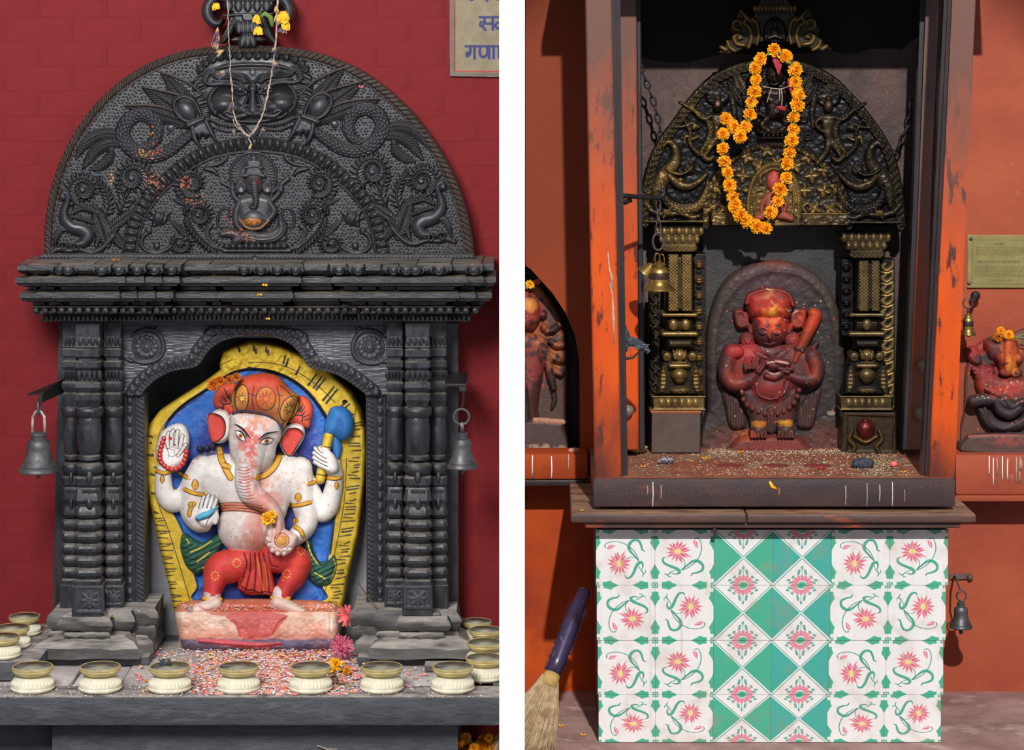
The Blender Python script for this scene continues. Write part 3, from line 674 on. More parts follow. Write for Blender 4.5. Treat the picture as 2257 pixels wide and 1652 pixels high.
# base strip under the tympanum
strip=Relief(86,556,1048,584,1.25,bk2)
strip.poly([(88,560),(1044,560),(1047,582),(87,582)],h=4,edge=2,id=1,smooth=False,prof='flat')
strip.stroke([(90,572),(560,572)],7,4,3,1,bk2,'flat',smooth=False,fn=lambda Q,S,T_,W:2.0*np.sin((S+T_*1.0)*2*math.pi/9)*(Q<0.9))
strip.stroke([(560,572),(1044,572)],7,4,3,1,bk2,'flat',smooth=False,fn=lambda Q,S,T_,W:2.0*np.sin((S-T_*1.0)*2*math.pi/9)*(Q<0.9))
strip.ell(562,571,9,8,h=6,base=5,id=1,fn=lambda Q,a,U,V:1.5*np.sin(a*6))
strip.build(0.30,{1:'hatched_strip'},M['woodc'],tym,thick=0.09)
# ---- cornice
def course(yt,yb,spans,prof,name='cornice_course',mats=None,beads=None):
    c=thing(name,None,None); c.parent=shr; c.location=(0,0,0)
    for (x0,x1,Y,dl,dr) in spans:
        P=[(Y+py,R(0,yt+(yb-yt)*f,Y)[2]) for (py,f) in prof]
        P=P+[(0.40,P[-1][1]),(0.40,P[0][1])]
        xa,xb=R(x0,0,Y)[0],R(x1,0,Y)[0]; m=MB(); n=len(P); V=[]
        q=lambda y:0.0 if y>0.39 else (y-Y)
        for (y,z) in P: V.append((xa+dl*q(y),y,z))
        for (y,z) in P: V.append((xb-dr*q(y),y,z))
        m.add(V,[(i,(i+1)%n,n+(i+1)%n,n+i) for i in range(n)]+[tuple(range(n-1,-1,-1)),tuple(range(n,2*n))])
        if beads:
            k=max(1,int((x1-x0)/beads)); yy=yt+(yb-yt)*0.5
            for i in range(k):
                x=x0+(i+0.5)*(x1-x0)/k; p=R(x,yy,Y+0.004); m.blob(p,(beads*0.00040,0.009,(yb-yt)*0.00042),8,6)
        m.build('cornice_block',M['wood'],c,smooth=True,angle=28)
    return c
def spans(xl,steps,cent,xr,depths,end):
    """steps: list of x cuts from left; returns mirrored spans about 562"""
    out=[]
    return out
def mk(L,cen):
    out=[]
    for (a,b,Y,dl,dr) in L: out.append((a,b,Y,dl,dr)); out.append((1126-b,1126-a,Y,dr,dl))
    return out+cen
cy=[(0.006,0.0),(0.0,0.05),(0.0,0.36),(0.003,0.44),(0.009,0.46),(0.010,0.60),(0.020,0.66),(0.036,0.76),(0.044,0.78),(0.046,1.0)]
cyA=[(0.010,0.0),(0.0,0.10),(0.0,0.5),(0.008,0.72),(0.026,0.88),(0.034,1.0)]
bead=[(0.0,0.0),(0.006,0.2),(0.016,0.3),(0.02,0.7),(0.012,0.8),(0.014,1.0)]
course(581,610,mk([(38,66,.20,0.5,-.2),(62,132,.165,0.6,-.3),(130,206,.135,0.5,0),(206,244,.125,0.3,-.4),(242,282,.137,-.4,-.5),(281,320,.150,-.4,-.5),(319,358,.163,-.4,-.5),(357,398,.176,-.4,-.5)],[(397,460,.205,0,0),(458,668,.19,0.6,0.6),(666,730,.205,0,0)]),cyA)
course(611,643,mk([(33,62,.19,0.5,-.2),(60,98,.155,0.5,-.3),(96,276,.12,0.7,0.5),(275,318,.135,-.4,.6),(317,357,.15,-.4,.6),(356,396,.165,-.4,.6)],[(395,464,.20,0,0),(440,470,.19,0.4,0),(462,664,.175,0.6,0.6),(662,730,.20,0,0)]),cy)
course(645,677,mk([(42,80,.19,0.5,-.2),(78,116,.16,0.5,-.3),(114,264,.13,0.7,0.5),(263,302,.145,-.4,.6),(301,342,.158,-.4,.6),(341,382,.172,-.4,.6)],[(380,450,.21,0,0),(446,482,.20,0.4,0),(480,646,.185,0.6,0.6),(644,746,.21,0,0)]),cy)
course(677,693,mk([(66,92,.20,0.5,-.2),(90,128,.175,0.5,-.3),(126,262,.15,0.3,0.3),(261,300,.165,0,.3),(299,336,.178,0,.3),(335,376,.19,0,.3)],[(374,752,.215,0,0)]),bead,beads=19)
course(692,710,mk([(88,140,.20,0.5,0),(138,240,.175,0.2,0.2),(239,340,.20,0,.2)],[(338,788,.225,0,0)]),bead,beads=10)
# mask heads and faces carved on the top course
mb=MB(); hd=thing('carved_heads',None,None); hd.parent=shr; hd.location=(0,0,0)
for x,Y in ((132,.158),(150,.13),(224,.122),(262,.134),(302,.147),(340,.16),(378,.173),(538,.186),(575,.186),(612,.186),(652,.188),(748,.173),(790,.16),(868,.134),(896,.122),(916,.122),(968,.13),(1044,.16)):
    m=MB(); p=R(x,596,Y); k=0.85 if 500<x<700 else 1.0
    m.blob((p[0],Y+0.004,p[2]),(0.014*k,0.011,0.012*k),10,7)
    for sx in(-1,1): m.blob((p[0]+sx*0.0055*k,Y-0.006,p[2]+0.003),(0.003,0.003,0.0025),6,5); m.tube([(p[0]+sx*0.013*k,Y+.002,p[2]-0.008),(p[0]+sx*0.019*k,Y+.001,p[2]),(p[0]+sx*0.014*k,Y+.001,p[2]+0.010)],[0.002,0.0035,0.002],6)
    m.blob((p[0],Y-0.008,p[2]-0.001),(0.0028,0.004,0.004),6,5); m.blob((p[0],Y-0.005,p[2]-0.0075),(0.007,0.003,0.002),8,5)
    m.build('carved_head',M['wood'],hd,smooth=True)
# broken off splinters & loose petals come later
# ---- lintel panel with cusped arch
Lp=Relief(262,706,868,872,1.25,srgb(72,74,82))
cusp=[(312,868),(322,852),(345,832),(375,816),(400,810),(425,806),(437,800),(446,786),(464,766),(490,750),(520,742),(548,739),(580,739),(612,744),(640,756),(662,776),(676,796),(684,806),(705,812),(738,820),(770,838),(800,860),(806,868)]
oc=[tuple(p) for p in smooth_path(cusp,4)[:,:2]]
pan=[(264,712),(866,712),(866,870),(806,870)]+oc[::-1]+[(264,870)]
Lp.poly(pan,h=3,edge=2,id=1,smooth=False,prof='flat',fn=None)
nz=Lp.noise(5,4); nz2=np.repeat(Relief(262,706,868,872,1.25).noise(3,9)[:, ::1],1,axis=1)
gr=np.cumsum(np.random.default_rng(5).normal(0,1,(Lp.ny,Lp.nx)),axis=1); 
st=np.random.default_rng(8).random((Lp.ny,Lp.nx//14+2)); stt=np.repeat(st,14,axis=1)[:,:Lp.nx]; k=np.ones(9)/9; stt=np.apply_along_axis(lambda r:np.convolve(r,k,'same'),1,stt); Lp.H+=np.where(Lp.ID>0,(stt-0.5)*1.8,0).astype(np.float32)
# raised double band following the cusps
off=lambda P,d:[(564+(x-564)*(1+d/250.0),880-(880-y)*(1+d/140.0)) for x,y in P]
Lp.stroke(off(cusp,7),9,7,3,2,srgb(56,57,63),'flat',fn=lambda Q,S,T_,W:2.6*np.cos(S*2*math.pi/9)*(np.abs(T_)<5)-2*((np.abs(T_)>5)&(np.abs(T_)<6.5)))
Lp.stroke([p for p in off(cusp,24) if p[1]>724],11,10,3,2,srgb(52,52,58),'flat',fn=lambda Q,S,T_,W:5*np.clip(1-np.sqrt(((S%17-8.5)/7.5)**2+(T_/7.5)**2),0,1)**0.5)
Lp.stroke([(266,712),(864,712)],6,5,3,1,srgb(62,62,68),'flat',smooth=False)
for (cx,cy) in ((323,764),(815,766)):
    Lp.ell(cx,cy,33,33,h=5,base=3,id=3,col=srgb(60,62,68)); 
    for k in range(12): a=k*math.pi/6; Lp.ell(cx+20*math.cos(a),cy+20*math.sin(a),6.5,6.5,h=5,base=6,id=3,col=srgb(66,68,75))
    Lp.ell(cx,cy,13,13,h=7,base=7,id=3,col=srgb(66,68,75),fn=lambda Q,a,U,V:1.3*np.sin(a*8)); Lp.ell(cx,cy,6,6,h=4,base=13,id=3,col=srgb(72,74,80))
    sg=1 if cx<500 else -1
    Lp.stroke([(cx-sg*34,cy-22,2),(cx-sg*20,cy-32,4),(cx,cy-38,5),(cx+sg*22,cy-32,5),(cx+sg*36,cy-10,5),(cx+sg*34,cy+16,5),(cx+sg*14,cy+32,5),(cx-sg*16,cy+34,4),(cx-sg*38,cy+22,2)],0,7,4,3,srgb(60,62,68)); Lp.leaf((cx+sg*18,cy-30),(cx+sg*30,cy-50),7,6,4,3,srgb(60,62,68)); Lp.leaf((cx-sg*22,cy+30),(cx-sg*50,cy+26),7,6,4,3,srgb(60,62,68))
lin=thing('lintel_panel',None,None); lin.parent=shr; lin.location=(0,0,0)
Lp.build(0.315,Lp.split({1:'panel',2:'cusped_moulding',3:'rosette'},keep=(1,2)),M['woodc'],lin,thick=0.035)
# ---- jamb bands beside the niche
J=[]
for (x0,x1,sg) in ((272,320,1),(806,852,-1)):
    jr=Relief(x0-2,862,x1+2,1362,1.25,srgb(54,55,61))
    top=868; jr.poly([(x0,top),(x1,top),(x1-(2 if sg>0 else 0),1352 if sg>0 else 1345),(x0+1,1352 if sg>0 else 1345)],h=3,edge=2,id=1,smooth=False,prof='flat')
    a,b=(x0+14,x1-11) if sg>0 else (x1-14,x0+11)
    jr.stroke([(a,top+4),(a,1322)],7.5,4,2,1,None,'flat',smooth=False,fn=lambda Q,S,T_,W:6*np.clip(1-np.sqrt(((S%23.5-11.7)/9.5)**2+(T_/6.5)**2),0,1)**0.6)
    jr.stroke([(b,top+4),(b,1326)],6.5,4,2,1,None,'flat',smooth=False,fn=lambda Q,S,T_,W:2.4*np.sin((S+T_*0.7)*2*math.pi/10.5)*(Q<0.85))
    for xx in (x0+3,(a+b)/2,x1-3): jr.stroke([(xx,top),(xx,1335)],1.8,6,2,1,None,smooth=False)
    j=jr.build(0.325,{1:'jamb_band'},M['woodc'],shr,thick=0.06)
# ---- columns
def loft(m,cx,Y,secs,n8=True):
    """secs: (py, half width mm, chamfer fraction)"""
    V=[];F=[]
    for (py,hw,ch) in secs:
        c=R(cx,py,Y); h=hw/1000.0; k=h*ch
        for (dx,dy) in ((h,-k),(k,-h),(-k,-h),(-h,-k),(-h,k),(-k,h),(k,h),(h,k)) if ch>0.01 else ((h,-h),(h*.01,-h),(-h*.01,-h),(-h,-h),(-h,h),(-h*.01,h),(h*.01,h),(h,h)):
            V.append((c[0]+dx,Y+dy,c[2]))
    q=len(secs)
    for i in range(q-1):
        for k in range(8): F.append((i*8+k,i*8+(k+1)%8,(i+1)*8+(k+1)%8,(i+1)*8+k))
    F.append(tuple(range(7,-1,-1))); F.append(tuple((q-1)*8+k for k in range(8)))
    m.add(V,F)
def column(cx,Y,w,y_end,name='column',full=True,lean=0):
    c=thing(name,None,None); c.parent=shr; c.location=(0,0,0); k=w/28.0; sq=0.93; oc=0.62
    def sec(nm,L):
        m=MB(); loft(m,cx,Y,[(py,hw*k,ch) for py,hw,ch in L]); return m.build(nm,M['woodv'],c,smooth=True,angle=25)
    sec('capital_block',[(708,28,sq),(738,28,sq)])
    m=MB(); loft(m,cx,Y,[(738,26*k,sq),(744,27*k,sq),(762,29*k,sq),(765,25*k,sq)])
    for dx in (-20,-7,7,20): p=R(cx+dx*k,752,Y-0.026*k); m.blob(p,(0.0075*k,0.007,0.0115),8,6)
    m.build('lotus_capital',M['woodv'],c,smooth=True,angle=30)
    sec('moulding',[(765,25,sq),(768,29,sq),(782,29,sq),(785,25,sq),(787,22,sq),(792,22,sq),(795,29,sq),(806,29,sq),(809,26,sq),(814,22,sq)])
    m=MB(); loft(m,cx,Y,[(814,23*k,sq),(838,23*k,sq)])
    for dx in np.linspace(-22,22,5): p=R(cx+dx*k,827,Y-0.024*k); m.blob(p,(0.0056*k,0.007,0.0115),8,6)
    for dy in (-12,0,12):
        for sx in (-1,1): p=R(cx+sx*24*k,827,Y+dy*k/1000); m.blob(p,(0.006,0.006*k,0.0115),8,6)
    m.build('bead_ring',M['woodv'],c,smooth=True,angle=30)
    sec('moulding',[(838,26,sq),(842,30,sq),(850,31,sq),(856,28,sq),(862,22,sq),(866,29,sq),(878,29,sq),(884,26,sq),(890,24,sq),(896,22,sq)])
    m=MB(); cz=R(cx,905,Y); m.lathe((cz[0],Y,cz[2]),[(0.022*k,0.012),(0.030*k,0.010),(0.032*k,0.0),(0.028*k,-0.012),(0.024*k,-0.014)],28,14,0.12,(1,3)); m.build('lotus_ring',M['woodv'],c,smooth=True)
    m=MB(); cz=R(cx,960,Y); m.lathe((cz[0],Y,cz[2]),[(0.024*k,0.045),(0.027*k,0.036),(0.026*k,0.03),(0.0275*k,0.024),(0.0285*k,0),(0.026*k,-0.03),(0.021*k,-0.042),(0.026*k,-0.045),(0.027*k,-0.052),(0.022*k,-0.055)],28)
    m.build('vase_shaft',M['woodv'],c,smooth=True,angle=35)
    m=MB(); cz=R(cx,1032,Y); m.lathe((cz[0],Y,cz[2]),[(0.022*k,0.015),(0.030*k,0.010),(0.032*k,0.0),(0.026*k,-0.012),(0.022*k,-0.014)],30,15,0.14,(1,3)); m.build('petal_ring',M['woodv'],c,smooth=True)
    m=MB(); loft(m,cx,Y,[(1046,26*k,oc),(1050,31*k,oc),(1064,31*k,oc),(1070,25*k,oc),(1074,28*k,.75),(1098,32*k,.75),(1106,26*k,.75),(1112,26*k,oc),(1120,31*k,oc),(1130,32*k,oc),(1138,24*k,oc)])
    for y in (1053,1110):
        p=R(cx,y,Y-0.031*k); m.blob(p,(0.008*k,0.006,0.014),6,6)
    p=R(cx,1082,Y-0.031*k); m.rect(cx-16*k,1079,cx+16*k,1085,Y-0.034*k,Y-0.02*k)
    m.build('carved_knop',M['woodv'],c,smooth=True,angle=30)
    for i in range(5):
        y=1141+i*26.4; sec('ring_disc',[(y,24,oc),(y+4,30,oc),(y+9,33,oc),(y+15,33,oc),(y+20,29,oc),(y+26,23,oc)])
    m=MB(); loft(m,cx,Y,[(1271,27*k,sq),(1275,31*k,sq),(1284,31*k,sq),(1286,34*k,sq),(y_end-3,35*k,sq),(y_end,35*k,sq)]); pb=m.build('plinth_block',M['woodv'],c,smooth=True,angle=30)
    if full:
        r=Relief(cx-36*k,1284,cx+36*k,y_end+2,1.25,srgb(60,62,68)); yc=(1290+y_end)/2
        r.poly([(cx-31*k,1291),(cx+31*k,1291),(cx+32*k,y_end-5),(cx-32*k,y_end-5)],h=4,edge=2,id=1,smooth=False,prof='flat')
        r.poly([(cx-25*k,1297),(cx+25*k,1297),(cx+26*k,y_end-12),(cx-26*k,y_end-12)],h=-3,base=0,edge=2,mode='add',smooth=False,prof='flat')
        for q in range(8):
            a=q*math.pi/4; R1=15*k; r.leaf((cx+5*k*math.cos(a),yc+5*k*math.sin(a)),(cx+(20+3*(q%2))*k*math.cos(a),yc+(20+3*(q%2))*k*math.sin(a)),5.5*k,4,1,1,None,veins=False)
        r.ell(cx,yc,8*k,8*k,h=4,base=2,id=1,fn=lambda Q,a,U,V:1.0*np.cos(Q*9))
        r.build(Y-0.0345*k,{1:'carved_rosette'},M['woodc'],c,thick=0.01)
    return c
cols=[(197,0.235,28,1357,'column',True),(157,0.285,18,1342,'column',False),(250,0.285,20,1340,'column',True),(921,0.235,28,1347,'column',True),(966,0.285,19,1337,'column',False),(871,0.285,19,1338,'column',True)]
for c in cols: column(*c)
# plain posts behind the columns
for (a,b,c_,d) in ((122,143,116,145),(982,1010,984,1010)):
    m=MB(); m.quadbox((a+8 if a<500 else a,712),(b,712),(d,1348),(c_,1348),0.335,0.41); m.build('rear_post',M['woodv'],shr)
for bb in ((228,706,272,1345,0.315,0.36),(852,706,900,1345,0.315,0.36),(150,706,228,1300,0.33,0.36),(900,706,985,1300,0.33,0.36)):
    m=MB(); m.rect(*bb); m.build('back_board',M['wood'],shr)
# ---- stepped base stones
def basestone(mir):
    X=(lambda x:x) if not mir else (lambda x:1126-x if False else 1118-x)
    bs=thing('stepped_base',None,None); bs.parent=shr; bs.location=(0,0,0)
    dY=0.0
    def st(x0,x1,yt,yb,Y,tp,bt,nm='base_block',sd=0):
        a,b=sorted((X(x0),X(x1))); m=MB(); bm=bmesh.new(); 
        z0=R(0,yb,Y)[2]; z1=R(0,yt,Y)[2]; xa=R(a,0,Y)[0]; xb=R(b,0,Y)[0]
        prof=[(0.0+tp,z1),(0.0+tp*0.3,z1-(z1-z0)*0.2),(0,z1-(z1-z0)*0.45),(bt*0.4,z0+(z1-z0)*0.2),(bt,z0)]
        V=[];n=len(prof); g=np.random.default_rng(int(x0*7+yt)); cols_=8
        for i in range(cols_+1):
            t=i/cols_
            for (dy,z) in prof:
                e=(1 if i in(0,cols_) else 0)
                V.append((xa+dy*0.9+(xb-xa-2*dy*0.9)*t,Y+dy+g.normal(0,0.0012)+e*0.004,z+g.normal(0,0.0012)))
        F=[]
        for i in range(cols_):
            for j in range(n-1): F.append((i*n+j,(i+1)*n+j,(i+1)*n+j+1,i*n+j+1))
        k0=len(V)
        for i in (0,cols_):
            for j in (0,n-1): 
                v=V[i*n+j]; V.append((v[0],0.412,v[2]))
        A,B_,C_,D_=k0,k0+1,k0+2,k0+3
        F.append((A,C_)+tuple(i*n for i in range(cols_,-1,-1))); F.append((B_,)+tuple(i*n+n-1 for i in range(cols_+1))+(D_,))
        F.append((A,)+tuple(range(0,n))+(B_,)); F.append((D_,)+tuple(cols_*n+j for j in range(n-1,-1,-1))+(C_,)); F.append((A,B_,D_,C_))
        m.add(V,F); m.build(nm,M['weath'],bs,smooth=True,angle=45)
    st(146,236,1352,1368,0.205,0.004,0.004)
    st(124,248,1366,1395,0.17,0.010,0.014)
    st(100,298,1350,1394,0.215,0.014,0.016)
    st(230,349,1342,1385,0.245,0.012,0.014)
    st(138,242,1394,1413,0.178,0.006,0.014)
    st(104,290,1392,1412,0.222,0.006,0.014)
    st(230,344,1380,1412,0.25,0.006,0.010)
    st(72,304,1411,1451,0.155,0.042,-0.004)
    st(225,338,1408,1440,0.215,0.02,0.0)
    m=MB(); a,b=sorted((X(70),X(330))); m.box(R(a,0,.19)[0],R(b,0,.19)[0],0.18,0.42,ZP-.002,R(0,1448,0.175)[2],0.004); m.build('bed_slab',M['slate'],bs)
basestone(False); basestone(True)
# ================================================================ painted elephant-headed statue
M['paint']=mat('painted_stone',None,(0.86,0.84,0.84),0.55,scale=60,vcol=True,bump=0.0009,bscale=60,contrast=(0.4,0.7),rough2=0.75)
st=thing('elephant_headed_statue','painted white-bodied elephant-headed deity with red trousers standing in the black niche','statue',(R(565,0,0.4)[0],0.4,ZP))
cW=srgb(218,213,207); cY=srgb(200,168,42); cB=srgb(40,98,176); cBd=srgb(44,52,130); cK=srgb(34,30,36); cR=srgb(206,62,44); cO=srgb(222,86,56); cG=srgb(34,84,66); cGd=srgb(214,158,44); cS=srgb(206,120,92)
S=Relief(312,748,816,1446,0.95,cY)
ste=[(483,802),(490,776),(510,764),(548,752),(590,756),(620,764),(680,792),(722,812),(748,838),(776,872),(795,910),(805,950),(808,1000),(804,1060),(798,1120),(790,1180),(778,1230),(766,1280),(758,1330),(752,1362),(385,1362),(378,1320),(365,1262),(352,1210),(340,1152),(330,1110),(322,1060),(319,1000),(321,960),(330,932),(350,906),(380,886),(420,860),(458,834),(485,815)]
S.poly(ste,h=28,edge=10,id=1,col=cY,smooth=False,prof='dome')
rz=S.noise(26,2,3); S.H+=np.where(S.ID==1,(rz-0.5)*9,0)
# yellow mottling and crown roughness
mm=(S.ID==1)[...,None]; S.C=np.where(mm,S.C*(0.8+0.4*S.noise(18,4)[...,None]),S.C)
w=S.win(483,750,700,835); S.H[w]+=np.where(S.ID[w]==1,(S.noise(14,6,3)[w]-0.5)*16,0)
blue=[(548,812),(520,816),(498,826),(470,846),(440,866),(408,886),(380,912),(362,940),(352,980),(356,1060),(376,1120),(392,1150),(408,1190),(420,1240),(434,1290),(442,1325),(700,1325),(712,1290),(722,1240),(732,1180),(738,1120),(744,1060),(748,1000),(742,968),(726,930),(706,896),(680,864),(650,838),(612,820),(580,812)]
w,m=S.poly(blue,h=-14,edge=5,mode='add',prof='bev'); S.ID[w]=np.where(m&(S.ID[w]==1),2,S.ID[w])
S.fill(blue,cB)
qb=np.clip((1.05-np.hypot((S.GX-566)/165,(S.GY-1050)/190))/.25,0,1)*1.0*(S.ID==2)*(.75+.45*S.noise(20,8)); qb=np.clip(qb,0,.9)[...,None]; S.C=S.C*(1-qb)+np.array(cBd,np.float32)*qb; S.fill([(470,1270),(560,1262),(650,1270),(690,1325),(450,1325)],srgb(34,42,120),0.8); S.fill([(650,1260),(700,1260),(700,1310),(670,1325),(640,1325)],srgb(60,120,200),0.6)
S.paint([(372,925),(400,896),(440,868),(480,842),(510,824),(548,812)],3.4,cK); S.paint([(548,812),(600,820),(640,836),(680,866),(712,908),(732,948),(744,985)],4.2,cK); S.paint([(744,985),(746,1060),(738,1140),(728,1220)],1.8,cK)
for P in ([(548,798),(600,800),(650,816),(700,850),(738,886)],[(346,1000),(350,960),(366,930),(400,902),(452,868)],[(342,1040),(350,1110),(372,1170),(394,1240),(418,1320)],[(764,1010),(760,1090),(748,1170),(730,1250),(712,1320)],[(776,960),(784,900)],[(482,806),(512,792)]): S.paint(P,1.1,cK,0.85)
g=np.random.default_rng(5)
for (x,y,dx,dy,n) in ((524,764,1,1,0),(558,762,0,1,1),(588,765,0,1,1),(630,784,-2,4,1),(664,806,-4,6,0),(700,824,-8,9,1),(716,834,-9,9,0),(738,852,-11,12,1),(762,884,-9,5,1),(776,912,-8,3,0)):
    for k in range(n+1): a=g.uniform(-3,3); S.paint([(x+a+k*6,y+k*6),(x+a+dx*2.2+k*6,y+dy*1.8+8+k*6)],[1.8,2.6],cK,smooth=False)
for i,y in enumerate(np.arange(930,1320,15.5)):
    t=(y-930)/390; xr=806-t*t*46-4*t; L=24+g.uniform(-10,8); n=1+(i%3==0)
    for k in range(n): S.paint([(xr-6-g.uniform(0,8),y+k*6),(xr-L-6,y+k*6+g.uniform(0,5))],[2.0,1.3],cK,0.9,smooth=False)
    if y>1000 and i%2: S.paint([(xr-34,y+8),(xr-14,y+9)],[1.6,1.0],cK,0.9,smooth=False)
for i,y in enumerate(np.arange(960,1345,14)):
    t=(y-960)/385; xl=320+6*t+52*t*t; 
    if y<1130:
        if i%3==0: S.paint([(xl+8,y),(xl+16,y+3)],[3,2],cK,0.9,smooth=False)
    else:
        S.paint([(xl+8,y),(xl+28+g.uniform(-6,10),y+g.uniform(-1,3))],[1.6,1.2],cK,0.9,smooth=False)
        if i%2: S.paint([(xl+14,y+6),(xl+30,y+4)],[1.6,1.0],cK,0.9,smooth=False)
for (x,y) in ((760,885),(332,976),(336,1002),(342,1030)): S.dot(x,y,3 if x<700 else 5,cK)
S.ell(760,886,6,5,h=-10,mode='add')
# pedestal
ped=[(384,1346),(392,1330),(420,1322),(560,1318),(700,1322),(740,1330),(750,1342),(750,1390),(742,1432),(700,1436),(560,1440),(430,1436),(402,1430),(390,1390)]
S.poly(ped,h=44,base=52,edge=20,id=3,col=srgb(226,186,164),prof='dome',smooth=False)
w=S.win(380,1316,756,1446); gy=S.GY[w]; m=S.ID[w]==3
S.H[w]+=np.where(m,np.clip((gy-1350)/10,-1,1)*16+np.clip((gy-1398)/6,0,1)*-0+ (S.noise(22,31,4)[w]-0.5)*16,0)
n=S.noise(30,33,4)[w][...,None]; base=S.C[w]
pk=np.array(srgb(214,92,86),np.float32); te=np.array(srgb(196,120,92),np.float32); cr=np.array(srgb(232,206,188),np.float32); dk=np.array(srgb(78,80,112),np.float32)
q_=np.clip((n-.35)/.3,0,1); c=cr*q_+np.array(srgb(226,178,152),np.float32)*(1-q_); c=c*(1-np.clip((gy[...,None]-1372)/40,0,0.7))+np.array(srgb(214,130,104),np.float32)*np.clip((gy[...,None]-1372)/40,0,0.7)
c=np.where(gy[...,None]<1348,te*(0.8+0.5*n),c)
qd=np.clip((gy[...,None]-1404-10*(n-0.5))/5,0,1)*(.72+.28*n); c=c*(1-qd)+dk*(0.8+0.6*n)*qd
S.C[w]=np.where(m[...,None],c,base)
S.fill([(500,1356),(560,1344),(620,1352),(634,1358),(622,1372),(606,1392),(596,1402),(560,1410),(530,1404),(520,1380),(506,1366)],srgb(204,84,84),0.85)
S.fill([(500,1330),(540,1326),(640,1330),(630,1350),(560,1344),(500,1356),(460,1350)],srgb(190,84,64),0.7)
S.stroke([(440,1412,3),(500,1416,5),(560,1420,5),(620,1416,3)],0,7,0,None,None,mode='add'); S.paint([(436,1410),(480,1414),(560,1422),(622,1418)],[3,6,7,3],srgb(216,92,98),0.9)
S.paint([(724,1348),(726,1370),(724,1410)],1.6,srgb(170,160,150),0.8); S.paint([(390,1340),(440,1334),(560,1340),(700,1330)],1.0,srgb(150,90,60),0.4)
S.stroke([(634,1358),(614,1372),(600,1398)],1.4,-5,0,mode='add'); S.stroke([(500,1356),(520,1372),(530,1404)],1.4,-4,0,mode='add')
for y in range(1352,1400,2): pass
S.speckle(None,50,srgb(170,60,60),box=(400,1326,740,1430),seed=4,a=0.5)
# green scarves
for P in ([(490,1160),(496,1190),(478,1222),(455,1252),(435,1268),(412,1252),(400,1225),(396,1205),(398,1182),(406,1172),(424,1184),(446,1194),(466,1184),(482,1170)],[(664,1186),(682,1180),(692,1212),(704,1236),(724,1232),(738,1220),(744,1250),(732,1284),(716,1292),(696,1290),(680,1272),(676,1240),(672,1212)]):
    S.poly(P,h=26,base=16,edge=14,id=4,col=cG,prof='dome',fn=lambda X,Y_,d:2.2*np.sin((X*0.5+Y_)*0.55)*d)
for P in ([(402,1206),(430,1212),(460,1200)],[(404,1226),(432,1232),(468,1212)],[(412,1244),(438,1244),(470,1226)],[(424,1258),(442,1254),(464,1240)],[(684,1200),(694,1228),(712,1246),(726,1236)],[(682,1236),(700,1264),(722,1268),(736,1248)],[(684,1268),(704,1278),(724,1276)]): S.paint(P,1.4,srgb(20,34,34))
for P in ([(412,1188),(416,1196)],[(420,1216),(444,1206),(466,1192)],[(434,1238),(462,1216)],[(446,1252),(458,1242)],[(676,1186),(684,1216),(700,1242)],[(736,1232),(740,1250),(730,1276)],[(694,1262),(716,1274)]): S.paint(P,1.5,srgb(200,180,70))
# crown side lobes and ears (behind the head)
E=5
S.poly([(477,862),(486,850),(500,845),(520,846),(524,880),(520,915),(492,906),(474,896),(470,878)],h=26,base=34,edge=14,id=E,col=cO,prof='dome')
S.poly([(656,878),(668,872),(684,884),(690,906),(686,926),(680,944),(656,934),(634,930),(644,905)],h=26,base=34,edge=14,id=E,col=cO,prof='dome')
S.poly([(470,906),(480,901),(498,904),(508,918),(512,940),(508,960),(496,974),(478,976),(466,972),(458,940),(458,916)],h=30,base=34,edge=10,id=E,col=cW,prof='dome')
S.poly([(626,940),(646,932),(664,936),(672,946),(670,966),(656,988),(640,1008),(628,1002),(616,980),(618,956)],h=30,base=34,edge=10,id=E,col=cW,prof='dome')
inl=[(460,914),(472,911),(488,918),(496,932),(496,952),(488,966),(470,974),(462,950)]; inr=[(632,948),(646,943),(660,946),(668,958),(658,976),(640,1004),(626,992),(620,972)]
for P in (inl,inr):
    S.poly(P,h=-9,edge=6,mode='add',prof='bev'); S.fill(P,srgb(204,66,56)); S.paint(P,1.3,cK,closed=True)
S.paint([(458,916),(464,960),(470,976)],2,cO,0.7)
for cx,cy,L in ((512,904,((490,872),(498,862),(506,868),(484,884),(480,896),(508,878),(512,880))),(652,930,((664,892),(672,896),(676,904),(682,912),(684,922),(668,890),(660,894)))):
    sg=1 if cx>600 else -1
    S.paint([(cx+sg*-22+ (0 if sg<0 else 22)+ (18 if sg<0 else -4),cy-16),(cx+(-14 if sg<0 else 14),cy-14),(cx+(-22 if sg<0 else 14),cy-2)],1.6,cK)
    for (x,y) in L: S.paint([(cx+(x-cx)*0.62,cy+(y-cy)*0.62),(x,y)],[1.6,0.8],cK,smooth=False)
S.paint([(494,856),(500,868),(506,878)],1.2,cK)
# torso and arms: one continuous body
B=6; k=12
sm=dict(mode='smax',k=12,id=B,col=cW)
def limb(P,h,base,**kw):
    a=dict(sm); a.update(kw); S.stroke(P,0,h,base,prof='round',**{q:v for q,v in a.items()})
# back arms
limb([(425,1060,22),(408,1092,24),(382,1104,25),(364,1088,22),(360,1050,18),(364,1022,17)],26,34)
limb([(664,1040,22),(684,1080,22),(704,1126,22),(722,1120,22),(732,1090,21),(738,1050,19),(734,1024,18)],26,34)
S.poly([(348,1020),(344,990),(352,958),(370,940),(392,932),(410,940),(418,966),(412,1000),(398,1024),(372,1034)],h=22,base=40,edge=12,prof='dome',**sm)
S.poly([(696,990),(706,982),(722,990),(738,1006),(746,1028),(742,1042),(724,1046),(706,1034),(694,1020),(692,1004)],h=34,base=42,edge=14,prof='dome',**sm)
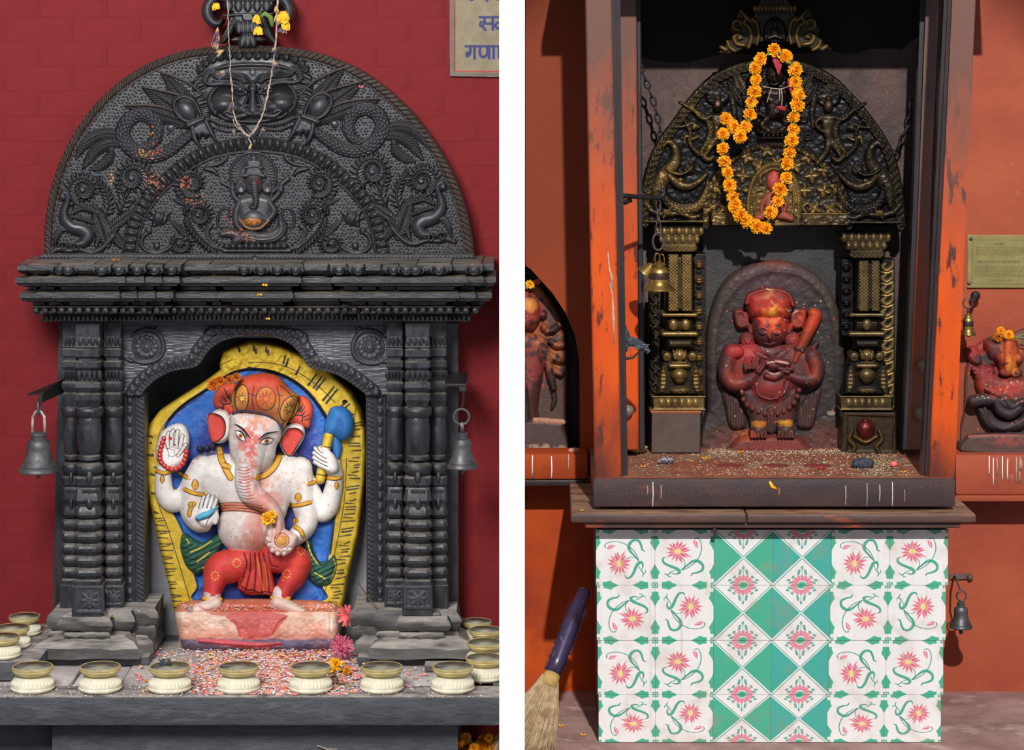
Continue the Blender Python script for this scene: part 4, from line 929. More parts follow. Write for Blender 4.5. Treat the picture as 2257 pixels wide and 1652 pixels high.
# chest, belly, front arms
S.poly([(420,1030),(440,1012),(480,1000),(560,1000),(640,1004),(676,1020),(690,1050),(672,1090),(640,1110),(620,1150),(560,1160),(500,1140),(480,1110),(450,1090),(424,1060)],h=46,base=34,edge=60,prof='dome',**sm)
S.ell(545,1160,66,64,h=74,base=30,**sm)
limb([(446,1030,28),(428,1062,27),(424,1096,27),(424,1130,26),(436,1152,20),(452,1158,14)],40,38)
limb([(662,1034,28),(664,1070,27),(668,1104,27),(676,1136,26),(672,1160,24),(652,1182,20),(630,1196,18)],40,40)
# legs
L_=7; sl=dict(mode='smax',k=10,id=L_,col=cR)
S.poly([(500,1215),(560,1216),(620,1210),(650,1220),(640,1262),(600,1262),(600,1300),(560,1312),(528,1300),(520,1262),(500,1250)],h=52,base=20,edge=26,prof='dome',**sl)
S.stroke([(540,1236,34),(510,1246,38),(486,1254,36),(476,1272,28),(470,1296,22),(468,1312,21)],0,56,30,prof='round',**sl)
S.stroke([(606,1228,34),(634,1230,36),(652,1240,34),(648,1268,28),(632,1292,22),(622,1312,21)],0,56,30,prof='round',**sl)
S.C=np.where((S.ID==L_)[...,None],S.C*(0.78+0.45*S.noise(24,12)[...,None])+np.array([0.03,0.0,0.03])*S.noise(40,14)[...,None],S.C)
S.poly([(538,1216),(592,1216),(598,1250),(606,1306),(580,1310),(556,1306),(524,1296),(540,1256)],h=22,base=50,edge=8,id=L_,col=srgb(190,50,34),prof='dome')
for P in ([(538,1218),(544,1246),(528,1290)],[(552,1220),(552,1256),(542,1300)],[(562,1218),(564,1256),(560,1306)],[(571,1218),(576,1256),(578,1308)],[(580,1218),(588,1256),(594,1306)],[(590,1216),(598,1244),(612,1250)],[(532,1292),(546,1300),(558,1300),(570,1306),(584,1304),(604,1308)]):
    S.stroke(P,2.4,-4,0,mode='add',prof='soft'); S.paint(P,1.2,cK,0.9)
for P in ([(566,1226),(574,1270),(580,1300)],[(584,1240),(590,1290)]): S.paint(P,1.0,srgb(210,140,50),0.9)
for (cx,cy,n) in ((522,1240,9),(474,1268,8),(664,1212,7),(632,1264,8),(628,1270,3)):
    for q in range(n): a=q*2*math.pi/n; S.dot(cx+8*math.cos(a),cy+9*math.sin(a),2.4,srgb(226,170,70),0.9,ry=1.6,rot=30)
# shins' white hem, anklets, feet
Ft=8
for (x,y,sg) in ((468,1314,-1),(618,1312,1)):
    S.stroke([(x,y-4,20),(x+sg*0,y+14,17)],0,44,40,id=Ft,col=cW,mode='smax',k=6)
    S.stroke([(x-19,y+4),(x,y+10),(x+19,y+6)],4.5,40 if False else 10,76,id=9,col=cGd); 
S.stroke([(474,1330,17),(454,1338,16),(432,1344,13),(420,1346,9)],0,34,66,id=Ft,col=srgb(226,200,188)); S.stroke([(612,1328,17),(634,1336,16),(656,1344,12),(668,1346,8)],0,34,66,id=Ft,col=srgb(226,196,180))
for i in range(5): S.stroke([(414+i*8,1348+abs(i-2),4.2),(418+i*8,1340,4)],0,8,86,id=Ft,col=srgb(226,200,188)); S.stroke([(640+i*8,1349-i*0.5,4.0),(636+i*7,1341,4)],0,8,84,id=Ft,col=srgb(228,190,170))
S.paint([(440,1336),(456,1344),(470,1340)],2,srgb(190,60,60),0.6); S.dot(420,1343,7,srgb(150,130,130),0.9)
# neck, head and trunk on top of the chest
hd_=dict(mode='smax',k=10,id=B,col=cW)
S.poly([(508,912),(530,906),(566,910),(600,916),(618,930),(620,960),(610,984),(604,1008),(584,1034),(560,1046),(530,1040),(512,1010),(504,976),(506,936)],h=48,base=70,edge=44,prof='dome',**hd_)
S.stroke([(562,960,34),(552,1000,32),(546,1036,28),(544,1062,27),(552,1086,26),(574,1102,23),(598,1120,18),(612,1144,14),(614,1168,13),(610,1182,12)],0,40,94,prof='round',**hd_)
for i in range(11):
    t=i/10; x=528+4*t+ (t>0.8)*6; y=1026+t*70; S.stroke([(x-4,y+2),(x+8,y+5),(x+22,y+2)],1.8,-3.2,0,mode='add',prof='soft'); S.paint([(x-4,y+2),(x+8,y+4.5),(x+20,y+2)],0.8,srgb(170,90,80),0.7)
# eye sockets and brows in relief
for (x,y,r) in ((528,962,-30),(588,972,12)):
    S.ell(x,y,17,10,h=4,rot=r if False else (40 if x<560 else -12),mode='add',prof='soft')
S.stroke([(518,934),(534,942),(548,960)],3.5,3,0,mode='add'); S.stroke([(572,966),(590,956),(612,952)],3.5,3,0,mode='add')
# vermilion poured on the face, trunk and belly (pigment stain)
nf=S.noise(9,41,3); nb=S.noise(40,42,2)
def stain(cx,cy,rx,ry,col,thr,a=0.8,rot=0,ids=(B,)):
    thr=thr-.04
    w=S.win(cx-rx,cy-ry,cx+rx,cy+ry); X=(S.GX[w]-cx)/rx; Y_=(S.GY[w]-cy)/ry; q=np.clip(1-np.sqrt(X*X+Y_*Y_),0,1)**0.5
    m=np.clip((nf[w]*0.7+nb[w]*0.3)*1.0+q*0.35-thr,0,0.2)/0.2*q*a; m=m*np.isin(S.ID[w],ids); m=m[...,None]; S.C[w]=S.C[w]*(1-m)+np.array(col,np.float32)*m
stain(556,965,58,66,srgb(224,120,116),0.66,0.75); stain(552,1010,30,110,srgb(208,72,56),0.62,0.85); stain(566,925,60,30,srgb(232,170,130),0.66,0.6)
stain(584,1098,44,44,srgb(212,84,64),0.55,0.8); stain(568,1160,44,62,srgb(214,96,66),0.55,0.85); stain(612,1150,20,50,srgb(214,120,110),0.6,0.7); stain(560,1196,50,34,srgb(196,96,56),0.55,0.8); stain(590,1060,50,30,srgb(220,140,110),0.66,0.6)
stain(560,1150,120,120,srgb(214,180,170),0.7,0.5); stain(660,1070,40,90,srgb(210,170,150),0.8,0.6); stain(430,1120,50,70,srgb(214,180,168),0.75,0.5); stain(480,1338,40,26,srgb(196,90,80),0.6,0.7,(Ft,)); stain(640,1338,50,26,srgb(206,110,90),0.55,0.7,(Ft,))
S.speckle(None,170,srgb(214,70,60),r=(0.7,1.9),box=(350,900,760,1200),seed=9,a=0.75)
# face paint
eK=srgb(40,30,34)
S.paint([(518,934),(534,944),(546,958),(552,966)],[1.2,2.2,1.6,0.8],eK); S.paint([(570,968),(586,956),(604,952),(613,951)],[0.8,2.4,1.8,0.8],eK)
for (cx,cy,rot) in ((530,960,48),(588,972,-14)):
    c,s_=math.cos(math.radians(rot)),math.sin(math.radians(rot)); tr=lambda u,v:(cx+u*c-v*s_,cy+u*s_+v*c)
    S.fill([tr(-15,0),tr(-6,-6),tr(5,-6),tr(15,0),tr(5,5),tr(-6,5)],srgb(236,226,214)); S.dot(*tr(0,0),5.6,srgb(196,140,44)); S.dot(*tr(0,0),2.4,eK); S.paint([tr(-17,1),tr(-7,-6.5),tr(5,-6.5),tr(17,0)],[0.8,1.8,1.8,0.8],eK); S.paint([tr(-15,1),tr(-5,6),tr(6,6),tr(16,1)],[0.6,1.2,1.2,0.6],srgb(60,70,120)); S.paint([tr(-14,-9),tr(0,-12),tr(14,-7)],[0.5,1,0.5],eK,0.7)
S.paint([(508,915),(504,950),(506,990),(512,1020)],1.2,srgb(150,110,80),0.6)
# crown
Cr=10
S.poly([(516,908),(512,890),(516,862),(528,836),(548,826),(586,822),(614,830),(634,852),(652,868),(656,876),(640,906),(634,924),(622,936),(612,930),(590,914),(560,906),(530,904)],h=44,base=84,edge=30,id=Cr,col=srgb(188,124,56),prof='dome')
stain2=lambda cx,cy,rx,ry,col,thr,a:stain(cx,cy,rx,ry,col,thr,a,0,(Cr,))
stain2(575,838,95,44,srgb(204,52,40),0.2,0.95); stain2(566,880,40,60,srgb(200,70,44),0.45,0.8); stain2(560,900,60,30,srgb(196,90,50),.55,.6)
for (cx,cy,rx,ry,rot) in ((533,878,15,31,4),(586,878,22,26,0),(638,900,18,30,28)):
    S.ell(cx,cy,rx,ry,h=4,rot=rot,mode='add',prof='flat'); S.dot(cx,cy,rx,srgb(216,150,66),0.95,ry=ry,rot=rot)
    P=[(cx+rx*math.cos(a)*math.cos(math.radians(rot))-ry*math.sin(a)*math.sin(math.radians(rot)),cy+rx*math.cos(a)*math.sin(math.radians(rot))+ry*math.sin(a)*math.cos(math.radians(rot))) for a in np.linspace(0,2*math.pi,14)[:-1]]
    S.paint(P,1.2,cK,closed=True)
    for q in range(9): a=q*2*math.pi/9; S.paint([(cx+5*math.cos(a),cy+5*math.sin(a)),(cx+rx*0.75*math.cos(a),cy+rx*0.85*math.sin(a))],[1.2,0.6],cK,smooth=False)
    S.dot(cx,cy,5,srgb(230,180,80)); 
stain2(580,880,70,50,srgb(206,64,40),0.66,0.7)
for P in ([(560,850),(556,880),(560,905)],[(610,852),(616,880),(612,912)],[(552,868),(562,872)],[(612,868),(622,872)],[(618,850),(634,862),(648,880)]): S.paint(P,1.1,cK,0.9)
S.stroke([(514,910),(534,904),(560,906),(590,914),(612,928),(624,944)],4,9,92,id=Cr,col=srgb(70,44,66))
S.stroke([(512,892),(516,862),(528,838)],3,6,86,id=Cr,col=srgb(170,124,50)); S.stroke([(654,872),(640,908),(624,940)],4.5,6,86,id=Cr,col=srgb(170,124,50))
# jewellery (gold bands in relief)
Go=9
def band(P,w=5,base=70,h=5,col=cGd):
    S.stroke([(x,y,w) for x,y in P],0,h,0,mode='add',prof='flat'); S.paint(P,w,col); 
    Q=smooth_path(P,3); 
    for sg in (-1,1):
        d=np.gradient(Q[:,:2],axis=0); n_=np.stack([-d[:,1],d[:,0]],1)/np.maximum(np.hypot(d[:,0],d[:,1]),1e-6)[:,None]; S.paint(Q[:,:2]+n_*sg*w*0.95,0.8,cK,0.85,smooth=False)
band([(484,990),(488,1012),(498,1034),(508,1052)],7); band([(616,1004),(606,1026),(588,1044),(568,1052)],7); band([(492,1024),(504,1028)],6)
for P in ([(407,1078),(426,1086),(450,1090)],[(640,1114),(662,1112),(684,1106)],[(417,1134),(420,1120),(428,1108)],[(344,1036),(360,1042),(378,1038)],[(396,1042),(412,1052)],[(720,1052),(738,1054),(750,1052)],[(650,1160),(662,1168),(668,1180)],[(680,1066),(692,1062)]): band(P,4.5)
for (x,y,rx,ry) in ((430,1068,7.5,12),(657,1096,7.5,10),(358,1056,5,9),(742,1070,5,9),(420,1112,5,7),(651,1148,6,7)): S.ell(x,y,rx,ry,h=4,mode='add',prof='flat'); S.dot(x,y,rx,cGd,ry=ry); S.paint([(x-rx,y+2),(x-rx*.7,y-ry*.7),(x,y-ry),(x+rx*.7,y-ry*.7),(x+rx,y+2)],0.9,cK,0.8); S.dot(x,y+2,2.4,srgb(190,130,30))
# waist sash
P=[(482,1118),(512,1116),(548,1118),(578,1124)]
S.stroke(P,10,5,0,mode='add',prof='flat'); S.paint(P,10,cS)
for d in (-9,-3,3,9): S.paint([(x,y+d) for x,y in P],1.0,cK,0.85)
S.paint([(482,1108),(482,1130)],2,srgb(50,90,120))
# left raised hand: fingers, palm lines, bead string
def finger(P,w,base,h=8,col=cW,id=B):
    S.stroke([(x,y,w) for x,y in P],0,h,base,id=id,col=col); 
    Q=[(P[0][0]-w,P[0][1])]+[(P[0][0]-w+ (P[-1][0]-P[0][0])*t,P[0][1]+(P[-1][1]-P[0][1])*t) for t in (0.5,1)]
    for sg in (-1,1): S.paint([(x+sg*w*0.9,y) for x,y in P],0.8,cK,0.85)
    S.paint([(P[-1][0]-w*0.9,P[-1][1]),(P[-1][0],P[-1][1]-w),(P[-1][0]+w*0.9,P[-1][1])],0.8,cK,0.85)
S.dot(382,985,28,srgb(236,232,228),0.9,ry=36)
for P in ([(370,985),(368,965),(372,954)],[(378,982),(378,958),(382,948)],[(388,984),(390,960),(392,950)],[(397,988),(400,968),(402,960)],[(392,1004),(402,990),(409,980)]): finger(P,5.2,58)
for P in ([(366,982),(372,1000),(370,1010)],[(372,988),(384,992),(384,1000)],[(370,1002),(380,1006),(392,998)]): S.paint(P,0.8,cK,0.7)
S.dot(376,966,4,srgb(200,40,40)); S.dot(386,980,2,srgb(200,40,40)); S.dot(368,988,2,srgb(200,40,40))
bd=[(362,966),(357,980),(353,996),(353,1010),(358,1021),(367,1029),(378,1034),(389,1033),(399,1026),(405,1017),(409,1006),(411,994)]
for (x,y) in smooth_path(bd,1)[::9][:,:2]: S.ell(x,y,6.2,5.8,h=10,base=60,id=11,col=srgb(196,46,44)); S.dot(x-1,y-1,1.6,srgb(230,150,140))
# lower left hand, palm up with blue fruit
S.poly([(428,1140),(434,1122),(440,1104),(452,1092),(468,1090),(478,1098),(481,1120),(480,1142),(470,1156),(454,1164),(438,1156)],h=26,base=66,edge=12,id=B,col=srgb(230,226,222),prof='dome')
for i,P in enumerate(([(442,1118),(446,1102),(450,1094)],[(451,1118),(456,1100),(460,1090)],[(460,1120),(466,1102),(469,1093)],[(468,1124),(475,1108),(477,1100)])): finger(P,4.4,84,8)
S.stroke([(474,1150,6),(477,1136,6),(474,1126,4)],0,8,84,id=B,col=cW); S.paint([(454,1160),(458,1146),(468,1134)],0.9,cK)
S.stroke([(436,1142,6),(448,1136,8),(460,1132,8),(470,1124,5)],0,14,88,id=12,col=srgb(84,170,206)); S.paint([(432,1142),(440,1146),(456,1142),(470,1130)],0.9,srgb(20,60,110)); S.stroke([(468,1126,3),(480,1116,3)],0,8,90,id=12,col=srgb(90,140,130))
# right raised hand gripping the axe
Ax=13
S.stroke([(724,962,11),(716,1000,11),(710,1030,11),(706,1056,11)],0,20,52,id=Ax,col=srgb(210,176,50)); 
for P in ([(712,984),(736,986)],[(697,1044),(718,1048)]): S.paint(P,1.3,srgb(90,60,20),smooth=False)
S.poly([(722,914),(730,898),(748,894),(768,902),(779,924),(778,950),(766,968),(748,970),(736,962),(720,964),(714,940)],h=34,base=42,edge=24,id=Ax,col=srgb(44,116,180),prof='dome'); S.fill([(742,920),(756,926),(758,950),(748,962),(738,950)],srgb(30,84,160),0.6); S.stroke([(736,962),(742,985),(744,1010)],[9,12,4],16,34,id=Ax,col=srgb(50,120,190))
for P in ([(722,1010),(706,1000),(696,988)],[(724,1018),(706,1008),(693,998)],[(724,1026),(706,1018),(693,1008)],[(724,1034),(708,1026),(695,1018)]):
    S.stroke([(x,y,5.4) for x,y in P],0,12,74,id=B,col=cW); S.paint([(x,y-5) for x,y in P],1.0,cK,0.85)
S.poly([(708,988),(722,988),(738,1004),(746,1026),(742,1040),(726,1042),(716,1030)],h=16,base=70,edge=12,id=B,col=cW,prof='dome')
# lower right hand with sweet in a bowl
S.poly([(588,1180),(600,1160),(620,1160),(640,1172),(656,1182),(650,1204),(636,1220),(614,1222),(596,1214),(586,1200)],h=24,base=104,edge=12,id=B,col=srgb(228,206,196),prof='dome')
S.stroke([(594,1160,8),(596,1176,8),(594,1190,7)],0,14,118,id=B,col=srgb(228,206,196))
for (x,y) in ((590,1186),(593,1200),(600,1212),(612,1219),(626,1219),(638,1210)): S.stroke([(x,y,6),(x+ (612-x)*0.25,y+(1192-y)*0.25,6)],0,10,118,id=B,col=srgb(228,200,190)); S.paint([(x-6,y),(x-2,y-6),(x+5,y-5)],0.8,cK,0.8)
S.ell(621,1190,16,16,h=14,base=120,id=14,col=srgb(222,162,76)); S.paint([(621+16*math.cos(a),1190+16*math.sin(a)) for a in np.linspace(0,2*math.pi,16)[:-1]],1.2,cK,closed=True); S.paint([(608,1186),(616,1180),(626,1184),(634,1180)],1,srgb(170,90,30),0.8)
stain(616,1190,36,34,srgb(216,130,110),0.62,0.7)
# necklace beads behind shoulders
for (x,y) in ((440,988),(455,986),(468,982),(652,1002),(662,1008),(672,1012),(646,998)): S.ell(x,y,7,7,h=12,base=26,id=2,col=srgb(40,46,70))
S.paint([(430,1010),(450,1000),(484,992)],3,srgb(120,108,90),0.6)
S.C=S.C*(0.93+0.14*S.noise(7,77,3))[...,None]
# pale scuffs
S.speckle(None,160,srgb(190,196,210),r=(0.5,1.1),box=(330,820,800,1320),seed=21,a=0.4)
sn={1:'stone_surround',2:'painted_ground',3:'pedestal',4:'scarf',5:'ear',6:'body',7:'trousers',8:'foot',9:'gold_anklet',10:'crown',11:'bead',12:'fruit',13:'axe',14:'sweet'}
sn=S.split(sn,keep=(1,2,3,6,7,10,13,14),minc=30,sink=6)
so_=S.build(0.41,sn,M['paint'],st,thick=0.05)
m=MB(); m.box(R(392,0,.33)[0],R(742,0,.33)[0],0.335,0.46,ZP+0.001,R(0,1350,.36)[2],0.01); m.build('pedestal_core',mat('pedestal_stone',srgb(190,130,110),srgb(80,70,100),0.8,scale=8),st)
# ================================================================ small things of the left bay
def onp(px,py,Z):
    s=(ZC-Z)*1000/(py-PY0); return D*(s-1)
def onto(px,py,Z):
    Y=onp(px,py,Z); p=R(px,py,Y); return (p[0],Y,Z)
# ---- oil lamps
def lamp(loc,label,seed,k=1.0,group=None,fill='soot'):
    t=thing('oil_lamp',label,'oil lamp',loc,group); z=loc[2]; x,y=loc[0],loc[1]
    def L(P): return [(r*k,h*k) for r,h in P]
    m=MB(); m.lathe((x,y,z),L([(0.038,0),(0.044,0.002),(0.0475,0.006),(0.0478,0.009),(0.046,0.011),(0.0465,0.014),(0.045,0.021),(0.040,0.028),(0.032,0.033),(0.024,0.0355)]),68,34,0.07,(5,8)); 
    for a in range(36): an=a*2*math.pi/36; m.blob((x+0.0472*k*math.cos(an),y+0.0472*k*math.sin(an),z+0.0075*k),(0.0018*k,)*3,5,4)
    m.build('stand',M['lampb'],t,smooth=True,angle=50)
    m=MB(); m.lathe((x,y,z),L([(0.020,0.0355),(0.036,0.037),(0.041,0.040),(0.0445,0.0445),(0.0450,0.047),(0.0445,0.048),(0.0452,0.050),(0.0452,0.0535),(0.0440,0.0545),(0.0420,0.0535)]),40); m.build('dish',M['lampr'],t,smooth=True,angle=40)
    m=MB(); m.lathe((x,y,z),L([(0.0425,0.0537),(0.040,0.049),(0.034,0.045),(0.020,0.0432),(0.001,0.043)]),36); m.build('dish_inside',M['lampi'],t,smooth=True)
    g=np.random.default_rng(seed); m=MB()
    for _ in range(26):
        a=g.uniform(0,6.28); q=g.uniform(0,0.030)*k; r=g.uniform(0.003,0.008)*k; m.blob((x+q*math.cos(a),y+q*math.sin(a),z+(0.045+g.uniform(0,0.003))*k),(r,r*g.uniform(.5,1),r*0.6),6,4,Matrix.Rotation(g.uniform(0,3),3,'Z'))
    m.build('burnt_wick',M['soot'] if seed%3 else M['ash'],t,smooth=True)
    if seed%2==0:
        m=MB()
        for _ in range(7):
            a=g.uniform(0,6.28); q=g.uniform(0,0.03)*k; dx,dy=g.uniform(-.008,.008),g.uniform(-.008,.008)
            m.tube([(x+q*math.cos(a),y+q*math.sin(a),z+0.048*k),(x+q*math.cos(a)+dx,y+q*math.sin(a)+dy,z+(0.050+g.uniform(0,.006))*k)],0.0008,5)
        m.build('straw_bit',M['dgrass'] ,t).__setitem__('kind','stuff')
    return t
M['dgrass']=mat('dry_grass',srgb(172,160,84),srgb(120,124,60),0.8,scale=60)
fl=[(72,'first oil lamp from the left on the front beam'),(221,'second oil lamp from the left on the front beam'),(374,'oil lamp with a heap of black ash, third from the left on the beam'),(526,'oil lamp in front of the statue pedestal, fourth on the beam'),(685,'oil lamp beside the yellow marigolds, fifth on the front beam'),(842,'sixth oil lamp from the left on the front beam'),(998,'oil lamp furthest right on the front beam')]
for i,(px,lb) in enumerate(fl):
    Y=-0.046; p=R(px,0,Y); t=lamp((p[0],Y,ZP+0.0005),lb,i+1,0.985,'oil lamps along the front beam')
    if i==2:
        m=MB(); g=np.random.default_rng(4)
        for _ in range(9): a=g.uniform(-.02,.012); m.tube([(p[0]-.008+a,Y+g.uniform(-.01,.01),ZP+.045),(p[0]-.010+a+g.uniform(-.004,.004),Y,ZP+.056),(p[0]-.012+a+g.uniform(-.006,.006),Y,ZP+.066+g.uniform(0,.006))],[.003,.0025,.001],5)
        m.build('charred_wick',M['soot'],t,smooth=True)
# ledges that carry the side lamps
rl=thing('lamp_rail','dark stone side rail at the left end of the platform carrying three lamps','rail',(R(10,0,.2)[0],0.2,ZP))
m=MB(); m.box(R(-60,0,.04)[0],R(84,0,.04)[0],0.03,0.405,ZP+.001,0.186,0.006); m.build('rail_block',M['slate'],rl,smooth=True,angle=30)
for px,py,Y,k,lb in ((5,1452,.075,.86,'oil lamp cut by the left edge, nearest on the left rail'),(28,1424,.17,.84,'middle oil lamp on the left rail'),(54,1400,.29,.8,'furthest oil lamp on the left rail, against the red wall')):
    lamp((R(px,0,Y)[0],Y,0.1865),lb,px+3,k,'oil lamps on the side rails')
for i,(px,py,Y,k,lb) in enumerate(((1050,1408,.31,.78,'furthest right oil lamp, against the red wall'),(1070,1430,.22,.84,'second furthest oil lamp of the right-hand row'),(1098,1462,.13,.9,'third oil lamp of the right-hand row'),(1120,1497,.05,.92,'nearest oil lamp of the right-hand row, cut by the white wall'))):
    Z=ZC-(py-PY0)/1000*(D+Y)/D; X=R(px,0,Y)[0]
    br_=thing('stone_bracket','dark stone bracket under the %s lamp of the right-hand row'%(('furthest','second furthest','third','nearest')[i]),'bracket',(X,Y,Z-.02)); m=MB(); m.box(X-0.034,-0.0185,Y-0.036,Y+0.036,Z-0.014,Z,0.003); m.build('slab',M['slate'],br_,smooth=True,angle=30)
    lx=min(X,-0.0185-0.0465*k); lamp((lx,Y,Z+.0005),lb,i+31,k,'oil lamps on the side rails')
# ---- bells
def bell(name,label,cx,top,lip,rad,Y,mt,ring,neck=0.36,group=None):
    """cx px, top/lip py, rad mm"""
    z0=R(cx,lip,Y)[2]; z1=R(cx,top,Y)[2]; x=R(cx,0,Y)[0]; h=z1-z0; r=rad/1000
    t=thing(name,label,'bell',(x,Y,z0),group)
    m=MB(); m.lathe((x,Y,z0),[(r*0.96,0),(r,h*0.02),(r,h*0.06),(r*0.95,h*0.10),(r*0.88,h*0.14),(r*0.90,h*0.16),(r*0.74,h*0.28),(r*0.64,h*0.42),(r*0.58,h*0.58),(r*0.60,h*0.62),(r*0.585,h*0.72),(r*0.50,h*0.80),(r*neck,h*0.84),(r*neck,h*0.9),(r*(neck+.06),h*0.92),(r*(neck+.06),h*0.97),(r*neck*.9,h)],36)
    m.build('bell_body',mt,t,smooth=True,angle=40)
    m=MB(); m.tube([(x,Y,z0+h*0.3),(x,Y,z0-0.008),(x,Y,z0-0.014)],[0.003,0.0045,0.004],8); m.build('clapper',mt,t,smooth=True)
    return t,(x,Y,z0,z1)
t,(x,Y,z0,z1)=bell('hanging_bell','grey bronze bell hanging from the iron bracket left of the black shrine',85,952,1040,44,0.10,M['bell'],True)
m=MB(); hz=R(0,906,Y)[2]; m.tube([(x-.0135,Y,z1-.003),(x-.0135,Y,z1+.018),(x-.013,Y,hz-.012),(x-.006,Y,hz-.001),(x,Y,hz+.001),(x+.006,Y,hz-.001),(x+.013,Y,hz-.012),(x+.0135,Y,z1+.018),(x+.0135,Y,z1-.003)],0.0032,8); m.build('handle_loop',mat('worn_white_metal',srgb(196,190,180),srgb(130,124,118),.5,metal=.3,scale=60),t,smooth=True)
m=MB(); m.ring((x+.001,Y,hz+.010),0.013,0.0032,'x',16,8,1,1.2); m.build('ring',M['bell'],t,smooth=True)
bkt=thing('iron_bracket','flat iron bracket holding the bell left of the black shrine','bracket',(R(140,0,.3)[0],0.3,R(0,870,.3)[2]))
a=R(145,858,.33); b=R(66,866,.085); zt=b[2]
m=MB(); m.add([(a[0],a[1],zt+.004),(a[0],a[1]-.05,zt+.004),(b[0]-.004,b[1]-.012,zt),(b[0]+.028,b[1]+.012,zt),(a[0],a[1],zt-.001),(a[0],a[1]-.05,zt-.001),(b[0]-.004,b[1]-.012,zt-.004),(b[0]+.028,b[1]+.012,zt-.004)],[(0,1,2,3),(4,5,6,7),(0,1,5,4),(1,2,6,5),(2,3,7,6),(3,0,4,7)]); m.build('plate',M['iron'],bkt)
m=MB(); m.add([(a[0],a[1],zt),(b[0]+.022,b[1]+.004,zt-.003),(b[0]+.022,b[1]+.004,zt-.022),(a[0],a[1],zt-.03),(a[0]+.003,a[1],zt),(b[0]+.026,b[1]+.004,zt-.003),(b[0]+.026,b[1]+.004,zt-.022),(a[0]+.003,a[1],zt-.03)],[(0,1,2,3),(4,5,6,7),(0,1,5,4),(1,2,6,5),(2,3,7,6),(3,0,4,7)]); m.tube([(x+.006,Y,zt-.012),(x+.001,Y,hz+.028),(x+.001,Y,hz+.020)],.003,6); m.build('web',M['iron'],bkt)
t,(x,Y,z0,z1)=bell('hanging_bell','rusty grey bell with orange powder hanging right of the black shrine',1019,952,1031,35,0.14,M['bell'],True,0.30)
m=MB(); hz=R(0,918,Y)[2]; m.ring((x-.002,Y,hz),0.0175,0.003,'y',22,8); m.tube([(x,Y,z1-.002),(x-.001,Y,hz-.012),(x-.002,Y,hz-.020)],[.005,.004,.003],8); m.build('ring',M['bell'],t,smooth=True)
bkt=thing('iron_bracket','black iron bracket holding the bell right of the black shrine','bracket',(R(990,0,.3)[0],0.3,R(0,870,.3)[2]))
m=MB(); a=R(985,848,.33); b=R(1026,845,Y); m.box(a[0],b[0]+.002,Y-.004,.335,b[2]-.006,b[2],0.001); m.box(b[0]-.014,b[0]+.002,Y-.004,Y+.004,R(0,862,Y)[2],b[2]-.0065,0.001); m.tube([(b[0]-.004,Y,R(0,860,Y)[2]),(x+.002,Y,hz+.03),(x-.002,Y,hz+.0178)],.0026,6); m.build('arm',M['iron'],bkt)
# ---- finial above the arch
Fn=Relief(440,-30,652,112,1.1,bk)
Fn.poly([(486,-30),(610,-30),(606,8),(600,24),(580,30),(576,46),(574,60),(562,74),(566,84),(566,96),(562,106),(526,106),(522,96),(524,84),(530,74),(518,60),(514,46),(510,28),(492,20)],h=14,edge=6,id=1,col=bk,smooth=False)
for k,y,n,w_,r in ((0,12,5,52,9),(1,58,5,26,8),(2,90,3,18,9)):
    for i in range(n):
        x=546+(i-(n-1)/2)*w_*2/(n-1 if n>1 else 1)*0.8
        if k==0: Fn.leaf((x,y-8),(x,y+14),9,5,14,1,bk2,veins=False)
        elif k==1: Fn.leaf((x*0.9+54.6,y+14),(x,y-14),8.5,8,12,1,bk,veins=False)
        else: Fn.leaf((546+(x-546)*0.5,y-12),(x,y+14),9,8,12,1,bk,veins=False)
Fn.leaf((528,86),(508,88),6,8,4,1,bk,veins=False); Fn.leaf((562,86),(588,88),6,8,4,1,bk,veins=False); Fn.leaf((524,60),(516,46),6,8,4,1,bk,veins=False)
Fn.stroke([(490,34),(600,30)],3,6,14,1,bk2,smooth=False); Fn.stroke([(488,0),(606,0)],3,6,14,1,bk2,smooth=False)
Fn.poly([(534,30),(556,30),(558,46),(536,46)],h=10,base=10,edge=3,id=1,col=bk)
for sx,c in ((-1,470),(1,624)):
    X=lambda x:546+sx*(546-x) if sx>0 else x
    Fn.stroke([(X(x),y,w) for x,y,w in ((492,-8,8),(472,-4,12),(458,14,13),(458,34,13),(468,48,11),(480,52,7),(488,44,4))],0,20,2,2,bk)
    Fn.stroke([(X(x),y,w) for x,y,w in ((518,34,8),(510,54,9),(500,76,8),(488,92,5))],0,9,4,1,bk2,fn=lambda Q,S_,T_,W:1.2*np.sin(T_*1.3))
fin=thing('finial',None,None); fin.parent=shr; fin.location=(0,0,0)
fn_names=Fn.split({1:'lotus_vase',2:'side_scroll'},keep=(1,),minc=20)
Fn.build(0.335,fn_names,M['woodc'],fin,thick=0.05)
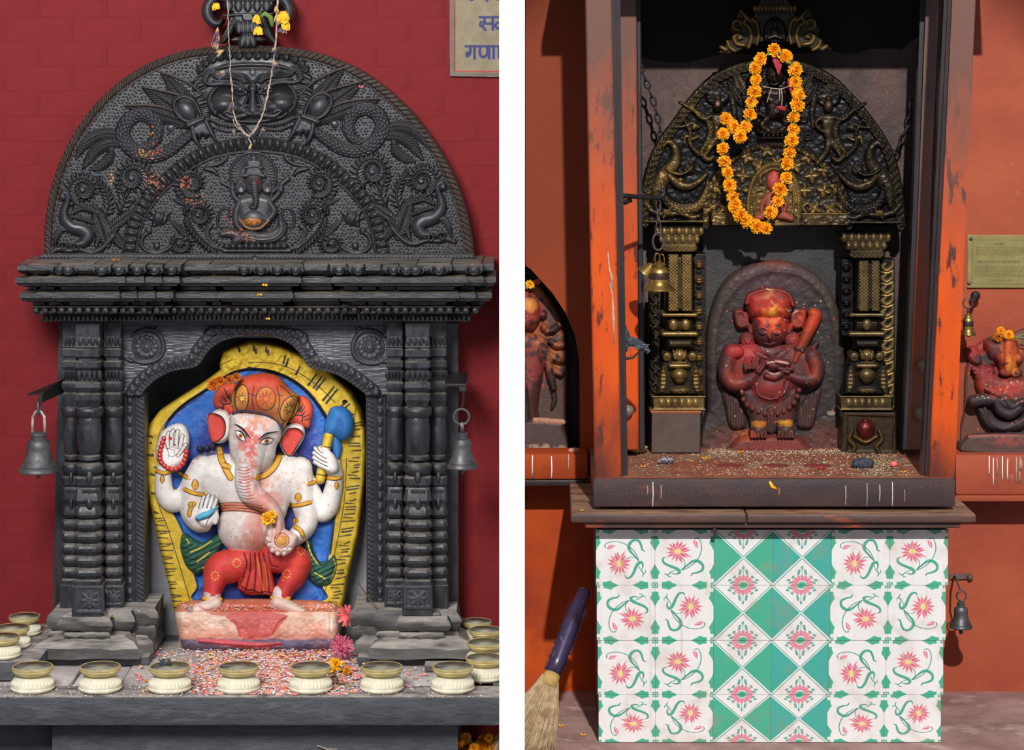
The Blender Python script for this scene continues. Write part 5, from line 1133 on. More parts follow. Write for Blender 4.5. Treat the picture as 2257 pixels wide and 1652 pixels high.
# ---- flowers
def petal(m,c,d,up,L,w,curl=0.3,thk=0.0):
    c=Vector(c); d=Vector(d).normalized(); up=Vector(up).normalized(); s=d.cross(up).normalized(); up=s.cross(d)
    m.add([c,c+d*L*.45+s*w*.5+up*L*.06,c+d*L*.45-s*w*.5+up*L*.06,c+d*L*.9+s*w*.42+up*L*curl,c+d*L*.9-s*w*.42+up*L*curl,c+d*L+up*L*(curl+.06),c+d*L*.5+up*L*.14],[(0,2,6),(0,6,1),(1,6,3),(6,2,4),(3,6,5),(6,4,5)])
def flower_mesh(name,r,seed,matr,layers=((0,9,1.0),(25,9,.9),(48,8,.72),(68,6,.5),(85,4,.3)),w=0.5,jit=0.25,core=0.45):
    g=np.random.default_rng(seed); m=MB()
    for el,n,L in layers:
        for k in range(n):
            a=2*math.pi*(k+g.uniform(-.3,.3))/n; e=math.radians(el+g.uniform(-9,9)); d=(math.cos(a)*math.cos(e),-math.sin(e)*1.0,math.sin(a)*math.cos(e))
            petal(m,(0,0,0),d,(0,-1,0) if el<60 else (math.cos(a),0,math.sin(a)),r*L*g.uniform(1-jit*.5,1+jit*.3),r*w*g.uniform(.8,1.2),g.uniform(-.15,.4))
    if core: m.blob((0,0.001,0),(r*core,r*core*.8,r*core),9,6)
    me=bpy.data.meshes.new(name); me.from_pydata([tuple(v) for v in m.v],[],m.f); me.materials.append(matr); return me
MG=[flower_mesh('marigold',0.0135,s,M['mari'],layers=((-20,16,.86),(-4,22,1.0),(12,24,1.02),(28,22,1.0),(44,20,.96),(58,16,.92),(70,12,.88),(83,8,.85)),w=.27,jit=.35,core=.78) for s in range(6)]
MGy=[flower_mesh('yellow_marigold',0.016,s+20,M['yel'],w=.5) for s in range(2)]
MGd=[flower_mesh('orange_marigold',0.016,s+30,M['marid'],layers=((-10,14,.9),(8,18,1.0),(26,18,1.0),(44,15,.92),(62,12,.85),(80,7,.8)),w=.27,jit=.45,core=.6) for s in range(2)]
M['pink']=mat('pink_petals',srgb(236,120,116),srgb(222,92,100),.6,scale=80); M['mag']=mat('magenta_petals',srgb(196,70,116),srgb(226,130,150),.6,scale=60); M['stem']=mat('green_stem',srgb(120,150,84),srgb(90,124,60),.6,scale=40)
def put_flower(name,me,loc,rot,label,cat='flower',group=None,k=1.0):
    o=bpy.data.objects.new(name,me); o.location=loc; o.rotation_euler=rot; o.scale=(k,k,k); COL.objects.link(o); tag(o,label,cat,group); WL[o.name]=tuple(loc); return o
g=np.random.default_rng(2)
for i,(px,py,Y,me,k,lb) in enumerate(((470,848,.272,MGd[0],1.0,'orange marigold tucked above the statue ear, leftmost'),(484,840,.270,MGd[1],.9,'orange marigold tucked above the statue ear, middle one'),(508,836,.27,MGd[0],.8,'orange marigold beside the crown above a green bud'),(522,830,.275,MGd[1],.75,'orange marigold touching the red crown'),(590,1142,.262,MGy[0],1.1,'yellow flower stuck to the trunk of the statue'),(600,1134,.262,MGy[1],.75,'small yellow flower on the trunk of the statue'))):
    put_flower('marigold',me,R(px,py,Y),(g.uniform(-.3,.3),g.uniform(-3,3),g.uniform(-.3,.3)),lb,'flower','marigolds offered on the statue',k)
ch=flower_mesh('chrysanthemum',0.031,40,M['mag'],layers=((0,20,1.0),(20,18,.95),(42,14,.8),(62,10,.6),(82,6,.4)),w=.16,jit=.4,core=.2)
gb=flower_mesh('gerbera',0.028,41,M['pink'],layers=((8,16,1.0),(22,12,.9)),w=.26,jit=.2,core=.15)
put_flower('chrysanthemum',ch,(R(752,0,.22)[0],0.225,ZP+.030),(-.5,.3,0),'magenta chrysanthemum lying against the right corner of the pedestal')
m=MB(); m2=put_flower('gerbera',gb,(R(764,0,.27)[0],.28,R(0,1358,.27)[2]),(0.2,1.2,-.5),'salmon pink gerbera hanging over the right corner of the pedestal')
sf=MB(); p=Vector((R(764,0,.27)[0],.28,R(0,1358,.27)[2])); sf.tube([p+Vector((.006,.006,-.01)),p+Vector((.016,.02,-.04)),p+Vector((.02,.02,-.07)),(p.x+.018,.27,ZP+.02)],.0015,6)
o=sf.build('stem',M['stem'],m2,smooth=True,origin=tuple(m2.location)); o.matrix_parent_inverse=Matrix.Rotation(0,4,'X'); 
from mathutils import Euler
o.matrix_local=(Euler(m2.rotation_euler).to_matrix().to_4x4()).inverted()
yb=thing('marigold_sprig','sprig of three yellow marigolds lying on the petals beside the fifth lamp','flower',onto(735,1500,ZP))
for i,(px,py,k) in enumerate(((722,1474,1.0),(738,1466,1.15),(762,1478,.8))):
    p=onto(px,py+14,ZP); o=link('flower_head',MGy[i%2],None,yb,(p[0]-yb.location[0],p[1]-yb.location[1],.016)); o.scale=(k,k,k); o.rotation_euler=(-.9,i,0)
m=MB(); a=onto(738,1494,ZP); b=onto(748,1512,ZP); m.tube([(a[0],a[1],ZP+.012),(b[0],b[1],ZP+.006),(b[0]-.004,b[1]-.02,ZP+.004)],.0016,6); m.build('stem',M['stem'],yb,smooth=True)
m=MB(); petal(m,(a[0]+.002,a[1],ZP+.008),(-.6,-.6,.1),(0,0,1),.03,.018,.1); petal(m,(b[0],b[1],ZP+.006),(.8,-.3,.1),(0,0,1),.026,.012,.2); m.build('leaf',M['stem'],yb)
# heap of marigolds at the lower right corner
g=np.random.default_rng(14)
for i in range(20):
    px=g.uniform(1012,1098); py=g.uniform(1626,1668)-((px-1012)*0.02); Y=0.02+g.uniform(-.03,.03); p=R(px,py,Y)
    put_flower('marigold',(MG+MGd)[i%8],p,(g.uniform(-1,.6),g.uniform(-3,3),g.uniform(-.8,.8)),'orange marigold in the heap at the foot of the right end of the platform','flower','heap of marigolds below the platform',g.uniform(.7,1.05))
hp=MB(); a=R(1006,1640,.03); 
hp.blob((R(1056,0,.04)[0],.05,R(0,1672,.04)[2]),(.05,.035,.04),14,8); o=hp.build('leaf_litter',M['leafg'],smooth=True); tag(o,'green stems and leaves under the heap of marigolds','leaves',kind='stuff')
# ---- cotton string garland hanging over the arch
Y=.27
sg=thing('string_garland','thin cotton string garland with withered petals hanging over the mask','garland',R(553,300,Y))
def rope(m,P,r,n=5,seed=0,amp=.0012,tw=1):
    g=np.random.default_rng(seed); Q=smooth_path([(p[0],p[1],Y if len(p)<3 else p[2]) for p in P],7); 
    for k in range(tw): m.tube([Vector(R(q[0]+g.normal(0,amp*1000*.7),q[1],q[2]-.002+g.normal(0,amp))) for q in Q],r,n)
for i,P in enumerate(([(502,-40),(503,40),(505,100),(508,160),(513,230),(520,262),(540,292),(552,300)],[(505,150),(512,190),(514,230),(520,268),(538,294),(552,302)],[(613,-40),(610,60),(602,140),(592,200),(580,250),(566,280),(552,300)],[(612,-30),(608,90),(600,150),(588,215),(578,252),(560,286),(548,298)],[(552,298),(548,306),(554,316),(551,326),(556,318)],[(514,262),(518,276),(530,286),(545,296)])):
    m=MB(); rope(m,P,.0011 if i in (0,2) else .0008,5,i,tw=1 if i in(0,) else 2); m.build('string',M['string'],sg,smooth=True)
for i,(px,py,a,L) in enumerate(((494,110,2.6,26),(500,155,2.5,30),(510,225,1.6,22),(604,130,1.4,24),(603,105,1.6,16),(575,285,.3,12),(517,282,1.8,14),(552,318,1.6,12),(610,30,1.6,26),(608,12,1.5,20),(480,60,1.6,40),(478,85,1.7,26))):
    m=MB(); g=np.random.default_rng(i+50)
    for _ in range(9):
        a2=a+g.uniform(-.35,.35); l=L*g.uniform(.6,1.1); m.tube([R(px,py,Y-.004),R(px+l*.5*math.cos(a2),py+l*.5*math.sin(a2),Y-.006+g.uniform(-.003,.003)),R(px+l*math.cos(a2),py+l*math.sin(a2),Y-.004)],[.0012,.0022,.0005],5)
    m.build('withered_flower',M['dried'],sg,smooth=True)
def tassel(px,py,L,w,matr,label,seed,Y=.27,ang=1.57):
    m=MB(); g=np.random.default_rng(seed)
    for _ in range(18):
        a2=ang+g.uniform(-.45,.45); l=L*g.uniform(.5,1.0)/1000; x0=px+g.uniform(-w,w); p=Vector(R(x0,py,Y+g.uniform(-.004,.004))); petal(m,p,(math.cos(a2),g.uniform(-.3,.1),-math.sin(a2)),(0,-1,0),l,l*.35,g.uniform(-.2,.4))
    o=m.build('dried_flower',matr,origin=tuple(R(px,py,Y))); tag(o,label,'flower',group='flowers tied on the finial')
tassel(476,6,20,7,M['yel'],'yellow flower tied left of the finial on the string',1); tassel(566,32,24,4,M['yel'],'yellow flower hanging on the finial, upper one of two',2); tassel(570,58,24,5,M['yel'],'yellow flower hanging on the finial, lower one of two',3)
tassel(624,24,34,6,M['yel'],'long yellow flower hanging right of the finial',4); tassel(630,44,26,6,M['yel'],'yellow flower hanging right of the finial, lowest one',5)
tassel(622,60,16,5,M['dried'],'withered purple flower hanging right of the finial',6)
m=MB(); m.tube([R(572,38,.27),R(584,30,.265),R(596,38,.265),(R(600,58,.268))],[.003,.006,.007,.004],8,flat=.5); o=m.build('leaf',M['leafg'],smooth=True,origin=R(584,40,.27)); tag(o,'dull green leaf lying over the finial beside the yellow flowers','leaf')
# ---- enamel sign with blue lettering at the top right of the red wall
Sg=Relief(986,-30,1112,172,0.8,srgb(120,110,98))
Sg.poly([(990,-30),(1112,-30),(1112,171),(991,168)],h=5,edge=2,id=1,smooth=False,prof='flat',col=srgb(108,100,88))
Sg.poly([(1001,-30),(1112,-30),(1112,161),(1002,159)],h=-1.5,edge=1.5,mode='add',smooth=False,prof='flat'); Sg.fill([(1001,-30),(1112,-30),(1112,161),(1002,159)],srgb(136,124,98),smooth=False)
nn=Sg.noise(16,3)[...,None]; Sg.C*=(0.78+0.42*nn)
Sg.paint([(1003,-30),(1003,157),(1112,158)],1.3,srgb(176,40,44),smooth=False)
nv=srgb(38,40,104)
def wr(P,w=3.0): Sg.paint(P,w,nv,smooth=len(P)>2)
wr([(1057,38),(1104,38)],2.6); wr([(1086,38),(1086,65)],3); wr([(1068,39),(1068,50),(1062,58),(1058,54),(1062,48),(1072,52),(1084,52)],2.6); wr([(1062,57),(1070,66)],2.8); wr([(1104,50),(1096,50),(1092,57),(1097,63),(1104,60)],2.8)
wr([(1026,102),(1104,102)],2.6); wr([(1046,102),(1046,129)],3); wr([(1037,103),(1036,118),(1030,124),(1029,117),(1036,116)],3); wr([(1058,103),(1058,120),(1066,126),(1074,118),(1074,103)],3); wr([(1078,103),(1078,128)],3); wr([(1088,102),(1088,128)],3); wr([(1100,103),(1100,128)],3)
wr([(1030,-6),(1040,0),(1048,-6)],2.4); wr([(1066,-6),(1074,2),(1070,-4)],2.4); wr([(1090,-4),(1098,0)],2.2)
sgn=thing('wall_sign','khaki painted sign with blue lettering high on the red wall','sign',R(1050,168,WY)); Sg.build(WY-0.006,{1:'board'},mat('painted_sign',None,(.85,.84,.8),.6,scale=30,vcol=True,bump=.0004,bscale=90),sgn,thick=0.004)
# ---- offerings strewn over the platform
def grains(name,label,parent,gen,n,seed,cols,size=(.0016,.0042),Zf=None,cat='offering',asp=(.3,.45)):
    g=np.random.default_rng(seed); V=[];F=[];C=[];c0=np.array([(1,0,0),(0,1,0),(-1,0,0),(0,-1,0),(0,0,1),(0,0,-1)],float); fb=[(0,1,4),(1,2,4),(2,3,4),(3,0,4),(1,0,5),(2,1,5),(3,2,5),(0,3,5)]
    cols_=[c for c,_ in cols]; pr=np.array([q for _,q in cols]); pr=pr/pr.sum(); out=[]
    b=0
    for _ in range(n):
        p=gen(g)
        if p is None: continue
        L=g.uniform(*size); a=g.uniform(0,6.28); k=g.choice(len(cols_),p=pr); ax=g.uniform(*asp); v=c0*np.array([L,L*ax,L*min(.35,ax)]); ca,sa=math.cos(a),math.sin(a); tl=g.uniform(-.4,.4)
        x=v[:,0]*ca-v[:,1]*sa; y=v[:,0]*sa+v[:,1]*ca; z=v[:,2]+v[:,0]*tl*.5
        out.append(np.stack([x+p[0],y+p[1],z+p[2]],1)); C.append(np.tile(cols_[k],(6,1))); F.append(np.array(fb)+b); b+=6
    V=np.vstack(out); me=np_mesh(name,V,np.vstack(F),False,np.vstack(C)); me.materials.append(M['grain']); o=bpy.data.objects.new(name,me); COL.objects.link(o)
    if parent is None: tag(o,label,cat,kind='stuff')
    else: o.parent=parent; o['kind']='stuff'; o.location=tuple(-Vector(WL[parent.name]))
    return o
M['grain']=mat('scattered_grain',None,(.8,.8,.8),.7,scale=200,vcol=True)
wh,pk_,rd,og,ye=srgb(250,244,240),srgb(226,130,124),srgb(200,60,56),srgb(244,150,30),srgb(246,190,40)
def platform_pt(g):
    px=g.normal(600,150); py=g.uniform(1428,1530); 
    if not(300<px<1005): return None
    if g.random()<abs(px-600)/430*0.9: return None
    if px>845 and py<1475: return None
    p=onto(px,py,ZP); 
    if p[1]>.40: return None
    return (p[0],p[1],ZP+.0015+abs(g.normal(0,.003))*(1 if py<1480 else .4))
grains('strewn_rice','rice grains and torn petals strewn over the platform before the pedestal',None,platform_pt,7500,1,((wh,.66),(pk_,.16),(rd,.10),(og,.04),(ye,.03)),size=(.002,.0048))
grains('petal_scraps','larger orange, yellow and red petal scraps among the rice',None,platform_pt,260,2,((og,.45),(ye,.25),(rd,.2),(pk_,.2)),size=(.004,.009),asp=(.4,.8),cat='petals')
grains('red_powder','pink and red powder spread around the pedestal on the platform',None,lambda g:(lambda p:(p[0],p[1],ZP+.0004) if p and p[1]<.3 else None)(platform_pt(g)),1100,5,((srgb(232,160,152),.6),(srgb(216,130,126),.5)),size=(.005,.014),asp=(.5,.9),cat='powder')
m=MB(); q=R(540,1340,.3)
def ped_pt(g):
    px=g.uniform(400,740); return (lambda p:(p[0],p[1],p[2]))(R(px,1336+g.uniform(-4,9),.315+g.uniform(0,.01)))
grains('rice_on_pedestal','rice grains lying on top of the painted pedestal',None,ped_pt,420,3,((wh,.6),(pk_,.3),(og,.08)))
def base_pt(g):
    px=g.uniform(235,335) if g.random()<.6 else g.uniform(785,880); p=R(px,1345+g.uniform(-3,3),.26+g.uniform(-.01,.03)); return p
grains('rice_on_base','rice scattered on the stepped bases beside the columns',None,base_pt,350,4,((wh,.8),(og,.15)))
def edge_pt(g):
    px=g.uniform(0,1090); py=g.uniform(1500,1536); p=onto(px,py,ZP); return (p[0],p[1],ZP+.001)
grains('dust_and_grains','pale dust and stray grains along the edge of the front beam',None,edge_pt,700,6,((wh,.4),(srgb(150,140,132),.5),(rd,.05)))
# loose petals on the cornice and column
for i,(px,py,Y,c,k,lb) in enumerate(((255,577,.23,'marid',.010,'orange petal resting on the top of the cornice'),(583,629,.17,'yel',.006,'upper yellow petal on the middle of the cornice'),(572,650,.18,'yel',.005,'lower yellow petal on the middle of the cornice'),(590,703,.22,'yel',.005,'yellow petal under the bead row of the cornice'),(908,704,.2,'yel',.005,'yellow petal on the cornice above the right columns'),(795,192,.33,'pink',.005,'red petal caught in the wing of the right claw'))):
    m=MB(); p=Vector(R(px,py,Y)); petal(m,p,(.9,-.1,.3),(0,-1,0),k*1.3,k,.3); petal(m,p,(-.7,-.1,.5),(0,-1,0),k,k,.3); o=m.build('petal',M[c],origin=tuple(p)); tag(o,lb,'petal')
# twigs, incense stick, coin, wooden shim
for (P,r,matn,lb,nm) in (([(790,1284,.28),(806,1308,.27),(822,1328,.26),(836,1346,.245)],.0016,'twig','bent brown twig leaning on the right stepped base','twig'),([(228,1352,.2),(262,1362,.16)],.0009,'dgrass','yellow incense stick lying on the left stepped base','incense_stick'),([(233,1298,.19),(238,1310,.195)],.0009,'dgrass','short yellow straw beside the left column plinth','straw'),([(698,1642,-.045),(720,1650,-.05),(745,1650,-.045)],.0015,'string','curled pale string on the base block under the beam','string')):
    if matn=='twig': M['twig']=mat('twig_bark',srgb(120,84,56),srgb(84,58,40),.8,scale=60)
    m=MB(); m.tube([R(*q) for q in P],r,6); o=m.build(nm,M[matn],smooth=True,origin=R(*P[0])); tag(o,lb,nm.replace('_',' '))
m=MB(); a=onto(366,1458,ZP); m.lathe((a[0],a[1],ZP+.004),[(.012,-.0008),(.0125,0),(.012,.0008)],20); o=m.build('coin',mat('dull_silver',srgb(170,176,178),None,.35,metal=.6),smooth=True,angle=30,origin=(a[0],a[1],ZP)); tag(o,'small silver coin lying in the rice behind the third lamp','coin')
sh=MB(); a=onto(940,1478,ZP); sh.box(a[0]-.004,a[0]+.062,a[1]-.01,a[1]+.05,ZP+.001,ZP+.014,.002); o=sh.build('wooden_shim',M['weath'],smooth=True,angle=30,origin=(a[0],a[1],ZP)); tag(o,'grey wooden shim pushed under the right stepped base','wood block')
# ================================================================ RIGHT BAY
ZF=0.588
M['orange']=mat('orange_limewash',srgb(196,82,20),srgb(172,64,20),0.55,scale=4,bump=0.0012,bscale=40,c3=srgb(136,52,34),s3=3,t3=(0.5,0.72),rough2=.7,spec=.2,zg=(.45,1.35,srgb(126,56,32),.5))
M['orangeR']=mat('worn_orange_wall',srgb(172,84,56),srgb(152,70,50),0.6,scale=5,bump=0.0016,bscale=35,c3=srgb(200,140,122),s3=9,t3=(0.62,0.8),spec=.25)
M['postO']=mat('worn_orange_post',srgb(214,86,14),srgb(198,72,12),0.34,scale=12,bump=0.0008,bscale=60,c3=srgb(82,42,38),s3=26,t3=(0.56,0.62),stretch=(1.4,1.4,.4),zg=[(1.35,1.85,srgb(108,74,64),.7),(1.0,.84,srgb(96,44,34),.5)])  # height ramps: upper grey-brown paints in the gloss sheen, lower brown is wear
M['postB']=mat('brown_post_side',srgb(60,42,42),srgb(38,34,38),0.35,scale=14,bump=0.0006,stretch=(1,1,.3))
M['postG']=mat('grey_stained_post',srgb(126,86,72),srgb(92,72,70),0.35,scale=10,bump=0.0006,c3=srgb(150,70,40),s3=5,t3=(0.55,0.7),stretch=(1,1,.3))
M['postD']=mat('dark_post',srgb(52,50,54),srgb(34,33,37),0.4,scale=14,bump=0.0006,stretch=(1,1,.4))
M['shade_black']=mat('shade_black_board',srgb(20,18,22),srgb(12,11,15),0.8,scale=10)  # near-black for the painted eave shadow, roof board and niche back
M['panel']=mat('smoke_stained_plaster',srgb(94,70,66),srgb(66,56,55),0.18,scale=11,bump=0.009,bscale=30,c3=srgb(112,100,90),s3=5,t3=(0.5,0.7),rough2=.5,stretch=(1,1,.5))
M['board']=mat('grimy_sill_board',srgb(70,50,48),srgb(52,42,46),0.5,scale=16,bump=0.0012,bscale=50,c3=srgb(134,64,48),s3=8,t3=(0.6,0.75),stretch=(.5,1,1))
M['shelf']=mat('worn_shelf_edge',srgb(96,66,56),srgb(60,50,52),0.5,scale=18,bump=0.0014,bscale=50,c3=srgb(190,84,44),s3=9,t3=(0.55,0.66),stretch=(.3,1,1),dust=srgb(150,118,92),dustr=(.7,1))
M['floorc']=mat('powdered_altar_floor',srgb(150,82,58),srgb(118,70,54),0.7,scale=14,bump=0.002,bscale=40,c3=srgb(150,128,104),s3=6,t3=(0.5,0.68))
M['ground']=mat('grey_pink_concrete',srgb(168,136,130),srgb(136,104,98),0.85,scale=8,bump=0.004,bscale=20,c3=srgb(196,172,166),s3=9,t3=(0.55,0.7))
M['brass']=mat('patinated_brass',None,(.6,.58,.56),0.34,metal=0.6,scale=60,vcol=True,bump=0.0004,bscale=120,rough2=.5)
M['vermil']=mat('powder_coated_stone',None,(.8,.78,.78),0.5,scale=50,vcol=True,bump=0.0012,bscale=70,rough2=.75)
# walls
wl=MB(); W2=.50
xl=0.0178; xr=R(2330,0,W2)[0]; zt=R(0,-300,W2)[2]
nx0,nx1=R(1100,0,W2)[0],R(1279,0,W2)[0]
wl.box(xl,xr,W2+.10,W2+.14,-.05,2.0); cab0,cab1=R(1330,0,W2)[0],R(2062,0,W2)[0]
wl.box(cab1,xr,W2,W2+.10,-.05,2.0)
# left strip of wall with a pointed niche
a=[(1100,1004),(1279,1004),(1279,930),(1278,800),(1268,740),(1246,690),(1216,645),(1186,612),(1168,592),(1150,600),(1120,640),(1100,700)]
wl.box(R(1279,0,W2)[0],cab0,W2,W2+.10,-.05,2.0); wl.box(xl,R(1279,0,W2)[0],W2,W2+.10,-.05,R(0,1004,W2)[2])
top=[(1158,585),(1170,593),(1188,613),(1218,646),(1247,690),(1268,740),(1278,800),(1279,860)]
P0=[R(x,y,W2) for x,y in top]; zt2=2.0
V=[];F=[]
for p in P0: V+= [p,(p[0],W2,zt2),(p[0],W2+.10,p[2])]
for i in range(len(P0)-1): F+=[(3*i,3*i+3,3*i+4,3*i+1),(3*i,3*i+2,3*i+5,3*i+3)]
wl.add(V,F)
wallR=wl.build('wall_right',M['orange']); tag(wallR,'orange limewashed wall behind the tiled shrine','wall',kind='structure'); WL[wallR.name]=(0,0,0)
m=MB(); m.box(xl,R(1279,0,W2)[0],W2+.098,W2+.1,R(0,1004,W2)[2],R(0,570,W2)[2]); m.build('niche_back',M['shade_black'],wallR)
m=MB(); m.rect(2064,-400,2330,1700,W2-.003,W2-.0005); 
m.build('worn_patch',M['orangeR'],wallR)
fl_=MB(); fl_.box(.0178,1.4,-2.6,.62,-.02,0); o=fl_.build('floor',M['ground']); tag(o,'rough grey and pink concrete floor at the foot of the shrines','floor',kind='structure')
# dark stone slab closing the shrine behind the figure
fl_=MB(); fl_.box(-1.5,-.0178,-2.6,.62,-.32,-.30); o=fl_.build('floor',M['niche']); tag(o,'dark lower floor below the stone platform of the black shrine','floor',kind='structure')
# side ledges
for (x0,x1,yt,yb,nm,lb) in ((1100,1296,1000,1056,'left','orange ledge under the niche figure left of the tiled shrine'),(2106,2330,1002,1090,'right','orange and white streaked ledge right of the tiled shrine')):
    t=thing('wall_ledge',lb,'ledge',(R((x0+x1)/2,0,.42)[0],.44,R(0,1056,.42)[2])); m=MB(); a=max(xl+.001,R(x0,0,.40)[0]); b=R(x1,0,.40)[0]; m.box(a,b,.40,W2-.004,R(0,yb,.40)[2],R(0,yt,.40)[2],.006); m.build('ledge_block',M['orange'] if nm=='left' else M['orangeR'],t,smooth=True,angle=30)
    m=MB(); m.box(a,b,.394,W2-.004,R(0,yb+14,.40)[2],R(0,yb+.5,.40)[2],.004); m.build('ledge_moulding',M['postB'] if nm=='left' else M['orangeR'],t,smooth=True,angle=30)
    g=np.random.default_rng(3 if nm=='left' else 4)
    for k in range(4 if nm=='left' else 9):
        m=MB(); px=g.uniform(x0+62,x1-10) if nm=='left' else g.uniform(2140,2255); y0=yt+g.uniform(0,8); L=g.uniform(20,60); m.tube([R(px,y0,.3985),R(px+g.uniform(-1,1),y0+L*.6,.3985),R(px,min(y0+L,yb-2),.3985)],[.0012,.0014,.002],5,flat=.4); m.build('wax_drip',M['white'] if k%2 else M['string'],t,smooth=True)
# ---------------------------------------------------------------- cabinet
cb=thing('shrine_cabinet','orange and brown painted wooden shrine cabinet open at the front, on the tiled plinth','shrine',(R(1700,0,.3)[0],.3,ZF))
def post(name,tl,tr,br,bl,Y0,Y1,mt,bev=.003):
    m=MB(); m.quadbox(tl,tr,br,bl,Y0,Y1,bev); return m.build(name,mt,cb)
post('front_post',(1288,-140),(1345,-140),(1370,1056),(1312,1056),.070,.13,M['postO']); post('post_moulding',(1343,-140),(1352,-140),(1376,1056),(1366,1056),.082,.125,M['postB'],.001); post('post_moulding',(1350,-140),(1364,-140),(1384,1056),(1372,1056),.095,.125,M['postB'],.001)
post('front_post',(2108,-140),(2158,-140),(2101,1056),(2047,1056),.070,.13,M['postO']); post('post_moulding',(2098,-140),(2110,-140),(2050,1056),(2038,1056),.082,.125,M['postB'],.001); post('post_moulding',(2088,-140),(2100,-140),(2040,1056),(2030,1056),.095,.125,M['postB'],.001)
post('rear_post',(1362,-60),(1403,-60),(1408,992),(1376,992),.34,.38,M['postO']); post('rear_post',(1402,-60),(1412,-60),(1422,992),(1408,992),.36,.40,M['postD'])
post('rear_post',(2046,-60),(2072,-60),(2031,992),(2002,992),.34,.38,M['postG']); post('rear_post',(2034,-60),(2047,-60),(2003,992),(1990,992),.36,.40,M['postD'])
m=MB(); m.box(R(1382,0,.56)[0],R(2062,0,.56)[0],.555,.575,ZF,1.95); m.build('back_panel',M['panel'],cb)
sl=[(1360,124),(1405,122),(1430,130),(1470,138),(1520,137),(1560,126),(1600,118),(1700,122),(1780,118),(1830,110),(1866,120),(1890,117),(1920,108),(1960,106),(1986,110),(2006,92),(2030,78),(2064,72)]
m=MB(); n=len(sl); a=[R(x,y,.552) for x,y in sl]+[R(2064,-120,.552),R(1360,-120,.552)]; m.add(a+[(p[0],.5549,p[2]) for p in a],[tuple(range(len(a))),tuple(range(len(a),2*len(a)))]+[(i,(i+1)%len(a),len(a)+(i+1)%len(a),len(a)+i) for i in range(len(a))]); m.build('sooty_hanging',M['shade_black'],cb)  # thin black sheet with a wavy edge, shaped as the eave's shadow
for (a,b) in (((1374,-60),(1376,992)),):
    m=MB(); x=R(1372,0,.4)[0]; m.box(x-.01,x,.36,.56,ZF,1.9); m.build('side_panel',M['postD'],cb)
m=MB(); x=R(2060,0,.4)[0]; m.box(x,x+.01,.38,.56,ZF,1.9); m.build('side_panel',M['postD'],cb)
m=MB(); m.box(R(1230,0,.1)[0],R(2230,0,.1)[0],.20,.555,1.70,1.73); m.build('roof_board',M['shade_black'],cb)
m=MB(); m.box(R(1312,0,.05)[0],R(2102,0,.05)[0],.052,.555,.53,ZF,.002); m.build('altar_floor',M['floorc'],cb,smooth=True,angle=30)
m=MB(); m.box(R(1308,0,.05)[0],R(2104,0,.05)[0],.044,.056,R(0,1116,.045)[2],ZF+.001,.002); sb=m.build('sill_board',M['board'],cb,smooth=True,angle=30)
m=MB(); m.box(R(1548,0,.54)[0],R(1872,0,.54)[0],.538,.5515,ZF+.0005,R(0,498,.54)[2]); m.build('dark_backing',mat('dark_slate',srgb(52,50,52),srgb(30,28,30),.5,scale=9,bump=.003,bscale=24),cb)  # near-black backing board behind the figure
# faint scratched words and drips on the sill
M['scr']=mat('scratched_letters',srgb(92,70,66),None,.7)
g=np.random.default_rng(8); m=MB()
for (x0,x1,y) in ((1330,1365,1070),(1400,1520,1086),(1540,1680,1088),(1700,1760,1072),(1985,2085,1072),(1340,1380,1092)):
    x=x0
    while x<x1:
        q=g.integers(0,4); m.rect(x,y-5,x+9,y-4.2,.0438,.0442)
        if q!=3: m.rect(x+6,y-5,x+6.8,y+5,.0438,.0442)
        m.tube([R(x+g.uniform(0,3),y-3,.0439),R(x+g.uniform(0,5),y+g.uniform(-2,4),.0439),R(x+g.uniform(2,6),y+g.uniform(0,6),.0439)],.0004,4); x+=g.uniform(9,14)
o=m.build('scratched_lettering',M['scr'],cb); o['kind']='stuff'
for (px,y0,y1,mt,r) in ((1439,1062,1116,'white',.0011),(1457,1068,1100,'string',.0016),(1427,1070,1090,'string',.001),(1391,1070,1114,'scr',.0008),(1864,1070,1112,'string',.0015),(1911,1064,1116,'string',.0013),(1939,1068,1104,'white',.0009),(1967,1062,1114,'white',.001),(1994,1078,1106,'string',.001),(1717,1074,1092,'pink',.0012),(1644,1060,1092,'scr',.0006)):
    m=MB(); m.tube([R(px,y0,.0436),R(px+.6,(y0+y1)/2,.0436),R(px-.4,y1,.0436)],[r*.7,r*.8,r*1.3],5,flat=.4); m.build('wax_drip',M[mt],cb,smooth=True)
m=MB(); m.tube([R(1696,1060,.0436),R(1702,1072,.0434),R(1712,1077,.0434)],[.003,.0045,.002],6,flat=.3); m.build('paint_splash',M['mari'],cb,smooth=True)
# shelf slab
sh=thing('altar_shelf','projecting worn wooden shelf with moulded edge between cabinet and tiles','shelf',(R(1700,0,.2)[0],.25,.50))
ZS=R(0,1132,0)[2]
def trap(x0,x1,xb0,xb1,Y0,Y1,zt,zb,bev=.004):
    m=MB(); bm=bmesh.new(); vs=[bm.verts.new(v) for v in ((x0,Y0,zb),(x1,Y0,zb),(xb1,Y1,zb),(xb0,Y1,zb),(x0,Y0,zt),(x1,Y0,zt),(xb1,Y1,zt),(xb0,Y1,zt))]
    for f in ((0,1,2,3),(4,5,6,7),(0,1,5,4),(1,2,6,5),(2,3,7,6),(3,0,4,7)): bm.faces.new([vs[i] for i in f])
    bmesh.ops.recalc_face_normals(bm,faces=bm.faces); bmesh.ops.bevel(bm,geom=list(bm.edges),offset=bev,segments=3,affect='EDGES',profile=.5); m.bm(bm); return m
xa,xm,xb=R(1258,0,0)[0],R(1646,0,0)[0],R(2152,0,0)[0]
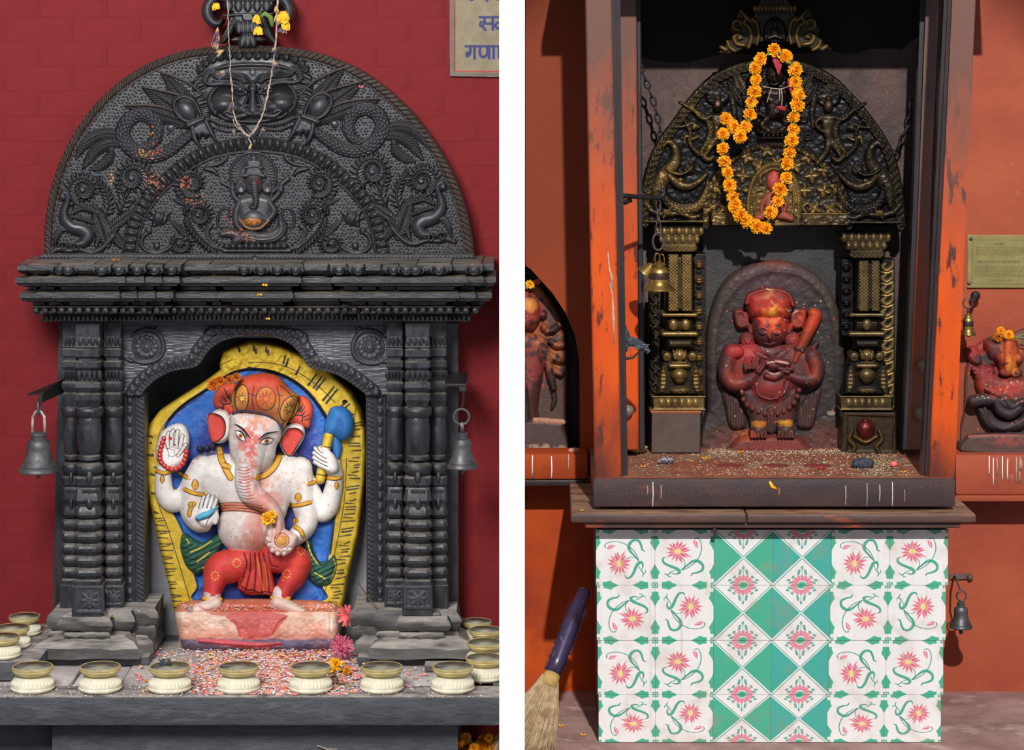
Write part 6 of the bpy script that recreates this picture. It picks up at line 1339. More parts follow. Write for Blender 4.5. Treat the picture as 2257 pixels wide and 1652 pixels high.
trap(xa,xm-.0006,xa+.006,xm-.0006,0,.39,ZS,R(0,1152,0)[2]).build('top_board',M['shelf'],sh,smooth=True,angle=40); trap(xm+.0006,xb,xm+.0006,xb-.006,0,.39,ZS-.001,R(0,1152,0)[2]).build('top_board',M['shelf'],sh,smooth=True,angle=40)
trap(R(1290,0,0)[0],R(2120,0,0)[0],R(1290,0,0)[0],R(2120,0,0)[0],.012,.39,R(0,1152.3,0)[2],R(0,1166,0)[2]).build('under_moulding',M['shelf'],sh,smooth=True,angle=40)
m=MB(); p=R(1575,1168,.03); m.tube([R(1575,1165,.012),R(1576,1176,.03),R(1574,1184,.05)],[.003,.0034,.002],7); m.build('rusty_nail',M['board'],sh,smooth=True)
# ---------------------------------------------------------------- tiled plinth
pt=thing('tiled_plinth','plinth covered with pink-flowered and green diamond ceramic tiles','plinth',(R(1700,0,.2)[0],.25,0))
m=MB(); core=[R(1312,1166,.06),R(2092,1166,.06),R(2071,1640,.06),R(1320,1640,.06)]
V=[(p[0]+(0.004 if i in (0,3) else -.004),.063,max(p[2],.0005)) for i,p in enumerate(core)]+[(p[0]+(0.004 if i in (0,3) else -.004),.495,max(p[2],.0005)) for i,p in enumerate(core)]
m.add(V,[(0,1,2,3),(4,5,6,7),(0,1,5,4),(1,2,6,5),(2,3,7,6),(3,0,4,7)]); o_=m.build('core',mat('dark_red_render',srgb(120,30,30),srgb(90,26,28),.7,scale=9),pt)
m=MB(); m.add([(p[0]+(0.0015 if i in (0,3) else -.0015),.0585 if j==0 else .0625,max(p[2],.0007)) for j in (0,1) for i,p in enumerate(core)],[(0,1,2,3),(4,5,6,7),(0,1,5,4),(1,2,6,5),(2,3,7,6),(3,0,4,7)]); m.build('grout',mat('tile_grout',srgb(150,128,118),srgb(120,90,80),.8,scale=40),pt)
gW=srgb(232,233,234); gG=srgb(74,176,146); gP=srgb(224,122,146); gT=srgb(52,140,128); gY=srgb(232,222,140)
def tilemat():
    mt=mat('glazed_ceramic',None,(.93,.92,.9),0.22,scale=8,vcol=True,bump=0.0002,bscale=40,rough2=.32)
    nt=mt.node_tree; N=nt.nodes; L=nt.links; b=N['Principled BSDF']; src=b.inputs['Base Color'].links[0].from_socket
    g_=N.new('ShaderNodeNewGeometry'); mp=N.new('ShaderNodeMapping'); mp.inputs['Scale'].default_value=(60,1,1.6); L.new(g_.outputs['Position'],mp.inputs[0]); n=N.new('ShaderNodeTexNoise'); n.inputs['Scale'].default_value=1; n.inputs['Detail'].default_value=5; L.new(mp.outputs[0],n.inputs['Vector'])
    n2=N.new('ShaderNodeTexNoise'); n2.inputs['Scale'].default_value=26; n2.inputs['Detail'].default_value=8; L.new(g_.outputs['Position'],n2.inputs['Vector'])
    r=N.new('ShaderNodeMapRange'); r.inputs['From Min'].default_value=.62; r.inputs['From Max'].default_value=.72; L.new(n.outputs['Fac'],r.inputs['Value']); r2=N.new('ShaderNodeMapRange'); r2.inputs['From Min'].default_value=.5; r2.inputs['From Max'].default_value=.7; L.new(n2.outputs['Fac'],r2.inputs['Value'])
    a=N.new('ShaderNodeMath'); a.operation='MAXIMUM'; L.new(r.outputs[0],a.inputs[0]); L.new(r2.outputs[0],a.inputs[1]); c=N.new('ShaderNodeMath'); c.operation='MULTIPLY'; c.inputs[1].default_value=.24; L.new(a.outputs[0],c.inputs[0])
    x=N.new('ShaderNodeMix'); x.data_type='RGBA'; L.new(c.outputs[0],x.inputs[0]); L.new(src,x.inputs[6]); x.inputs[7].default_value=(*srgb(170,130,96),1); L.new(x.outputs[2],b.inputs['Base Color']); return mt
M['tile']=tilemat()
def tile_relief():
    r=Relief(-.4,-.4,130.4,130.4,0.85,gW); r.poly([(.3,.3),(129.7,.3),(129.7,129.7),(.3,129.7)],h=2.5,edge=1.4,id=1,smooth=False,prof='flat',col=gW); return r
def tile_mesh(r,name):
    # unit tile: x right, z up, centred, mm scale
    X=(r.GX-65)/1000; Z=(65-r.GY)/1000; Yv=-r.H*.001; V=np.stack([X,Yv,Z],-1).reshape(-1,3); ok=r.ID>0; a=ok[:-1,:-1]&ok[:-1,1:]&ok[1:,1:]&ok[1:,:-1]; idx=np.arange(V.shape[0]).reshape(r.GX.shape); q=np.stack([idx[:-1,:-1],idx[1:,:-1],idx[1:,1:],idx[:-1,1:]],-1)[a]; used=np.unique(q); mp=np.full(len(V),-1); mp[used]=np.arange(len(used))
    me=np_mesh(name,V[used],mp[q],True,r.C.reshape(-1,3)[used]); me.materials.append(M['tile']); return me
A=tile_relief()
uv=lambda P:[(( (p[0]-60)/700*130),((p[1]-42)/700*130),*[q/700*130 for q in p[2:]]) for p in P]
def rope2(P,col=gT,rim=True):
    Q=uv(P); A.stroke(Q,0,.7,0,mode='add',prof='round'); A.paint([(x,y,w) for x,y,w in Q],0,gT) ; A.paint([(x,y,max(.1,w-1.1)) for x,y,w in Q if w>1.3] or Q[:2],0,col)
for s_ in range(4):
    def rt(x,y):
        for _ in range(s_): x,y=130-y,x
        return (x,y)
    for q in (0,1):
        f=lambda y:(130-y) if q else y
        P=[rt(0,f(15)),rt(7.5,f(15)),rt(8,f(23)),rt(11,f(31)),rt(6,f(38)),rt(2,f(46)),rt(0,f(50))]; A.fill(P,gG,smooth=False)
    A.fill([rt(0,0),rt(7,0),rt(7,7),rt(0,7)],gG,smooth=False); A.paint([rt(9,0),rt(9,9),rt(0,9)],.9,(.8,.8,.78),smooth=False); A.dot(*rt(0,0),4.5,gW); A.dot(*rt(0,0),3,gG)
rope2([(405,615,4),(425,648,9),(470,640,13),(505,590,15),(530,530,16),(560,470,18),(598,450,15),(618,490,9),(608,540,5)],gG)
rope2([(570,495,4),(590,545,5),(625,590,7),(612,632,4)],gG); rope2([(625,590,6),(652,580,5),(650,548,3)],gG)
rope2([(640,312,5),(612,296,9),(598,240,12),(570,185,14),(520,172,14),(475,200,17),(450,250,18),(462,300,15),(500,350,10),(545,400,6),(568,432,5)],gG)
rope2([(176,272,5),(166,240,5),(200,206,5),(280,190,5),(360,202,5),(440,242,5),(510,308,5),(556,388,5),(568,432,5)]); rope2([(410,418,4),(456,392,4),(508,386,4),(548,412,4),(566,432,4)])
A.stroke(uv([(196,285,5),(225,262,22),(262,250,16),(288,238,4)]),0,.7,0,mode='add'); A.paint(uv([(196,285,3),(225,262,22),(262,250,16),(288,238,4)]),0,gP); A.paint(uv([(210,266,3),(240,262,4),(275,248,2)]),0,(.85,.7,.7))
c0=uv([(335,470)])[0]; g=np.random.default_rng(12)
for k,(a,L,wd) in enumerate([(-95,165,30),(-70,195,26),(-50,150,28),(-15,165,34),(10,150,26),(35,150,24),(60,165,26),(85,150,28),(105,170,24),(130,160,28),(155,140,30),(178,150,36),(205,150,30),(228,150,30),(250,150,28)]):
    L=L/700*130; wd=wd*1.5/700*130; aa=math.radians(a+g.uniform(-4,4)); n_=(-math.sin(aa),math.cos(aa)); P=[(c0[0]+2*math.cos(aa),c0[1]+2*math.sin(aa)),(c0[0]+L*.45*math.cos(aa)+n_[0]*wd*.55,c0[1]+L*.45*math.sin(aa)+n_[1]*wd*.55),(c0[0]+L*math.cos(aa),c0[1]+L*math.sin(aa)),(c0[0]+L*.45*math.cos(aa)-n_[0]*wd*.55,c0[1]+L*.45*math.sin(aa)-n_[1]*wd*.55)]
    A.fill(P,gP if k%2 else srgb(218,104,130),smooth=False); A.paint(P+[P[0]],.55,(.82,.66,.66),smooth=False)
A.dot(c0[0],c0[1],5,gY,ry=8)
meA=tile_mesh(A,'tile')
def diamond(blue):
    B=tile_relief(); gg=srgb(74,176,148) if not blue else srgb(72,172,160)
    B.fill([(0,4),(62,65),(0,126)],gg,smooth=False); B.fill([(130,4),(68,65),(130,126)],gg,smooth=False)
    for P in ([(2,0),(65,63),(128,0)],[(2,130),(65,67),(128,130)]): B.stroke(P,1.3,.8,0,mode='add',smooth=False); B.paint(P,.8,srgb(56,150,136),smooth=False)
    for (y0,sg) in ((0,1),(130,-1)):
        for k in range(9):
            a=math.pi*(k+.0)/8; 
            for rr in (15,21): B.dot(65+rr*math.cos(a),y0+sg*(rr*.95*math.sin(a)),3.6,gP); B.dot(65+rr*math.cos(a),y0+sg*(rr*.95*math.sin(a)),1.1,(.8,.62,.64))
        B.dot(65,y0,11,gG,ry=8); B.dot(65,y0,3,gT,ry=2)
        for (dx,dy,rot) in ((-26,6,20),(-30,12,20),(26,6,-20),(30,12,-20),(-20,19,50),(20,19,-50),(-8,27,60),(8,27,-60),(-7,33,60),(7,33,-60),(0,41,90)): B.dot(65+dx,y0+sg*dy,4.2,gT,ry=2.6,rot=rot*sg); B.dot(65+dx,y0+sg*dy,2.6,srgb(120,196,182),ry=1.3,rot=rot*sg)
        B.paint([(65,y0+sg*12),(65,y0+sg*38)],.8,srgb(120,170,180),smooth=False)
    return tile_mesh(B,'tile')
meB,meC=diamond(False),diamond(True)
ys=[1166,1288.5,1410,1529.5,1643]; xt=[1312,1443,1574,1704,1834,1963,2092]; xbm=[1320,1445,1571,1697,1821,1946,2071]
rotA={(0,0):0,(0,1):1,(1,0):3,(1,1):2}
YT=.060
for r_ in range(4):
    f=(r_+.5)/4
    xs=[a*(1-f)+b*f for a,b in zip(xt,xbm)]
    z1=R(0,ys[r_],YT)[2]; z0=max(.0008,R(0,ys[r_+1],YT)[2])
    for c_ in range(6):
        xa_,xb_=R(xs[c_],0,YT)[0],R(xs[c_+1],0,YT)[0]; w_,h_=(xb_-xa_)/.130,(z1-z0)/.130
        if c_ in (2,3): me=meB if c_==2 else meC; o=link('tile',me,None,pt); rot=0
        else:
            me=meA; o=link('tile',me,None,pt); rot=rotA[(r_%2,(c_)%2)]
        loc=Vector(((xa_+xb_)/2,YT,(z0+z1)/2))-Vector(WL[pt.name])
        o.matrix_local=Matrix.Translation(loc)@Matrix.Diagonal((w_,1,h_,1))@Matrix.Rotation(math.pi/2*rot,4,'Y')
# ---------------------------------------------------------------- brass torana
brs=srgb(116,94,54); pat=srgb(22,21,25); mid=srgb(50,44,36)
Tn=Relief(1398,96,2012,512,1.15,pat)
o1=[(1408,492),(1410,450),(1416,400),(1430,350),(1450,308),(1478,270),(1508,228),(1540,190),(1576,160),(1620,140),(1664,130),(1707,126),(1752,130),(1796,144),(1840,168),(1880,206),(1918,250),(1950,296),(1974,345),(1988,400),(1995,450),(1998,500)]
oo=[tuple(p) for p in smooth_path(o1,5)[:,:2]]
Tn.poly(oo+[(1865,498),(1862,482),(1560,482),(1556,492)],h=8,edge=6,id=1,col=pat,smooth=False)
Tn.stroke([(1704+(x-1704)*.955,492-(492-y)*.955) for x,y in o1],11,13,4,2,mid,'flat',fn=lambda Q,S_,T_,W:3*np.sin(S_*2*math.pi/14+T_*.3)*np.cos(T_*.6)-2*(np.abs(T_)>8))
Tn.stroke([(1704+(x-1704)*.985,492-(492-y)*.985) for x,y in o1],3,12,4,2,mid)
# inner leafy arch
ia=[(1572,486),(1574,440),(1584,400),(1604,366),(1634,340),(1668,325),(1706,319),(1746,325),(1780,340),(1812,366),(1838,400),(1852,440),(1856,486)]
Tn.poly([tuple(p) for p in smooth_path(ia,5)[:,:2]]+[(1856,490),(1572,490)],h=6,base=6,edge=4,id=3,col=mid,smooth=False)
Tn.stroke(ia,7,12,8,3,mid,'bev',fn=lambda Q,S_,T_,W:3*np.cos(S_*2*math.pi/13)*(Q<.7)); 
Tn.stroke([(1556,498),(1556,462),(1562,430),(1572,402),(1590,372)],9,10,8,3,pat,'flat',fn=lambda Q,S_,T_,W:5*np.clip(1-np.sqrt(((S_%19-9.5)/8)**2+(T_/7)**2),0,1)**.5); Tn.stroke([(1872,500),(1870,462),(1862,430),(1846,400),(1826,372)],9,10,8,3,pat,'flat',fn=lambda Q,S_,T_,W:5*np.clip(1-np.sqrt(((S_%19-9.5)/8)**2+(T_/7)**2),0,1)**.5)
g=np.random.default_rng(6)
for rr,n_ in ((88,6),(122,9),(151,10)):
    for k_ in range(n_):
        an=math.radians(180*(k_+.5)/n_); cx,cy=1713-rr*math.cos(an)*.97,482-rr*math.sin(an)
        if cy>462 or cy<332: continue
        for k in range(4):
            a=an+math.pi/4+k*math.pi/2; Tn.leaf((cx+1.5*math.cos(a),cy+1.5*math.sin(a)),(cx+16.5*math.cos(a),cy+16.5*math.sin(a)),6.2,9,11,3,brs,veins=False)
        Tn.ell(cx,cy,2.6,2.6,h=8,base=12,id=3,col=brs)
Tn.poly([(1572,470),(1868,470),(1870,497),(1570,497)],h=4,base=18,edge=2,id=4,col=mid,smooth=False,prof='flat'); Tn.stroke([(1572,471),(1866,471)],1.6,4,20,4,brs,smooth=False)
# small shrine with seated figure
fr=[(1652,492),(1650,450),(1656,412),(1668,385),(1686,368),(1706,362),(1728,368),(1746,386),(1758,412),(1762,450),(1760,492)]
Tn.poly(fr,h=4,base=22,edge=3,id=5,col=pat); Tn.stroke(fr,5.5,8,22,5,brs,fn=lambda Q,S_,T_,W:1.8*np.sin((S_+T_)*2*math.pi/7)); Tn.stroke([(1676,404),(1678,386),(1706,372),(1734,386),(1736,404)],3,7,26,5,brs)
rdp=srgb(150,70,54)
Tn.ell(1706,400,16,24,h=16,base=26,id=6,col=srgb(176,66,52)); Tn.ell(1706,384,8,8,h=12,base=26,id=6,col=srgb(180,70,54)); Tn.poly([(1688,428),(1724,428),(1722,470),(1690,470)],h=16,base=26,edge=12,id=6,col=rdp,prof='dome')
Tn.stroke([(1690,432,5),(1680,450,5),(1678,474,4)],0,12,26,6,rdp); Tn.stroke([(1722,432,5),(1732,450,5),(1728,466,5)],0,12,26,6,rdp); Tn.stroke([(1668,482,7),(1690,474,10),(1722,474,10),(1744,482,7)],0,15,26,6,rdp); Tn.stroke([(1656,494),(1756,494)],5,12,22,6,mid,smooth=False)
for sx in (-1,1):
    X=lambda x:1706+sx*(x-1706)
    Tn.stroke([(X(1734),418),(X(1748),424),(X(1750),446),(X(1744),480)],3,6,26,5,brs); Tn.stroke([(X(1776),470,3),(X(1770),456,4),(X(1780),448,4),(X(1788),456,3),(X(1782),464,2)],0,8,14,3,brs)
# crouching sea-beasts, serpents, attendants on both sides
def sideT(m):
    for P,w in (([(1444,452),(1448,420),(1462,390),(1478,372),(1490,350),(1488,326),(1474,312),(1462,322)],[8,16,20,17,13,10,8,5]),):
        P=[(x,y,ww) for (x,y),ww in zip(P,np.interp(np.linspace(0,1,len(P)),np.linspace(0,1,len(w)),w))]; Tn.stroke(m(P),0,18,6,7,mid)
    Tn.stroke(m([(1460,400,6),(1462,430,12),(1480,454,15),(1510,462,16),(1540,452,13),(1556,424,9),(1560,398,4)]),0,20,6,7,pat,fn=scale(1.6,10)); Tn.stroke(m([(1476,388,8),(1494,404,12),(1516,410,11),(1540,400,8),(1556,384,5)]),0,18,10,7,mid); Tn.stroke(m([(1470,372,5),(1482,380,5),(1500,384,4),(1516,378,3)]),0,12,18,7,pat)
    c=m([(1518,372)])[0]; Tn.ell(c[0],c[1],14,14,h=12,base=6,id=7,col=mid,fn=lambda Q,a,U,V:1.8*np.sin(U*8)*np.sin(V*8)*(Q<.85))
    c=m([(1500,396)])[0]; Tn.ell(c[0],c[1],6,5,h=8,base=24,id=7,col=brs)
    c=m([(1430,425)])[0]; Tn.ell(c[0]+0,c[1],8,8,h=14,base=8,id=7,col=pat)
    Tn.stroke(m([(1424,450,8),(1440,466,8),(1470,472,8),(1500,470,7),(1524,478,7),(1540,476,5)]),0,16,8,8,mid); Tn.stroke(m([(1480,458,6),(1470,470,5),(1462,480,4)]),0,14,12,8,mid)
    for k in range(4): c=m([(1464+k*4,462+k*.5)])[0]; Tn.stroke([(c[0],c[1],2),(c[0],c[1]+9,2)],0,5,24,8,brs,smooth=False)
    Tn.stroke(m([(1420,488),(1552,488)]),4,12,10,8,mid,smooth=False)
    # serpent loop rising
    Tn.stroke(m([(1500,226,4),(1530,244,6),(1556,262,7),(1566,286,8),(1560,312,8),(1546,336,7),(1560,352,7),(1572,346,5)]),0,16,8,9,mid,fn=scale(1.4,8)); Tn.stroke(m([(1506,262,3),(1520,288,5),(1522,318,6),(1540,340,6)]),0,12,8,9,mid,fn=scale(1.4,8))
    c=m([(1530,280)])[0]; Tn.ell(c[0],c[1],9,9,h=13,base=8,id=9,col=mid); Tn.stroke(m([(1486,280,3),(1508,278,4),(1526,272,5),(1540,280,4)]),0,10,10,9,mid)
    Tn.stroke(m([(1540,300,3),(1526,306,4),(1512,300,4),(1508,316,3)]),0,10,8,9,brs)
    # attendant
    A_=10
    Tn.poly(m([(1556,200),(1582,182),(1608,200),(1606,226),(1582,236),(1558,226)]),h=8,base=8,edge=6,id=A_,col=pat); 
    for k in range(7): a=math.radians(200+k*23); c=m([(1582+26*math.cos(a),214+26*math.sin(a))])[0]; Tn.ell(c[0],c[1],5.5,5.5,h=9,base=8,id=A_,col=mid)
    c=m([(1582,232)])[0]; Tn.ell(c[0],c[1],11,15,h=18,base=14,id=A_,col=mid); Tn.ell(c[0],c[1]-16,8,7,h=14,base=14,id=A_,col=mid); Tn.dot(c[0],c[1]-4,5,srgb(170,130,120),.8)
    Tn.poly(m([(1566,252),(1598,252),(1596,284),(1588,306),(1574,304),(1570,280)]),h=16,base=10,edge=10,id=A_,col=mid,prof='dome'); Tn.stroke(m([(1568,256,6),(1550,262,5),(1534,248,5),(1524,232,4)]),0,13,12,A_,mid); Tn.stroke(m([(1598,256,6),(1610,270,5),(1600,284,4),(1590,288,4)]),0,13,12,A_,mid)
    Tn.stroke(m([(1580,304,10),(1586,330,8),(1602,352,7),(1608,360,5)]),0,14,10,A_,mid); Tn.stroke(m([(1580,304,9),(1566,322,8),(1556,340,5)]),0,14,10,A_,mid)
    Tn.stroke(m([(1612,210,6),(1618,246,7),(1616,280,4)]),0,8,8,A_,mid)
    # winged panel
    Tn.leaf(m([(1640,206)])[0],m([(1616,152)])[0],14,9,8,11,mid); Tn.leaf(m([(1636,232)])[0],m([(1602,176)])[0],10,9,8,11,pat)
sideT(lambda P:P); sideT(lambda P:[(3408-p[0],p[1]+2,*p[2:]) for p in P])
# central dark figure
Cf=12; cd=srgb(44,34,34)
Tn.poly([(1668,140),(1706,128),(1746,140),(1758,200),(1752,270),(1740,300),(1672,300),(1660,270),(1654,200)],h=10,base=8,edge=10,id=Cf,col=pat)
Tn.ell(1708,164,20,26,h=28,base=16,id=Cf,col=cd); Tn.ell(1708,140,16,16,h=24,base=14,id=Cf,col=cd); Tn.poly([(1684,196),(1732,196),(1728,240),(1724,262),(1692,262),(1688,240)],h=24,base=14,edge=16,id=Cf,col=cd,prof='dome')
Tn.stroke([(1706,168,3),(1707,176,4)],0,8,42,Cf,cd); Tn.stroke([(1698,184),(1707,187),(1716,184)],1.6,3,38,Cf,mid)
Tn.stroke([(1686,202,8),(1672,222,8),(1668,244,7),(1684,256,6)],0,20,14,Cf,cd); Tn.stroke([(1730,202,8),(1744,222,8),(1748,244,7),(1734,256,6)],0,20,14,Cf,cd)
Tn.stroke([(1690,262,9),(1680,276,9),(1694,288,8)],0,18,14,Cf,cd); Tn.stroke([(1726,262,9),(1736,276,9),(1722,288,8)],0,18,14,Cf,cd)
for (x,y) in ((1692,206),(1700,210),(1708,211),(1716,210),(1724,206)): Tn.ell(x,y,4,4,h=6,base=32,id=Cf,col=mid)
Tn.stroke([(1678,292),(1740,292)],6,16,12,Cf,pat,fn=lambda Q,S_,T_,W:2*np.cos(S_*2*math.pi/9)); Tn.stroke([(1674,304),(1742,304)],5,14,10,Cf,pat,smooth=False,fn=lambda Q,S_,T_,W:1.6*np.cos(S_*2*math.pi/8))
for x in range(1684,1738,10): Tn.ell(x,298,3.4,3.4,h=5,base=24,id=Cf,col=mid)
for (cx,cy,r_) in ((1546,216,9),(1650,170,10),(1628,300,9),(1488,300,7),(1446,372,6),(1590,330,8),(1636,262,8),(1470,440,7),(1546,372,8),(1640,196,7),(1534,320,6),(1462,300,5)):
    for xx,sg in ((cx,1),(3408-cx,-1)):
        P=[(x,y,2.6) for x,y in spiral(xx,cy,r_,2,40 if sg>0 else 140,1.3*sg,14)]
        w_=Tn.win(xx-r_,cy-r_,xx+r_,cy+r_)
        if Tn.H[w_].max()<16: Tn.stroke(P,0,8,7,11,mid)
Tn.H+=np.where(Tn.ID>1,(Tn.noise(7,15,2)-.5)*3.2,(Tn.noise(10,16,3)-.5)*4).astype(np.float32)
# patina: recesses dark, worn crests brassy on the lower left and centre
hh=Tn.H; wear=np.clip((hh-14)/16,0,1)*np.clip(Tn.noise(60,5,3)*1.9-.45,0,1); side=np.clip(1.25-(Tn.GX-1400)/420,0.12,1)+np.exp(-((Tn.GX-1712)/110.)**2-((Tn.GY-430)/90.)**2)*.9
kk=(np.clip(wear*side*.9,0,.6)*np.where((Tn.ID==12),.15,1.0))[...,None]; redm=(Tn.C[...,0:1]>Tn.C[...,1:2]*1.9)
Tn.C=np.where(redm,Tn.C,Tn.C*(1-kk)+np.array(srgb(164,132,72),np.float32)*kk)
Tn.ell(1620,165,1,1)
tt=thing('brass_torana','dark patinated brass arch of serpents and attendants hanging above the red figure','arch',R(1704,492,.47))
tn={1:'arch_plate',2:'beaded_rim',3:'leaf_field',4:'base_strip',5:'small_niche',6:'seated_figure',7:'sea_beast',8:'reclining_figure',9:'serpent',10:'attendant',11:'wing',12:'central_figure'}
tn=Tn.split(tn,keep=(1,3),minc=40,sink=1)
ob=Tn.build(.455,tn,M['brass'],tt,thick=.02,mats={6:M['vermil']})
ob[6]['label']='small seated figure smeared with red powder'
# brass crest above
Cc=Relief(1574,-30,1844,124,1.1,mid)
cp=[(1578,118),(1592,104),(1606,92),(1612,74),(1604,62),(1616,42),(1624,26),(1630,12),(1642,28),(1656,40),(1664,20),(1676,-30),(1738,-30),(1750,20),(1760,40),(1776,24),(1784,8),(1792,26),(1796,44),(1812,62),(1806,80),(1816,96),(1840,110),(1812,112),(1790,110),(1760,100),(1732,94),(1706,92),(1680,94),(1650,104),(1622,118),(1600,122)]
Cc.poly(cp,h=8,edge=4,id=1,col=mid,smooth=False)
Cc.poly([(1660,20),(1676,-10),(1738,-10),(1754,20),(1740,24),(1674,24)],h=12,base=8,edge=6,id=2,col=mid,smooth=False,fn=lambda X,Y_,d:1.8*np.abs(np.sin(X*.32)))
for x in range(1664,1754,8): Cc.leaf((x,12),(x,28),4.5,6,18,2,brs,veins=False)
def cs(m):
    for P in ([(1640,100,5),(1624,96,6),(1618,82,6),(1628,76,5),(1636,84,4)],[(1600,110,6),(1590,104,5)],[(1628,66,5),(1616,60,5),(1618,48,5),(1630,46,5),(1634,56,4)],[(1650,104,5),(1656,84,6),(1652,62,6),(1640,50,5),(1646,38,5)],[(1668,98,4),(1672,76,5),(1668,52,5),(1658,40,4)],[(1632,22,3),(1642,34,5),(1654,46,5),(1664,44,4)],[(1620,112,5),(1608,104,6),(1604,92,5)]):
        Cc.stroke(m(P),0,11,6,3,brs)
    c=m([(1630,84)])[0]; Cc.ell(c[0],c[1],5,5,h=9,base=8,id=3,col=brs)
cs(lambda P:P); cs(lambda P:[(3412-p[0],p[1]-2,*p[2:]) for p in P])
Cc.poly([(1686,92),(1684,60),(1694,44),(1708,36),(1722,44),(1732,60),(1730,92)],h=8,base=8,edge=4,id=4,col=pat); Cc.ell(1708,52,7,9,h=12,base=14,id=4,col=mid); Cc.ell(1708,70,10,12,h=12,base=14,id=4,col=mid); Cc.stroke([(1694,84,5),(1708,80,6),(1722,84,5)],0,11,14,4,mid)
nn=Cc.noise(30,3)[...,None]; Cc.C=Cc.C*(0.45+0.9*nn)
cr_=thing('brass_crest','openwork brass scroll crest above the brass arch','crest',R(1706,110,.43))
Cc.build(.43,Cc.split({1:'crest_plate',2:'canopy',3:'scroll',4:'crest_figure'},keep=(1,),minc=20),M['brass'],cr_,thick=.015)
